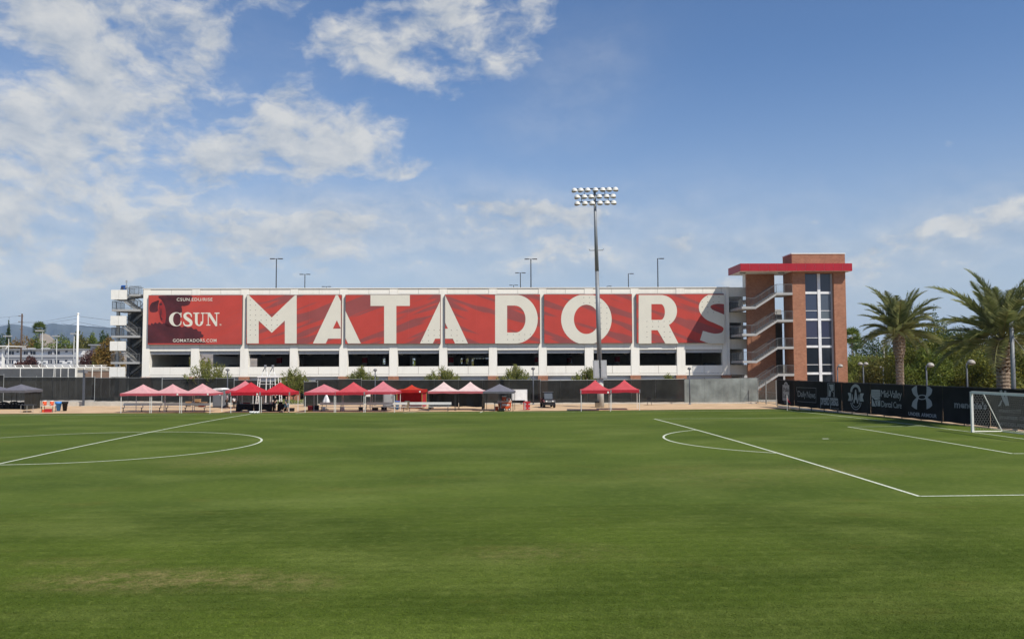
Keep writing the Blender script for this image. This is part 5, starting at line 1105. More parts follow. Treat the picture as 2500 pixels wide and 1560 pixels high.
for i, (px, D, top, lab) in enumerate(((470, 214, 868, 'tree behind the garage seen through the second deck opening'), (900, 214, 866, 'tree behind the garage seen through the opening under the T'), (1150, 216, 866, 'tree behind the garage seen through the seventh deck opening'), (1040, 218, 867, 'tree behind the garage seen beside the eighth column'), (1380, 214, 866, 'tree behind the garage seen through the opening by the mast'))): tree_px(px, D, top, 110, ('olive', 'green')[i % 2], lab, n=2500, leaf=.6, seed=110+i, low=.05, group='trees behind the garage')
# planting strip seen through the gap in the fence
gpz = at(738, 978, 103); r = np.random.default_rng(5); e = tag(quads_mesh('ground_cover', leaf_cloud([(gpz.x+dx, gpz.y+dy, ZG+.15, .8, .6, .35) for dx in (-2.4, -1.2, 0, 1.1) for dy in (0, .6)], 1500, .16, r, .6), M_L['light'], None), 'low yellow green planting seen through the fence gap', 'planting'); e['kind'] = 'stuff'

# ------------------------------------------------------------------ beyond the fence, on the flats' side
def flats():
    D = 240.0; PA = Plane(Fh*D, -YAW)
    e = empty('apartment_block', PA.o, PA.a, 'long grey and white two storey apartment block under the hills', 'apartment block')
    X = lambda x, yo=0: PA.u(x*.1918, yo, 860); Zz = lambda y, yo=0: PA.z(740+y*.1918, 60, yo)
    def bx(nm, x0, x1, y0, y1, ya, yb, m, p=None): yo = min(0, round(y0/10)*10) if y0 < -5 else 0; mb = MB(); mb.box(X(x0, yo), X(x1, yo), y0, y1, Zz(yb, yo), Zz(ya, yo)); return mb.build(nm, m, p or e)
    gw = mat('grey_stucco', (.36, .37, .39), .9, .06, .3); ww = mat('white_stucco', (.66, .66, .66), .9, .05, .3); rm = mat('roof_grey', (.24, .25, .27), .8)
    bx('wall', -420, 1055, 0, 14, 590, 1000, ww); bx('roof', -430, 1062, -.9, 14.5, 583, 596, rm)
    bx('floor_band', -421, 1056, -.5, -.002, 657, 690, gw); bx('lower_panel', -421, 1056, -.25, -.003, 690.5, 716, gw); bx('plinth', -421, 1056, -.35, -.004, 772, 1000, gw)
    for x in (-150, 105, 380, 685, 960): bx('divider', x-14, x+14, -.45, -.003, 600, 656, gw); bx('divider', x-10, x+10, -.42, -.0035, 717, 771, gw)
    for (a, b) in ((-230, -170), (-120, -60), (28, 84), (120, 176), (305, 365), (388, 452), (615, 668), (700, 760), (925, 975)):
        w = bx('window', a, b, -.10, .1, 612, 655, M_GLASS); bx('mullion', (a+b)/2-2, (a+b)/2+2, -.16, -.101, 612, 655, M_WHITE2, w); bx('frame', a-4, b+4, -.14, -.102, 608, 611.5, M_WHITE2, w)
        w = bx('window', a+4, b-2, -.10, .1, 726, 770, M_GLASS); bx('mullion', (a+b)/2-1, (a+b)/2+3, -.16, -.101, 726, 770, M_WHITE2, w)
    for x in (212, 525, 832): bx('small_window', x, x+28, -.10, .1, 610, 628, M_GLASS); bx('small_window', x, x+26, -.10, .1, 724, 742, M_GLASS)
    for x in (560, 770, 870, 470): bx('air_unit', x, x+32, -.5, -.05, 745, 756, M_GREYP)
    for x in (218, 300, 330, 470, 520): bx('roof_vent', x, x+22, 2, 4, 570, 582, ww)
    b = empty('shed', PA.o, PA.a, 'plain grey flat roofed shed end beside the autumn tree', 'building')
    bx('wall', 1152, 1290, -30, -20, 545, 1000, gw, b); bx('roof', 1144, 1298, -31, -19, 528, 544, rm, b)
    b = empty('carport', PA.o, PA.a, 'small flat carport roof with white edge at the photo edge', 'carport'); bx('roof', -200, 140, -42, -34, 542, 552, M_WHITE2, b)
    for x in (-120, 60): bx('post', x-4, x+4, -41, -40, 552, 900, M_WHITE2, b)
    mb = MB(); mb.bar((X(118, -40), -41.5, Zz(582, -40)), (X(150, -40), -41.5, Zz(548, -40)), .3, .3); mb.build('brace', M_WHITE2, b)
flats()
def post_px(px, y0, y1, D, r0, r1, name, label, cat, m, group=None, base=None):
    q = at(px, y0, D); p = Vector((q.x, q.y, ZG)); e = empty(name, p, -YAW, label, cat, group); mb = MB(); mb.tube([(0, 0, -.2), (0, 0, q.z-ZG)], [r0, r1], 10); mb.build('pole', m, e, True); return e, q.z-ZG
for (x, y, a, b, D, lab) in ((113, 425, 50, 145, 190, 'flat headed court lamp in front of the brown tree'), (543, 358, 460, 552, 165, 'tallest flat headed court lamp before the hills'), (725, 425, 670, 752, 185, 'flat headed court lamp at the hill gap'), (945, 395, 905, 962, 175, 'flat headed court lamp beside the white pole')):
    e, h = post_px(x*.1918, 740+y*.1918, 0, D, .11, .08, 'court_lamp', lab, 'lamp post', M_STEEL, 'court lamps by the flats'); k = FPX/D; mb = MB(); mb.box((a-x)*.1918/k, (b-x)*.1918/k, -.35, .35, h-.05, h+.22); mb.build('lamp_head', mat('lamp_head_grey', (.34, .34, .33), .6), e)
e, h = post_px(54, 766, 0, 230, .26, .20, 'utility_pole', 'dark wooden utility pole carrying wires', 'utility pole', mat('pole_wood', (.09, .06, .045), .9)); 
for dz in (.6, 2.2, 4.2): mb = MB(); mb.box(-1.0 if dz < 4 else -.5, .3, -.1, .1, h-dz-.12, h-dz); mb.build('crossarm', mat('pole_wood', (.09, .06, .045)), e); mb = MB(); mb.lathe([(.10, 0), (.16, .12), (.08, .25)], (-.8 if dz < 4 else -.4, 0, h-dz), 8); mb.build('insulator', M_STEEL, e)
up0 = at(54, 766, 230)
e, h = post_px(190.8, 768, 0, 150, .27, .16, 'flag_pole', 'thick white tapered pole standing behind the fence', 'pole', M_WHITE2); mb = MB(); mb.ball((0, 0, h+.1), .22, 8); mb.build('cap', M_WHITE2, e, True)
for i, (a, b, c, d) in enumerate(((50, 771, -60, 772), (50, 788, -60, 792), (54, 788, 190, 778), (54, 786, 190, 770), (150, 789, 190, 786), (190, 786, 345, 802), (190, 772, 345, 778), (190, 795, 345, 799))):
    A = at(a, b, 228 if a < 100 else 152); B = at(c, d, 152 if c in (190, 345) else 228); m = (A+B)/2-Vector((0, 0, .5)); mb = MB(); mb.tube([A, A.lerp(m, .5)*1.0, m, m.lerp(B, .5), B], .022, 4)
    tag(mb.build('overhead_wire', M_DARKMETAL), ['upper thin wire leaving the wooden pole', 'lower thin wire leaving the wooden pole', 'wire sagging between wooden and white pole, lower one', 'wire sagging between wooden and white pole, upper one', 'short thick wire end at the white pole', 'lowest sloping wire between white pole and stair', 'highest wire between white pole and stair', 'middle wire between white pole and stair'][i], 'wire', 'overhead wires')
# stand rails and screened court fence
def court():
    PA = Plane(Fh*128, -YAW); X = lambda x, yo=0: PA.u(x*.1918, yo, 895); Zz = lambda y: PA.z(740+y*.1918, 60)
    e = empty('court_fence', PA.o, PA.a, 'grey screened court fence with white posts behind the black fence', 'fence'); L0, L1 = X(-200), X(962)
    for a, b in zip((-200, -60, 262, 545, 690, 775, 870), (-60, 262, 545, 690, 775, 870, 962)): mb = MB(); mb.box(X(a)+.06, X(b)-.06, -.03, 0, Zz(990), Zz(834)); mb.build('windscreen', mat('court_screen', (.085, .09, .095), .8, .2, .6), e)
    for x in (-60, 262, 545, 690, 710, 775, 870, 962): mb = MB(); mb.tube([(X(x), .05, -.3), (X(x), .05, Zz(822))], .09, 8); mb.build('post', M_WHITE2, e)
    mb = MB(); mb.box(L0, L1, .0, .1, Zz(832), Zz(826)); mb.build('top_rail', M_WHITE2, e)
    s = empty('stand_rail', PA.o, PA.a, 'white slatted stand railing with slanted brackets in front of the flats', 'railing')
    a, b = X(-200, 12), X(1350, 12)
    for y0, y1 in ((806, 812), (818, 829)): mb = MB(); mb.box(a, b, 12, 12.15, Zz(y1), Zz(y0)); mb.build('rail', M_WHITE2, s)
    mb = MB(); mb.box(a, b, 12.3, 12.4, Zz(793), Zz(788)); mb.build('top_rail', M_WHITE2, s)
    mb = MB(); mb.box(a, b, 12.5, 12.9, -.3, Zz(829)); mb.build('stand_back', M_CONC, s)
    for i in range(16): u = X(-190+100*i, 12); mb = MB(); mb.bar((u, 11.9, Zz(828)), (u-.45, 12.2, Zz(788)), .12, .1); mb.build('bracket', M_WHITE2, s)
    w = empty('white_frame_fence', PA.o, PA.a, 'tall white framed open fence beside the steel stair', 'fence')
    for x in (962, 1060, 1160, 1275, 1385): mb = MB(); mb.tube([(X(x), .4, -.3), (X(x), .4, Zz(815))], .07, 8); mb.build('post', M_WHITE2, w)
    mb = MB(); mb.box(X(962), X(1392), .35, .45, Zz(822), Zz(814)); mb.build('top_rail', M_WHITE2, w)
    g = empty('brown_wall', PA.o, PA.a, 'low brown wall with gate behind the white framed fence', 'wall'); mb = MB(); mb.box(X(1075, 4), X(1400, 4), 4, 4.3, -.3, Zz(868)); mb.build('wall', mat('brown_wall', (.22, .15, .11), .9, .2, .8), g); mb = MB(); mb.box(X(1075, 4)-.1, X(1400, 4)+.1, 3.9, 4.4, Zz(868)+.002, Zz(860)); mb.build('coping', M_CONC, g)
court()
# low concrete retaining wall under the fence
A, B = gp(-60, 991.5), gp(392, 990.5); e = empty('retaining_wall', A, math.atan2(B.y-A.y, B.x-A.x), 'low pale concrete retaining wall behind the pink tents', 'retaining wall'); L = (B-A).length; n = 11
for i in range(n): mb = MB(); mb.box(L*i/n+.01, L*(i+1)/n-.01, 0, .5, -.1, .46+.02*(i % 2)); mb.build('wall_block', M_CONC, e)
A, B = gp(394, 989.5), gp(560, 989); e = empty('retaining_wall', A, math.atan2(B.y-A.y, B.x-A.x), 'lower concrete kerb behind the portable toilet', 'retaining wall'); L = (B-A).length
for i in range(4): mb = MB(); mb.box(L*i/4+.01, L*(i+1)/4-.01, 0, .4, -.1, .24); mb.build('wall_block', M_CONC, e)
A, B = gp(900, 988), gp(1850, 985); e = empty('kerb', A, math.atan2(B.y-A.y, B.x-A.x), 'long low concrete kerb under the black fence', 'kerb'); L = (B-A).length
for i in range(20): mb = MB(); mb.box(L*i/20+.008, L*(i+1)/20-.008, .3, .6, -.1, .14); mb.build('kerb_stone', M_CONC, e)

# ------------------------------------------------------------------ path lamps with domed heads
def dome_lamp(px, base, top, label, side=0, D=None, group='domed path lamps', hr=.23, dbl=False):
    if D is None: p = gp(px, base); D = (p-CAM).dot(Fh)
    q = at(px, top, D); p = Vector((q.x, q.y, ZG)); h = q.z-ZG; e = empty('path_lamp', p, -YAW, label, 'lamp post', group); hr = hr
    mb = MB(); mb.tube([(0, 0, -.1), (0, 0, h-hr*.9)], [.075, .06], 10); mb.build('pole', mat('lamp_blue_grey', (.075, .085, .105), .5), e, True); mb = MB(); mb.lathe([(.16, 0), (.16, .05), (.09, .12)], (0, 0, .0), 10); mb.build('base', M_GREYMETAL, e)
    for s in ((side,) if not dbl else (-1, 1)):
        x = s*hr*1.15; mb = MB(); pr = [(hr*1.02, 0), (hr*.98, hr*.3), (hr*.8, hr*.65), (hr*.45, hr*.92), (.02, hr)]; mb.lathe(pr, (x, 0, h-hr), 16); d = mb.build('dome', mat('dome_grey' if side == 0 else 'dome_pale', (.16, .16, .165) if side == 0 else (.36, .34, .31), .5, .2, 8), e, True)
        mb = MB(); mb.lathe([(.05, -.10), (hr*.8, -.05), (hr*.95, -.005)], (x, 0, h-hr), 16); mb.build('lamp_glass', M_GLASS2, d, True)
        if s: mb = MB(); mb.bar((0, 0, h-hr*1.1), (x, 0, h-hr*1.0), .07); mb.build('arm', M_GREYMETAL, e)
dome_lamp(556, 990, 899.5, 'domed lamp beside the widest shrub'); dome_lamp(916, 989, 899.8, 'domed lamp behind the rose red steep tent'); dome_lamp(1301.5, 987.8, 896.5, 'domed lamp beside the whiteboard'); dome_lamp(1683, 987, 896.3, 'domed lamp standing before the pale grey fence')
p = gp(203.5, 991.5); D = (p-CAM).dot(Fh); q = at(203.5, 902, D); e = empty('box_lamp', p, -YAW, 'square headed lamp post before the black fence near the drinks table', 'lamp post'); h = q.z-ZG
mb = MB(); mb.box(-.10, .10, -.10, .10, 0, h); mb.build('pole', mat('lamp_blue_grey', (.075, .085, .105), .5), e); mb = MB(); mb.box(.102, .36, -.14, .14, h-.42, h-.02); mb.build('lamp_head', mat('lamp_head_dark', (.20, .20, .21), .6), e); mb = MB(); mb.box(-.2, .2, -.2, .2, -.05, .06); mb.build('base', M_CONC, e)
dome_lamp(2044, 0, 889, 'domed lamp in front of the tower windows', 1, D=92, hr=.29); dome_lamp(2107, 0, 884, 'twin headed domed lamp on a lattice post beside the tower', 1, D=84, hr=.24, dbl=True); dome_lamp(2261, 0, 885, 'domed lamp between the two palms', 1, D=70, hr=.30); dome_lamp(2359.5, 0, 878, 'domed lamp nearer the big palm', 1, D=64, hr=.30); dome_lamp(2156, 0, 894, 'small domed lamp below the street light', -1, D=100, hr=.2)
e, h = post_px(2157.5, 839, 0, 110, .09, .06, 'street_light', 'slim grey street light left of the dense date palm', 'street light', M_STEEL); mb = MB(); mb.bar((0, 0, h-.05), (.65, 0, h+.22), .06); mb.box(.45, .8, -.1, .1, h+.15, h+.24); mb.build('lamp_arm', M_STEEL, e)
e, h = post_px(2468.5, 771, 0, 56, .15, .13, 'net_pole', 'tall grey pole with a guy cable in front of the big palm', 'pole', M_GREYMETAL); mb = MB(); mb.tube([(0, 0, h-1.3), (2.4, 0, h-4.4)], .02, 5); mb.build('guy_cable', M_STEEL, e); mb = MB(); mb.box(-.2, .2, -.06, .06, h-.35, h-.05); mb.build('bracket', M_GREYMETAL, e)

# ------------------------------------------------------------------ goal and corner flag
def goal():
    y0 = CY+3.72; y1 = CY-3.72; g = empty('football_goal', (GX, CY, crown(CY)), 0, 'white football goal with a net on the far goal line', 'goal'); M_GP = mat('goal_white', (.70, .70, .66), .4, .05, 3)
    r = .085; HH = 2.44; dp = 1.9; tp = .75
    for y in (3.72, -3.72): mb = MB(); mb.box(-r*.8, r*.8, y-r*.8, y+r*.8, .0, HH+r); mb.build('post', M_GP, g)
    mb = MB(); mb.box(-r*.75, r*.75, -3.63, 3.63, HH-.04, HH+.12); mb.build('crossbar', M_GP, g)
    for y in (3.72, -3.72):
        mb = MB(); mb.tube([(0, y, HH), (tp, y, HH+.02)], .03, 6); mb.build('top_stay', M_GP, g); mb = MB(); mb.tube([(tp, y, HH), (dp, y, .05)], .035, 6); mb.build('back_stay', M_GP, g); mb = MB(); mb.tube([(0, y, .04), (dp, y, .04)], .035, 6); mb.build('ground_bar', M_GP, g)
    mb = MB(); mb.tube([(dp, -3.72, .04), (dp, 3.72, .04)], .035, 6); mb.build('ground_bar', M_GP, g)
    net = MB(); s = .10
    def hexnet(f, U, V):
        rows = int(V/(s*1.5))+1; colsn = int(U/(s*1.732))+1
        for i in range(rows):
            for j in range(colsn):
                cx = j*s*1.732+(s*.866 if i % 2 else 0); cy = i*s*1.5
                pts = [(cx+s*.866, cy-s*.5), (cx+s*.866, cy+s*.5), (cx, cy+s), (cx-s*.866, cy+s*.5)]
                for a, b in zip(pts[:-1], pts[1:]):
                    if max(a[0], b[0]) > U or max(a[1], b[1]) > V or min(a[0], b[0]) < 0 or min(a[1], b[1]) < 0: continue
                    net.bar(f(*a), f(*b), .0045, .0045)
    L = math.hypot(dp-tp, HH)
    sag = lambda u, v: .06*math.sin(math.pi*min(1, v/L))
    hexnet(lambda u, v: (dp-(dp-tp)*v/L+sag(u, v), 3.7-u, .05+(HH-.05)*v/L), 7.4, L)
    hexnet(lambda u, v: (u, 3.72-u/7, HH+.02) if False else (u, -3.7+v, HH+.03), tp, 7.4)
    for y in (3.71, -3.71):
        def side(u, v, y=y): return (u*(1 if u < tp else 1), y, v)
        rows = int(HH/(s*1.5))+1
        for i in range(rows):
            for j in range(int(dp/(s*1.732))+1):
                cx = j*s*1.732+(s*.866 if i % 2 else 0); cy = .05+i*s*1.5; pts = [(cx+s*.866, cy-s*.5), (cx+s*.866, cy+s*.5), (cx, cy+s), (cx-s*.866, cy+s*.5)]
                for a, b in zip(pts[:-1], pts[1:]):
                    if any(q[0] < 0 or q[1] > HH or q[0] > tp+(dp-tp)*(1-q[1]/HH) for q in (a, b)): continue
                    net.bar((a[0], y, a[1]), (b[0], y, b[1]), .0045, .0045)
    net.build('net', mat('net_cord', (.50, .50, .47), .8), g)
goal()
p = Vector((GX, TY, crown(TY))); e = empty('corner_flag', p, 0, 'white corner flag pole with small red flag', 'corner flag'); mb = MB(); mb.tube([(0, 0, -.05), (0, 0, 1.52)], .03, 8); mb.build('pole', M_WHITE2, e)
mb = MB(); n = 6
for i in range(n+1): t = i/n; mb.v += [(.03+.34*t, .05*math.sin(t*4), 1.30-.55*t-.1*t), (.03+.30*t, .05*math.sin(t*4+.5), .98-.30*t)]
for i in range(n): mb.f.append((2*i, 2*i+1, 2*i+3, 2*i+2))
mb.build('flag', fab('flag_red', (.48, .02, .05)), e)

# ------------------------------------------------------------------ portable toilets
def toilet(px, base, top, wpx, label, c, door):
    p = gp(px, base); D = (p-CAM).dot(Fh); k = FPX/D; h = (at(px, top, D).z-ZG); w = wpx/k; e = empty('portable_toilet', p, -YAW-.25*door, label, 'portable toilet', 'portable toilets'); m = mat('toilet_'+c, {'grey': (.15, .165, .185), 'pale': (.30, .31, .32)}[c], .5, .06, 2); H = h-.22
    for nm, b, mm in (('skid', (-w/2, w/2, 0, w, 0, .10), M_DARKMETAL), ('cabin', (-w/2+.03, w/2-.03, .03, w-.03, .102, H), m), ('door', (-w/2+.16, w/2-.16, -.01, .028, .18, H-.1), m), ('door_frame', (-w/2+.03, -w/2+.12, -.03, .027, .11, H-.02), m), ('door_frame', (w/2-.12, w/2-.03, -.03, .027, .11, H-.02), m), ('sign', (w/2-.42, w/2-.24, -.018, -.012, H-.55, H-.40), M_WHITE2), ('vent_grille', (-w/2+.3, w/2-.5, -.018, -.012, H-.3, H-.2), M_GREYMETAL), ('handle', (w/2-.26, w/2-.22, -.04, -.012, 1.0, 1.15), M_DARKMETAL)): mb = MB(); mb.box(*b); mb.build(nm, mm, e)
    mb = MB(); n = 10; V = []
    for i in range(n+1): a = math.pi*i/n; V.append((-(w/2+.03)*math.cos(a), H+.06+.17*math.sin(a)))
    for i in range(n): mb.poly([(V[i][0], -.05, V[i][1]), (V[i+1][0], -.05, V[i+1][1]), (V[i+1][0], w+.05, V[i+1][1]), (V[i][0], w+.05, V[i][1])])
    mb.poly([(x, -.05, z) for x, z in V]+[(w/2+.03, -.05, H+.002), (-w/2-.03, -.05, H+.002)]); mb.poly([(x, w+.05, z) for x, z in V]+[(w/2+.03, w+.05, H+.002), (-w/2-.03, w+.05, H+.002)]); mb.build('roof', mat('toilet_roof', (.78, .78, .78), .5), e)
toilet(531, 995, 947.5, 27, 'dark grey portable toilet with white roof beside the pink tents', 'grey', 1); toilet(949, 994, 946.5, 25, 'pale grey portable toilet with white roof behind the rose red tent', 'pale', -1)

# ------------------------------------------------------------------ white camera tower
def camera_tower():
    p = gp(654, 996); D = (p-CAM).dot(Fh); k = FPX/D; e = empty('camera_tower', p, -YAW, 'white ladder scaffold tower with two frames on its platform', 'scaffold tower'); X = lambda x: (520+x*.13207-654)/k; Zt = lambda y: at(654, 880+y*.13207, D).z-ZG
    wp = mat('scaffold_white', (.76, .76, .74), .5, .04, 3); zt, zp = Zt(312), Zt(290)
    mb = MB(); mb.box(X(818), X(1208), -.1, 1.9, zt, zp); mb.build('platform', wp, e)
    for x0, x1, y in ((832, 786, 0), (870, 822, .02), (905, 870, 1.7), (980, 976, 0), (1050, 1052, .1), (1140, 1166, 0), (1165, 1200, 1.7), (1200, 1242, 0)): mb = MB(); mb.bar((X(x1), y, 0), (X(x0), y, zt), .07); mb.build('leg', wp, e)
    for i in range(9): t = (i+.6)/9.4; mb = MB(); a = X(786+46*t); b = X(822+48*t); mb.bar((a, .01, zt*t), (b, .01, zt*t), .035); mb.build('rung', wp, e)
    for i in range(9): t = (i+.6)/9.4; mb = MB(); a = X(1242-42*t); b = X(1200-35*t); mb.bar((a, 0, zt*t), (b, 1.6, zt*t), .03); mb.build('rung', wp, e)
    for z in (zt*.42, zt*.78): mb = MB(); mb.bar((X(845), .02, z), (X(1190), .02, z), .035); mb.build('brace', wp, e)
    for c in (915, 1055):
        for s in (-1, 1):
            mb = MB(); mb.bar((X(c+s*55+8), .5, zp), (X(c+s*6+4), .8, Zt(130)), .05); mb.build('frame_leg', wp, e); mb = MB(); mb.bar((X(c+s*30+6), .47, Zt(205)), (X(c+s*8+4), .77, Zt(135)), .062); mb.build('grip', M_DARKMETAL, e)
        mb = MB(); mb.box(X(c-14), X(c+22), .7, .95, Zt(128), Zt(80)); mb.build('camera_mount', M_GREYMETAL, e)
        mb = MB(); mb.bar((X(c-38), .5, Zt(240)), (X(c+50), .5, Zt(240)), .035); mb.build('brace', wp, e)
    for x in (1145, 1200): mb = MB(); mb.bar((X(x), .0, zp), (X(x), .0, Zt(235)), .05); mb.build('guard_post', wp, e)
camera_tower()

# ------------------------------------------------------------------ sideline equipment
def lt(name, px, py, label, cat, group=None, rz=0): return g_empty(name, px, py, label, cat, group, -YAW+rz)
def pbox(e, nm, m, *b):
    mb = MB(); mb.box(*b); return mb.build(nm, m, e)
def table(px, py, w, d, h, label, cloth, rz=0):
    e = lt('folding_table', px, py, label, 'table', 'tables on the sideline', rz); pbox(e, 'table_top', cloth or M_GREYMETAL, -w/2, w/2, 0, d, h-.04, h)
    for sx in (-1, 1):
        for yy in (.06, d-.06): pbox(e, 'leg', M_DARKMETAL, sx*(w/2-.1)-.02, sx*(w/2-.1)+.02, yy-.02, yy+.02, 0, h-.042)
    if cloth:
        mb = MB(); n = 24; V = []
        for i in range(n+1):
            t = i/n; a = -w/2-.02+(w+.04)*t; arch = max(0, 1-((t-.5)/.30)**2); V.append((a, -.03+.03*math.sin(t*25), h+.004, .02+.24*arch*(1 if w > 1.8 else .6)))
        for i in range(n): mb.poly([(V[i][0], -.02, h+.003), (V[i][0], V[i][1]-.02, V[i][3]), (V[i+1][0], V[i+1][1]-.02, V[i+1][3]), (V[i+1][0], -.02, h+.003)])
        for sx in (-1, 1): x = sx*(w/2+.02); mb.poly([(x, -.02, h+.003), (x, d+.02, h+.003), (x+sx*.03, d+.03, .02), (x+sx*.03, -.05, .02)])
        mb.poly([(-w/2-.02, -.02, h+.004), (w/2+.02, -.02, h+.004), (w/2+.02, d+.02, h+.004), (-w/2-.02, d+.02, h+.004)]); mb.build('tablecloth', cloth, e)
    return e
table(598, 1004.4, 1.75, .75, .74, 'black clothed table nearer the rose tent', M_BLACK); table(643.5, 1004.4, 1.75, .75, .74, 'black clothed table behind the row of balls', M_BLACK); table(689, 1004.0, .9, .7, .72, 'small black clothed table behind the walking man', M_BLACK)
def clutter(nm, px, py, z, w, d, h, m, label, cat='box', dy=0):
    p = gp(px, py); e = empty(nm, p+Vector((0, dy, z)), -YAW, label, cat); mb = MB(); t = .03; mb.box(-w/2, w/2, 0, d, 0, h*.86); mb.build('body', m, e); mb = MB(); mb.box(-w/2-.015, w/2+.015, -.015, d+.015, h*.862, h); mb.build('lid', m, e); return e
M_CARD = mat('cardboard', (.40, .24, .12), .9, .15, 3); M_ORANGE = mat('orange_plastic', (.62, .085, .022), .45, .06, 3); M_COOL = mat('cooler_red', (.42, .022, .028), .45, .08, 3); M_BLUE = mat('blue_plastic_bag', (.05, .23, .62), .5, .12, 5, .3, 12)
clutter('folded_shirts', 597, 1003, .745, .8, .3, .10, mat('maroon_cloth', (.16, .012, .02), .9), 'folded maroon shirts lying on the black table', 'clothing', .2); clutter('document_box', 648, 1003, .745, .35, .25, .08, M_GREYP, 'small grey case lying on the table behind the balls', 'case', .2)
for (px, z, w, h, dy, lab) in ((476, .90, .58, .26, .55, 'upper cardboard box standing on the bench back'), (487.5, .48, .55, .24, .62, 'cardboard carton beside the upper box behind the bench'), (491, .74, .62, .15, .63, 'flat carton lying on another carton behind the bench'), (453, .46, .5, .48, .66, 'low cardboard box hidden behind the bench middle')): clutter('cardboard_box', px, 1003.5, z if z != .90 else .46, w, .35, h if z != .90 else .74, M_CARD, lab, 'box', dy)
clutter('orange_case', 490.5, 1004.3, .455, .55, .3, .22, M_ORANGE, 'orange case on the seat of the second grey bench', 'case', .0)
# footballs on the line
for i in range(9):
    p = gp(611+20*i/8+rng.uniform(-.4, .4), 1009.2+rng.uniform(-.3, .5), crown(82)); mb = MB(); mb.ball((0, 0, .11), .11, 10); b = mb.build('ball_shell', mat('ball_white', (.76, .76, .74), .5), None, True); e = empty('football', p, rng.uniform(0, 6), ['white football at the end of the row nearest the grey benches', 'second white football of the row', 'third white football of the row', 'fourth white football of the row', 'middle white football of the row', 'sixth white football of the row', 'seventh white football of the row', 'eighth white football of the row', 'white football at the row end beside the tent leg'][i], 'football', 'footballs in a row on the touchline'); b.parent = e
    for a, b2 in ((0, 0), (1.3, .5), (2.6, -.3), (3.9, .4), (5.2, -.2), (.6, 1.2)):
        d = Vector((math.cos(a)*math.cos(b2), math.sin(a)*math.cos(b2), math.sin(b2))); q = MB(); s = d.cross(Vector((0, 0, 1))).normalized(); u = s.cross(d); q.poly([Vector((0, 0, .11))+d*.112+s*.03*math.cos(k*1.2566)+u*.03*math.sin(k*1.2566) for k in range(5)]); q.build('ball_patch', M_BLACK, e)
# bins
def bin_(px, py, w, h, m, label, bag=None, taper=.78, lid=None):
    e = lt('rubbish_bin', px, py, label, 'bin', 'bins along the sideline'); mb = MB(); mb.lathe([(w/2*taper, .01), (w/2, h*.96), (w/2*1.06, h*.965), (w/2*1.06, h)], (0, .3, 0), 16); mb.build('bin_body', m, e, True)
    if bag: mb = MB(); mb.lathe([(w/2*1.02, h*.80), (w/2*1.10, h*.88), (w/2*1.12, h+.03), (w/2*.9, h+.05)], (0, .3, 0), 14); mb.build('bin_bag', bag, e, True)
    if lid: pbox(e, 'lid', lid, -w/2-.02, w/2+.02, .3-w/2, .3+w/2, h+.002, h+.06)
bin_(138.8, 1003.6, .62, .92, M_BLUE, 'bin wrapped in a bright blue bag beside the drinks table', M_BLUE, .55); bin_(154.5, 1003.4, .56, .92, mat('black_bin', (.014, .014, .015), .5), 'black bin next to the blue bagged one', M_BLACK, .66)
bin_(969, 1000.5, .50, .86, M_BLUE, 'blue recycling bin behind the long bench', None, .5, mat('blue_lid', (.06, .14, .50), .5)); bin_(993, 1000.5, .46, .86, mat('pale_bin', (.46, .45, .40), .6), 'pale grey bin with dark lid behind the white bench', None, .7, mat('dark_green', (.05, .08, .07), .6))
bin_(1458.5, 994.6, .50, .62, mat('grey_bin', (.40, .39, .36), .7), 'grey bin with black bag at the foot of the light mast', M_BLACK, .92)
# drinks table at the far side
def jug(px, py, z, w, h, label, dy=.1):
    p = gp(px, py); e = empty('drinks_jug', p+Vector((0, dy, z)), -YAW, label, 'drinks jug', 'orange drinks jugs'); mb = MB(); mb.lathe([(w*.42, 0), (w/2, .05), (w/2, h*.86)], (0, 0, 0), 14); mb.build('jug_body', M_ORANGE, e, True); mb = MB(); mb.lathe([(w*.52, h*.861), (w*.52, h*.95), (w*.44, h), (.02, h)], (0, 0, 0), 14); mb.build('lid', M_WHITE2, e, True); mb = MB(); mb.box(-.03, .03, -w/2-.06, -w/2+.01, .08, .14); mb.build('tap', M_WHITE2, e)
    return e, w, h
e = lt('drinks_table', 114.5, 1006, 'white folding table carrying two orange jugs', 'table', 'tables on the sideline'); pbox(e, 'table_top', M_WHITE2, -.62, .62, 0, .6, .62, .66)
for x in (-.56, .56): pbox(e, 'leg', M_DARKMETAL, x-.02, x+.02, .03, .07, 0, .618); pbox(e, 'leg', M_DARKMETAL, x-.02, x+.02, .53, .57, 0, .618)
jug(106, 1006, .665, .38, .50, 'orange drinks jug nearest the black tent wall', .2); jug(123.5, 1006, .665, .36, .48, 'orange drinks jug nearest the blue bin', .2)
clutter('ice_chest', 118, 1006, 0, .58, .35, .34, M_COOL, 'red ice chest under the drinks table', 'cooler', -.2); clutter('drink_crate', 107.5, 1006, 0, .22, .2, .26, M_ORANGE, 'small red and white bottle crate under the drinks table', 'crate', -.2)
e = lt('black_table', 65, 1006.5, 'low black folding table in front of the black equipment', 'table', 'tables on the sideline'); pbox(e, 'table_top', M_DARKMETAL, -.66, .66, 0, .6, .72, .77)
for x in (-.62, 0, .62): pbox(e, 'leg', M_STEEL, x-.015, x+.015, .03, .06, 0, .718)
clutter('black_bag', 63, 1006.3, 0, .7, .3, .12, M_BLACK, 'flat black bag under the low black table', 'bag', .1)
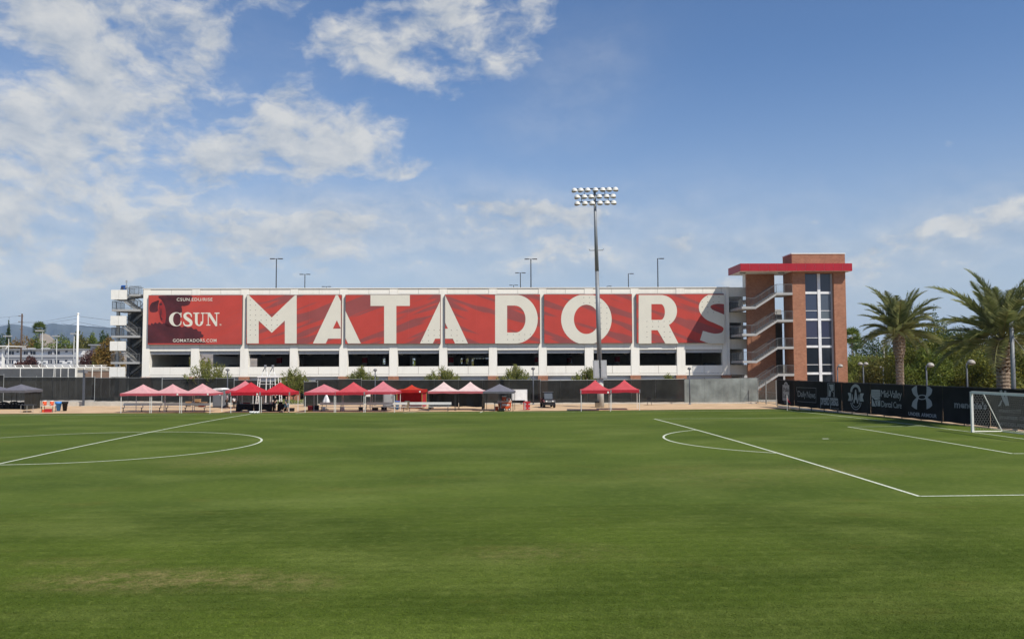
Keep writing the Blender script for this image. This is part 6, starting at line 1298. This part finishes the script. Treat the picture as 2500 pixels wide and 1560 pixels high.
for i, (px, w, h, lab) in enumerate(((4, 1.4, .75, 'black covered equipment heap at the photo edge'), (30, 1.1, .82, 'black covered equipment heap under the dark tent'), (50, .9, .70, 'black equipment case stack beside the tent wall'))):
    e = lt('equipment_heap', px, 998.5, lab, 'equipment', 'black equipment under the dark tents'); mb = MB(); r2 = random.Random(i)
    for k in range(5): x = -w/2+w*k/5; mb.box(x, x+w/5+.02*k, .1*k % .2, .7+.03*k, 0, h*(.75+.25*r2.random()))
    mb.build('covered_case', M_BLACK, e); mb = MB(); mb.ball((0, .4, h*.6), .5, 8, w*.9, .7, .7); mb.build('cover', M_BLACK, e, True)
    for k in range(3): pbox(e, 'pale_strap', M_GREYP, -w/2+.2+k*.35, -w/2+.34+k*.35, -.02, -.005, h*.70, h*.76)
# orange trolley, jugs, small black table, red chest
def trolley():
    e = lt('drinks_trolley', 1232, 1002.4, 'orange wheeled drinks trolley with white lettering under the dark grey tent', 'trolley'); e.rotation_euler.z = -YAW; k = FPX/((gp(1232, 1002.4)-CAM).dot(Fh)); X = lambda x: (940+x*.13207-1232)/k; zz = lambda y: (1002.4-(880+y*.13207))/k
    mb = MB(); a0, a1, b0, b1 = X(2110), X(2320), X(2082), X(2335); mb.add([(a0, .05, .16), (a1, .05, .16), (a1, .6, .16), (a0, .6, .16), (b0, 0, zz(775)), (b1, 0, zz(775)), (b1, .66, zz(775)), (b0, .66, zz(775))], [(0,3,2,1),(4,5,6,7),(0,1,5,4),(1,2,6,5),(2,3,7,6),(3,0,4,7)]); mb.build('tub', M_ORANGE, e)
    pbox(e, 'lid', mat('pale_orange', (.72, .40, .30), .5), X(2075), X(2342), -.03, .69, zz(774), zz(752)); pbox(e, 'handle', M_DARKMETAL, X(2342), X(2352), .1, .5, zz(790), zz(770))
    for x in (2298, 2205):
        w = MB(); M = Matrix.Rotation(R_(90), 3, 'X'); w.lathe([(.02, -.05), (.14, -.05), (.14, .05), (.02, .05)], (X(x), .0, .14), 14, M); t = w.build('wheel', M_BLACK, e); w = MB(); w.lathe([(.02, -.055), (.07, -.055), (.07, .055), (.02, .055)], (X(x), .0, .14), 10, M); w.build('hub', M_WHITE2, t)
    V, F = text2d('SERIES', .03, 1.02); mb = MB(); x0, x1, z0, z1 = X(2162), X(2302), zz(838), zz(803)
    for f in F: mb.poly([(x0+(x1-x0)*V[i][0], -.012+.03*(1-(z1-(z1-z0)*V[i][1]-.16)/(zz(775)-.16))*0-.0, z1-(z1-z0)*V[i][1]) for i in f])
    mb.build('lettering', M_WHITE2, e)
    return X, zz
Xt, zt_ = trolley()
top_ = zt_(750)
jug(1231.2, 1002.4, top_, .44, .50, 'orange drinks jug with a white mark on the trolley', .3); jug(1242.5, 1002.4, top_, .26, .30, 'small orange jug on the trolley end', .3)
for i, px in enumerate((1237.5, 1239.5, 1246)): p = gp(px, 1002.4); e = empty('bottle', p+Vector((0, .15, top_)), 0, ['white drink bottle beside the marked jug', 'second white drink bottle beside the small jug', 'white drink bottle at the trolley end'][i], 'bottle', 'bottles on the trolley'); mb = MB(); mb.lathe([(.045, 0), (.045, .15), (.02, .20), (.02, .24)], (0, 0, 0), 8); mb.build('bottle_body', M_WHITE2, e, True); mb = MB(); mb.lathe([(.024, .241), (.024, .27)], (0, 0, 0), 8); mb.build('cap', M_ORANGE, e)
e = lt('black_table', 1214.5, 1003, 'small black folding table in front of the orange trolley', 'table', 'tables on the sideline'); pbox(e, 'table_top', M_DARKMETAL, -.38, .45, -.1, .4, .74, .80)
for x in (-.3, -.24, .3, .36): pbox(e, 'leg', mat('teal_leg', (.05, .075, .09), .5), x-.02, x+.02, -.05, .35 if x in (-.3, .36) else 0, 0, .738)
clutter('drink_crate', 1212, 1003, 0, .42, .4, .42, M_ORANGE, 'orange red crate with a white bag under the small black table', 'crate', .45); clutter('black_bag', 1224, 1003, 0, .55, .35, .3, M_BLACK, 'black bag beside the trolley wheels', 'bag', -.35)
e = lt('red_chest', 1286, 1000.8, 'upright red ice chest with steel corners beside the whiteboard', 'cooler'); pbox(e, 'chest_body', M_COOL, -.34, .34, 0, .45, .04, .76); pbox(e, 'lid', M_COOL, -.36, .36, -.02, .47, .762, .84)
for x in (-.26, -.18): pbox(e, 'steel_band', M_SILVER, x, x+.05, -.012, -.002, .04, .75)
for z in (.16, .55): pbox(e, 'latch', M_SILVER, .18, .36, -.015, -.003, z, z+.10); pbox(e, 'latch', M_SILVER, -.12, -.04, -.015, -.003, z, z+.10)
for i, x in enumerate((-.16, -.06, .04, -.10)): q = gp(1286, 1000.8); b = empty('bottle', q+Vector((x, .1+.1*i, .841)), 0, ['white bottle at the front edge of the red chest', 'white bottle in the middle of the red chest', 'white bottle nearest the whiteboard on the chest', 'white bottle at the back of the red chest'][i], 'bottle', 'bottles on the red chest'); mb = MB(); mb.lathe([(.05, 0), (.05, .14), (.02, .2), (.02, .25)], (0, 0, 0), 8); mb.build('bottle_body', M_WHITE2, b, True)
# whiteboard on a wheeled stand
A = gp(1249.6, 990.5); B = gp(1287.6, 990.5); D = (A-CAM).dot(Fh); k = FPX/D; e = empty('whiteboard', A, -YAW, 'white board on a dark stand beside the dark grey tent', 'whiteboard'); w = (B-A).length; z0, z1 = at(1268, 977, D).z-ZG, at(1268, 950.5, D).z-ZG
pbox(e, 'board', mat('board_white', (.74, .75, .74), .35), .03, w-.03, -.03, 0, z0+.03, z1-.03)
for b in ((0, w, -.045, .01, z1-.029, z1+.01), (0, w, -.045, .01, z0-.01, z0+.029)): pbox(e, 'frame', M_SILVER, *b)
for b in ((0, .029, -.045, .01, z0+.03, z1-.03), (w-.029, w, -.045, .01, z0+.03, z1-.03)): pbox(e, 'frame', M_SILVER, *b)
for x in (.1, w-.1): pbox(e, 'stand_leg', M_DARKMETAL, x-.03, x+.03, .011, .06, .08, z0); pbox(e, 'stand_foot', M_DARKMETAL, x-.04, x+.04, -.3, .35, .02, .078)
pbox(e, 'lower_board', M_BLACK, .131, w-.131, .02, .05, .32, z0-.02); pbox(e, 'pen_tray', M_SILVER, .4, w-.4, -.12, -.046, z0-.01, z0+.01)
# notice on a stand, silver umbrella, chairs
p = gp(898, 997); D = (p-CAM).dot(Fh); e = empty('notice_board', p, -YAW, 'white notice sheets on a stand between two red tents', 'notice board'); z0, z1 = at(898, 968, D).z-ZG, at(898, 952, D).z-ZG; pbox(e, 'upper_sheet', M_WHITE2, -.24, .26, -.02, 0, z1-.32, z1); pbox(e, 'lower_sheet', M_WHITE2, -.2, .3, -.02, 0, z0, z0+.34)
for x in (-.15, .2): pbox(e, 'stand_leg', M_DARKMETAL, x-.02, x+.02, .002, .04, 0, z1-.1)
p = gp(796.5, 1000); D = (p-CAM).dot(Fh); e = empty('folded_umbrella', p, -YAW, 'folded silver umbrella standing under the rose pink tent', 'umbrella'); zt0 = at(796, 983, D).z-ZG; mb = MB()
n = 14
for i, (rr, z) in enumerate(((.34, zt0), (.27, zt0+.25), (.17, zt0+.55), (.05, zt0+.85))):
    for j in range(n): a = 2*math.pi*j/n; f = 1+.28*(j % 2); mb.v.append((rr*f*math.cos(a), rr*f*math.sin(a), z-(.06 if j % 2 and i == 0 else 0)))
for i in range(3):
    for j in range(n): j2 = (j+1) % n; mb.f.append((i*n+j, i*n+j2, (i+1)*n+j2, (i+1)*n+j))
mb.build('umbrella_cloth', mat('silver_cloth', (.60, .61, .62), .4, .1, 4, metal=.2), e); mb = MB(); mb.tube([(0, 0, 0), (0, 0, zt0+.95)], .025, 6); mb.build('pole', M_DARKMETAL, e); mb = MB(); mb.lathe([(.26, 0), (.26, .06), (.06, .10)], (0, 0, 0), 12); mb.build('base', M_DARKMETAL, e)
def chair(px, py, label, m=M_BLACK, rz=0):
    e = lt('folding_chair', px, py, label, 'chair', 'black chairs', rz); pbox(e, 'seat', m, -.23, .23, 0, .42, .43, .46); pbox(e, 'backrest', m, -.23, .23, .40, .44, .58, .90)
    for x in (-.24, .21):
        pbox(e, 'leg', M_DARKMETAL, x, x+.03, .01, .04, 0, .429); pbox(e, 'leg', M_DARKMETAL, x, x+.03, .445, .475, 0, .92)
chair(1586.5, 989, 'black chair standing alone before the black fence'); chair(668, 1003, 'black chair beside the table behind the balls', rz=.6); chair(677, 1002.5, 'black chair next to the walking man', rz=-.5); chair(590, 999, 'black chair under the rose tent behind the tables', rz=2.6)
clutter('black_case', 710, 1004.2, 0, .55, .4, .34, M_BLACK, 'black case on the ground beside the red tent leg', 'case'); clutter('white_bag', 682.5, 1003.8, 0, .22, .2, .22, M_WHITE2, 'small white bag on the grass behind the walking man', 'bag'); clutter('white_towel', 662, 1003.6, .46, .2, .2, .4, M_WHITE2, 'white towel draped by the black chair', 'towel')
e = lt('yellow_cones', 755.5, 1004.6, 'low heap of yellow training markers beside the tent leg', 'markers'); mb = MB()
for i in range(6): mb.lathe([(.13, 0), (.05, .09)], (-.3+.11*i, .1*(i % 2), .02), 8)
mb.build('marker', mat('marker_yellow', (.42, .30, .03), .6), e)
for (px, w, h, m, lab) in ((757, .5, .42, M_COOL, 'dark red bag on the ground under the rose pink tent'), (770, .6, .5, M_BLACK, 'black kit bag under the rose pink tent'), (790, .3, .35, M_SILVER, 'silver box at the bench end'), (836, .35, .3, M_WHITE2, 'white cloth lying behind the grey bench'), (880, .4, .3, M_BLACK, 'black pouch behind the bench under the mid red tent'), (915, .6, .25, M_BLACK, 'black sports bag behind the long bench'), (937, .55, .3, M_BLACK, 'black backpack behind the long bench')): clutter('kit_bag', px, 1001, 0, w, .35, h, m, lab, 'bag')

# ------------------------------------------------------------------ utility cart
def cart():
    p = gp(1341.8, 995.7); e = empty('utility_cart', p, -YAW+.12, 'small black utility cart with roof parked by the fence', 'utility cart'); mbk = mat('cart_black', (.015, .015, .017), .35, .1, 3, spec=.5); red = mat('cart_maroon', (.12, .012, .02), .35)
    def px8(nm, m, pts, x0, x1):                          # side profile (y,z) extruded in x
        mb = MB(); n = len(pts); mb.v = [(x0, y, z) for y, z in pts]+[(x1, y, z) for y, z in pts]; mb.f = [tuple(range(n)), tuple(range(2*n-1, n-1, -1))]+[(i, n+i, n+(i+1) % n, (i+1) % n) for i in range(n)]; return mb.build(nm, m, e)
    px8('hood', mbk, [(0, .38), (-.03, .62), (.05, .80), (.62, .92), (.75, .86), (.75, .34), (.12, .30)], -.52, .52); px8('floor_pan', mbk, [(.751, .30), (.751, .42), (1.7, .42), (1.7, .30)], -.55, .55); px8('cargo_bed', red, [(1.71, .45), (1.71, .95), (2.7, .95), (2.7, .45)], -.62, .62); px8('bumper', mbk, [(-.14, .30), (-.14, .50), (-.035, .50), (-.035, .30)], -.45, .45)
    for s in (-1, 1):
        px8('fender', red if s < 0 else mbk, [(-.02, .62), (.1, .80), (.6, .86), (.74, .62), (.60, .66), (.3, .72), (.08, .62)], s*.525 if s > 0 else -.64, s*.64 if s > 0 else -.525)
        for y in (.28, 2.2):
            M = Matrix.Rotation(R_(90), 3, 'Y'); w = MB(); w.lathe([(.12, -.11), (.25, -.11), (.285, -.06), (.285, .06), (.25, .11), (.12, .11)], (s*.55, y, .285), 18, M); t = w.build('wheel', M_BLACK, e); w = MB(); w.lathe([(.02, -.08), (.14, -.08), (.14, .08), (.02, .08)], (s*.55, y, .285), 12, M); w.build('rim', M_GREYMETAL, t)
        w = MB(); w.lathe([(.02, 0), (.085, .01), (.09, .05), (.05, .09)], (s*.34, -.005, .70), 12, Matrix.Rotation(R_(90), 3, 'X')); w.build('headlight', mat('headlight', (.75, .75, .72), .15, spec=.8), e)
        for a, b in (((s*.50, .62, .90), (s*.47, .86, 1.64)), ((s*.50, 1.66, .42), (s*.47, 1.62, 1.64))): mb = MB(); mb.tube([a, b], .028, 8); mb.build('roof_post', mbk, e)
    px8('roof', mat('cart_roof', (.05, .052, .055), .4), [(.74, 1.645), (.80, 1.70), (1.7, 1.70), (1.76, 1.645)], -.56, .56); px8('windscreen', glass_mat('cart_glass', (.10, .11, .12)), [(.655, .93), (.845, 1.60), (.86, 1.60), (.67, .93)], -.44, .44)
    for x in (-.27, .27): px8('seat', M_BLACK, [(1.0, .43), (1.0, .66), (1.35, .66), (1.5, 1.12), (1.6, 1.12), (1.5, .43)], x-.22, x+.22)
    mb = MB(); mb.tube([(-.27, .85, .90), (-.27, 1.02, 1.0)], .02, 6); mb.build('steering_column', mbk, e); mb = MB(); 
    mb.tube([(-.27+.15*math.cos(a), 1.03-.05*math.sin(a), 1.0+.14*math.sin(a)) for a in [2*math.pi*i/12 for i in range(13)]], .015, 6, False); mb.build('steering_wheel', M_BLACK, e); px8('grille', M_GREYMETAL, [(-.05, .60), (-.05, .66), (-.028, .66), (-.028, .60)], -.2, .2); px8('dash_papers', M_WHITE2, [(.70, .925), (.70, .945), (.9, .95), (.9, .925)], -.05, .3)
cart()

# ------------------------------------------------------------------ cars on the deck
def car(px, D, c, label, rz=0.0):
    q = at(px, 892, D); u = (q-BF.o).dot(BF.e); y = (q-BF.o).dot(BF.n); p = BF.world(u, y, zf[0]+.005); e = empty('parked_car', p, BF.a+rz, label, 'car', 'cars parked on the deck'); m = mat('car_'+c, {'white': (.62, .62, .60), 'silver': (.34, .35, .36), 'black': (.02, .02, .022), 'blue': (.05, .09, .16)}[c], .3, .03, 2, spec=.6)
    sec = [(-.92, .35), (-.92, .75), (-.86, .95), (.86, .95), (.92, .75), (.92, .35)]                       # body seen from the front
    def loft(secs, nm, mm): mb = MB(); n = len(secs[0][1]); [mb.v.extend([(x, yy, z) for x, z in s]) for yy, s in secs]; [mb.f.append((k*n+i, k*n+(i+1) % n, (k+1)*n+(i+1) % n, (k+1)*n+i)) for k in range(len(secs)-1) for i in range(n)]; mb.f += [tuple(range(n)), tuple(range(len(secs)*n-1, (len(secs)-1)*n-1, -1))]; return mb.build(nm, mm, e, False)
    sc = lambda f, h: [(x*f, .28+(z-.28)*h) for x, z in sec]
    loft([(0, sc(.86, .75)), (.25, sc(.96, .92)), (1.2, sc(1, 1.05)), (3.6, sc(1, 1.08)), (4.3, sc(.95, 1.0)), (4.45, sc(.88, .85))], 'body', m)
    cb = lambda w0, w1, z: [(-w0, 1.0), (-w1, z), (w1, z), (w0, 1.0)]
    loft([(1.15, cb(.80, .78, 1.02)), (1.75, cb(.80, .62, 1.46)), (3.0, cb(.80, .62, 1.48)), (3.9, cb(.80, .75, 1.06))], 'cabin', m); mb = MB(); mb.poly([(-.70, 1.20, 1.07), (.70, 1.20, 1.07), (.58, 1.70, 1.43), (-.58, 1.70, 1.43)]); mb.build('windscreen', M_GLASS2, e)
    for s in (-1, 1):
        mb = MB(); mb.box(s*.6-.18, s*.6+.18, -.02, .06, .66, .80); mb.build('headlight', M_GLASS2, e)
        for yy in (.85, 3.5): mb = MB(); mb.lathe([(.02, -.1), (.32, -.1), (.32, .1), (.02, .1)], (s*.82, yy, .32), 14, Matrix.Rotation(R_(90), 3, 'Y')); mb.build('wheel', M_BLACK, e)
for (px, D, c, lab, rz) in ((428, 121, 'black', 'dark car behind the first deck opening', 0), (560, 121, 'silver', 'grey car in the deck opening behind the widest shrub', 0), (933, 121, 'white', 'pale pickup shaped car behind the deck opening under the T', 0), (905, 124, 'black', 'dark car left of the pale one on the deck', .1), (1130, 124, 'blue', 'blue car seen low in the seventh deck opening', 0), (1178, 124, 'silver', 'silver car at the edge of the seventh deck opening', 0), (1500, 121, 'black', 'dark car in the deck opening beside the mast', 0), (1742, 119, 'blue', 'shaded car in the last deck opening before the stair', 0)): car(px, D, c, lab, rz)
for (px, py, D, c, lab) in ((1845, 772, 118, 0, ''),): pass

# ------------------------------------------------------------------ people
SKIN = mat('skin', (.46, .27, .19), .6, .05, 9); SKIN2 = mat('skin_dark', (.20, .11, .075), .6, .05, 9)
def skin_mesh(J, E, root):
    me = bpy.data.meshes.new('skin'); names = list(J); me.from_pydata([J[n][0] for n in names], [(names.index(a), names.index(b)) for a, b in E], []); o = bpy.data.objects.new('skin', me); col.objects.link(o)
    md = o.modifiers.new('s', 'SKIN'); md.use_smooth_shade = True
    for i, n in enumerate(names):
        r = J[n][1]; sv = me.skin_vertices[0].data[i]; sv.radius = (r, r) if not isinstance(r, tuple) else r; sv.use_root = (n == root)
    ss = o.modifiers.new('d', 'SUBSURF'); ss.levels = 1; ss.render_levels = 1
    bpy.context.view_layer.update(); dg = bpy.context.evaluated_depsgraph_get(); r = bpy.data.meshes.new_from_object(o.evaluated_get(dg)); bpy.data.objects.remove(o); r.materials.clear(); return r
def person(px, py, hpx, label, skin, shirt, legs, hair, rz, stride=.0, shorts=False, arm=0.0):
    p = gp(px, py); D = (p-CAM).dot(Fh); h = hpx*D/FPX; s = h/1.76; e = empty('person', p, rz, label, 'person'); e.scale = (s, s, s)
    # faces -y; hips at .93
    st = stride; J = {'pel': ((0, 0, .95), (.15, .11)), 'waist': ((0, 0, 1.08), (.145, .10)), 'chest': ((0, .01, 1.30), (.165, .115)), 'nb': ((0, .015, 1.45), (.075, .07)), 'neck': ((0, 0, 1.52), .055), 'head0': ((0, -.015, 1.60), (.07, .08)), 'head1': ((0, -.01, 1.69), (.078, .095)), 'head2': ((0, 0, 1.745), .05)}
    E = [('pel', 'waist'), ('waist', 'chest'), ('chest', 'nb'), ('nb', 'neck'), ('neck', 'head0'), ('head0', 'head1'), ('head1', 'head2')]
    for sd, sg in (('l', 1), ('r', -1)):
        f = st*sg; J.update({sd+'hip': ((.095*sg, 0, .90), .095), sd+'knee': ((.10*sg, -.22*f-.02, .50), .06), sd+'calf': ((.10*sg, -.30*f+.01+(.08 if f < 0 else 0), .36), .058), sd+'ank': ((.10*sg, -.42*f+(.1 if f < 0 else 0), .09), .038), sd+'heel': ((.10*sg, -.42*f+.05+(.1 if f < 0 else 0), .04), .035), sd+'toe': ((.11*sg, -.42*f-.14+(.1 if f < 0 else 0), .03), .032),
                  sd+'sh': ((.17*sg, .01, 1.41), .062), sd+'elb': ((.235*sg, .02+.13*f, 1.12), .042), sd+'wr': ((.235*sg, -.06+.20*f-arm*.15, .90+arm*.12), .03), sd+'palm': ((.23*sg, -.085+.22*f-arm*.22, .83+arm*.12), (.038, .022))})
        E += [('pel', sd+'hip'), (sd+'hip', sd+'knee'), (sd+'knee', sd+'calf'), (sd+'calf', sd+'ank'), (sd+'ank', sd+'heel'), (sd+'ank', sd+'toe'), ('chest', sd+'sh'), (sd+'sh', sd+'elb'), (sd+'elb', sd+'wr'), (sd+'wr', sd+'palm')]
        w = Vector(J[sd+'palm'][0])
        for k in range(4): q = w+Vector((.0, (-.025+.017*k), -.02)); J[sd+'f%d' % k] = (tuple(q+Vector((0, -.005, -.035+.004*abs(k-1)))), .0085); J[sd+'g%d' % k] = (tuple(q+Vector((-.012*sg, -.004, -.068+.007*abs(k-1)))), .0075); E += [(sd+'palm', sd+'f%d' % k), (sd+'f%d' % k, sd+'g%d' % k)]
        J[sd+'t0'] = (tuple(w+Vector((-.012*sg, -.045, .01))), .010); J[sd+'t1'] = (tuple(w+Vector((-.018*sg, -.060, -.025))), .009); E += [(sd+'palm', sd+'t0'), (sd+'t0', sd+'t1')]
    me = skin_mesh(J, E, 'pel'); body = link('body', me, skin, e)
    def sub(nm, keys, edges, grow, m, root, over={}):
        K = {k: (J[k][0], tuple(v+grow for v in J[k][1]) if isinstance(J[k][1], tuple) else J[k][1]+grow) for k in keys}; K.update(over); return link(nm, skin_mesh(K, edges, root), m, e)
    ov = {}
    for sd in 'lr': a = Vector(J[sd+'sh'][0]).lerp(Vector(J[sd+'elb'][0]), .75); ov[sd+'slv'] = (tuple(a), .066)
    sub('shirt', ['pel', 'waist', 'chest', 'nb', 'lsh', 'rsh'], [('pel', 'waist'), ('waist', 'chest'), ('chest', 'nb'), ('chest', 'lsh'), ('chest', 'rsh'), ('lsh', 'lslv'), ('rsh', 'rslv')], .017, shirt, 'pel', ov)
    ov = {}; ed = [('pel', 'lhip'), ('pel', 'rhip')]
    for sd in 'lr':
        if shorts: ov[sd+'k'] = (tuple(Vector(J[sd+'hip'][0]).lerp(Vector(J[sd+'knee'][0]), .92)), .088); ed.append((sd+'hip', sd+'k'))
        else: ov[sd+'k'] = (J[sd+'knee'][0], .078); ov[sd+'a'] = (tuple(Vector(J[sd+'ank'][0])+Vector((0, 0, .03))), .062); ed += [(sd+'hip', sd+'k'), (sd+'k', sd+'a')]
    sub('shorts' if shorts else 'trousers', ['pel', 'lhip', 'rhip'], ed, .02, legs, 'pel', ov)
    for sd in 'lr': sub('shoe', [sd+'heel', sd+'toe'], [(sd+'heel', sd+'toe')], .012, mat('shoe_grey', (.25, .25, .26), .7), sd+'heel')
    for x in (-.034, .034): mb = MB(); mb.ball((x, -.098, 1.665), .012, 6); mb.build('eye', M_BLACK, body)
    mb = MB(); mb.ball((0, -.112, 1.635), .02, 6, .7, 1, 1.3); mb.build('nose', skin, body, True); mb = MB(); mb.box(-.028, .028, -.100, -.092, 1.585, 1.595); mb.build('mouth', mat('lip', (.25, .10, .09), .6), body)
    for x in (-.082, .082): mb = MB(); mb.ball((x, .005, 1.65), .03, 6, .4, .7, 1); mb.build('ear', skin, body, True)
    if hair: mb = MB(); mb.ball((0, .025, 1.70), .112, 10, .92, 1.0, .85); mb.build('hair', hair, e, True)
M_HAIR = mat('hair_dark', (.015, .012, .01), .7)
person(698.5, 1007.0, 39, 'bald man in dark grey shirt and denim shorts walking', SKIN, mat('charcoal_shirt', (.045, .048, .052), .9), mat('denim', (.13, .19, .27), .9, .1, 6), None, R_(72), .55, True)
person(553.5, 997.6, 37, 'person with dark hair in a greyish pink shirt beside the tent leg', SKIN2, mat('greypink_shirt', (.38, .30, .32), .9), M_BLACK, M_HAIR, R_(-60), .15)
person(571.5, 997.0, 30, 'person in a white top and black trousers inside the rose tent', SKIN2, mat('white_shirt', (.66, .65, .64), .9), M_BLACK, M_HAIR, R_(20), .05)
person(671.5, 1000.0, 35, 'person all in black behind the black table and tower', SKIN, M_BLACK, M_BLACK, M_HAIR, R_(-40), .1, False, .6)

# ------------------------------------------------------------------ air
mb = MB(); mb.box(-5200, 5200, -300, 8600, -2.5, 400); hz = mb.build('haze', None); hz['kind'] = 'stuff'; tag(hz, 'thin pale daylight haze filling the air to the hills', 'haze')
hm = bpy.data.materials.new('haze_air'); hm.use_nodes = True; nt = hm.node_tree; nt.nodes.clear(); o = nt.nodes.new('ShaderNodeOutputMaterial'); v = nt.nodes.new('ShaderNodeVolumePrincipled'); v.inputs['Color'].default_value = (.48, .70, 1.0, 1); v.inputs['Density'].default_value = 6.0e-5; v.inputs['Anisotropy'].default_value = 0.0; nt.links.new(v.outputs[0], o.inputs['Volume']); hz.data.materials.append(hm)
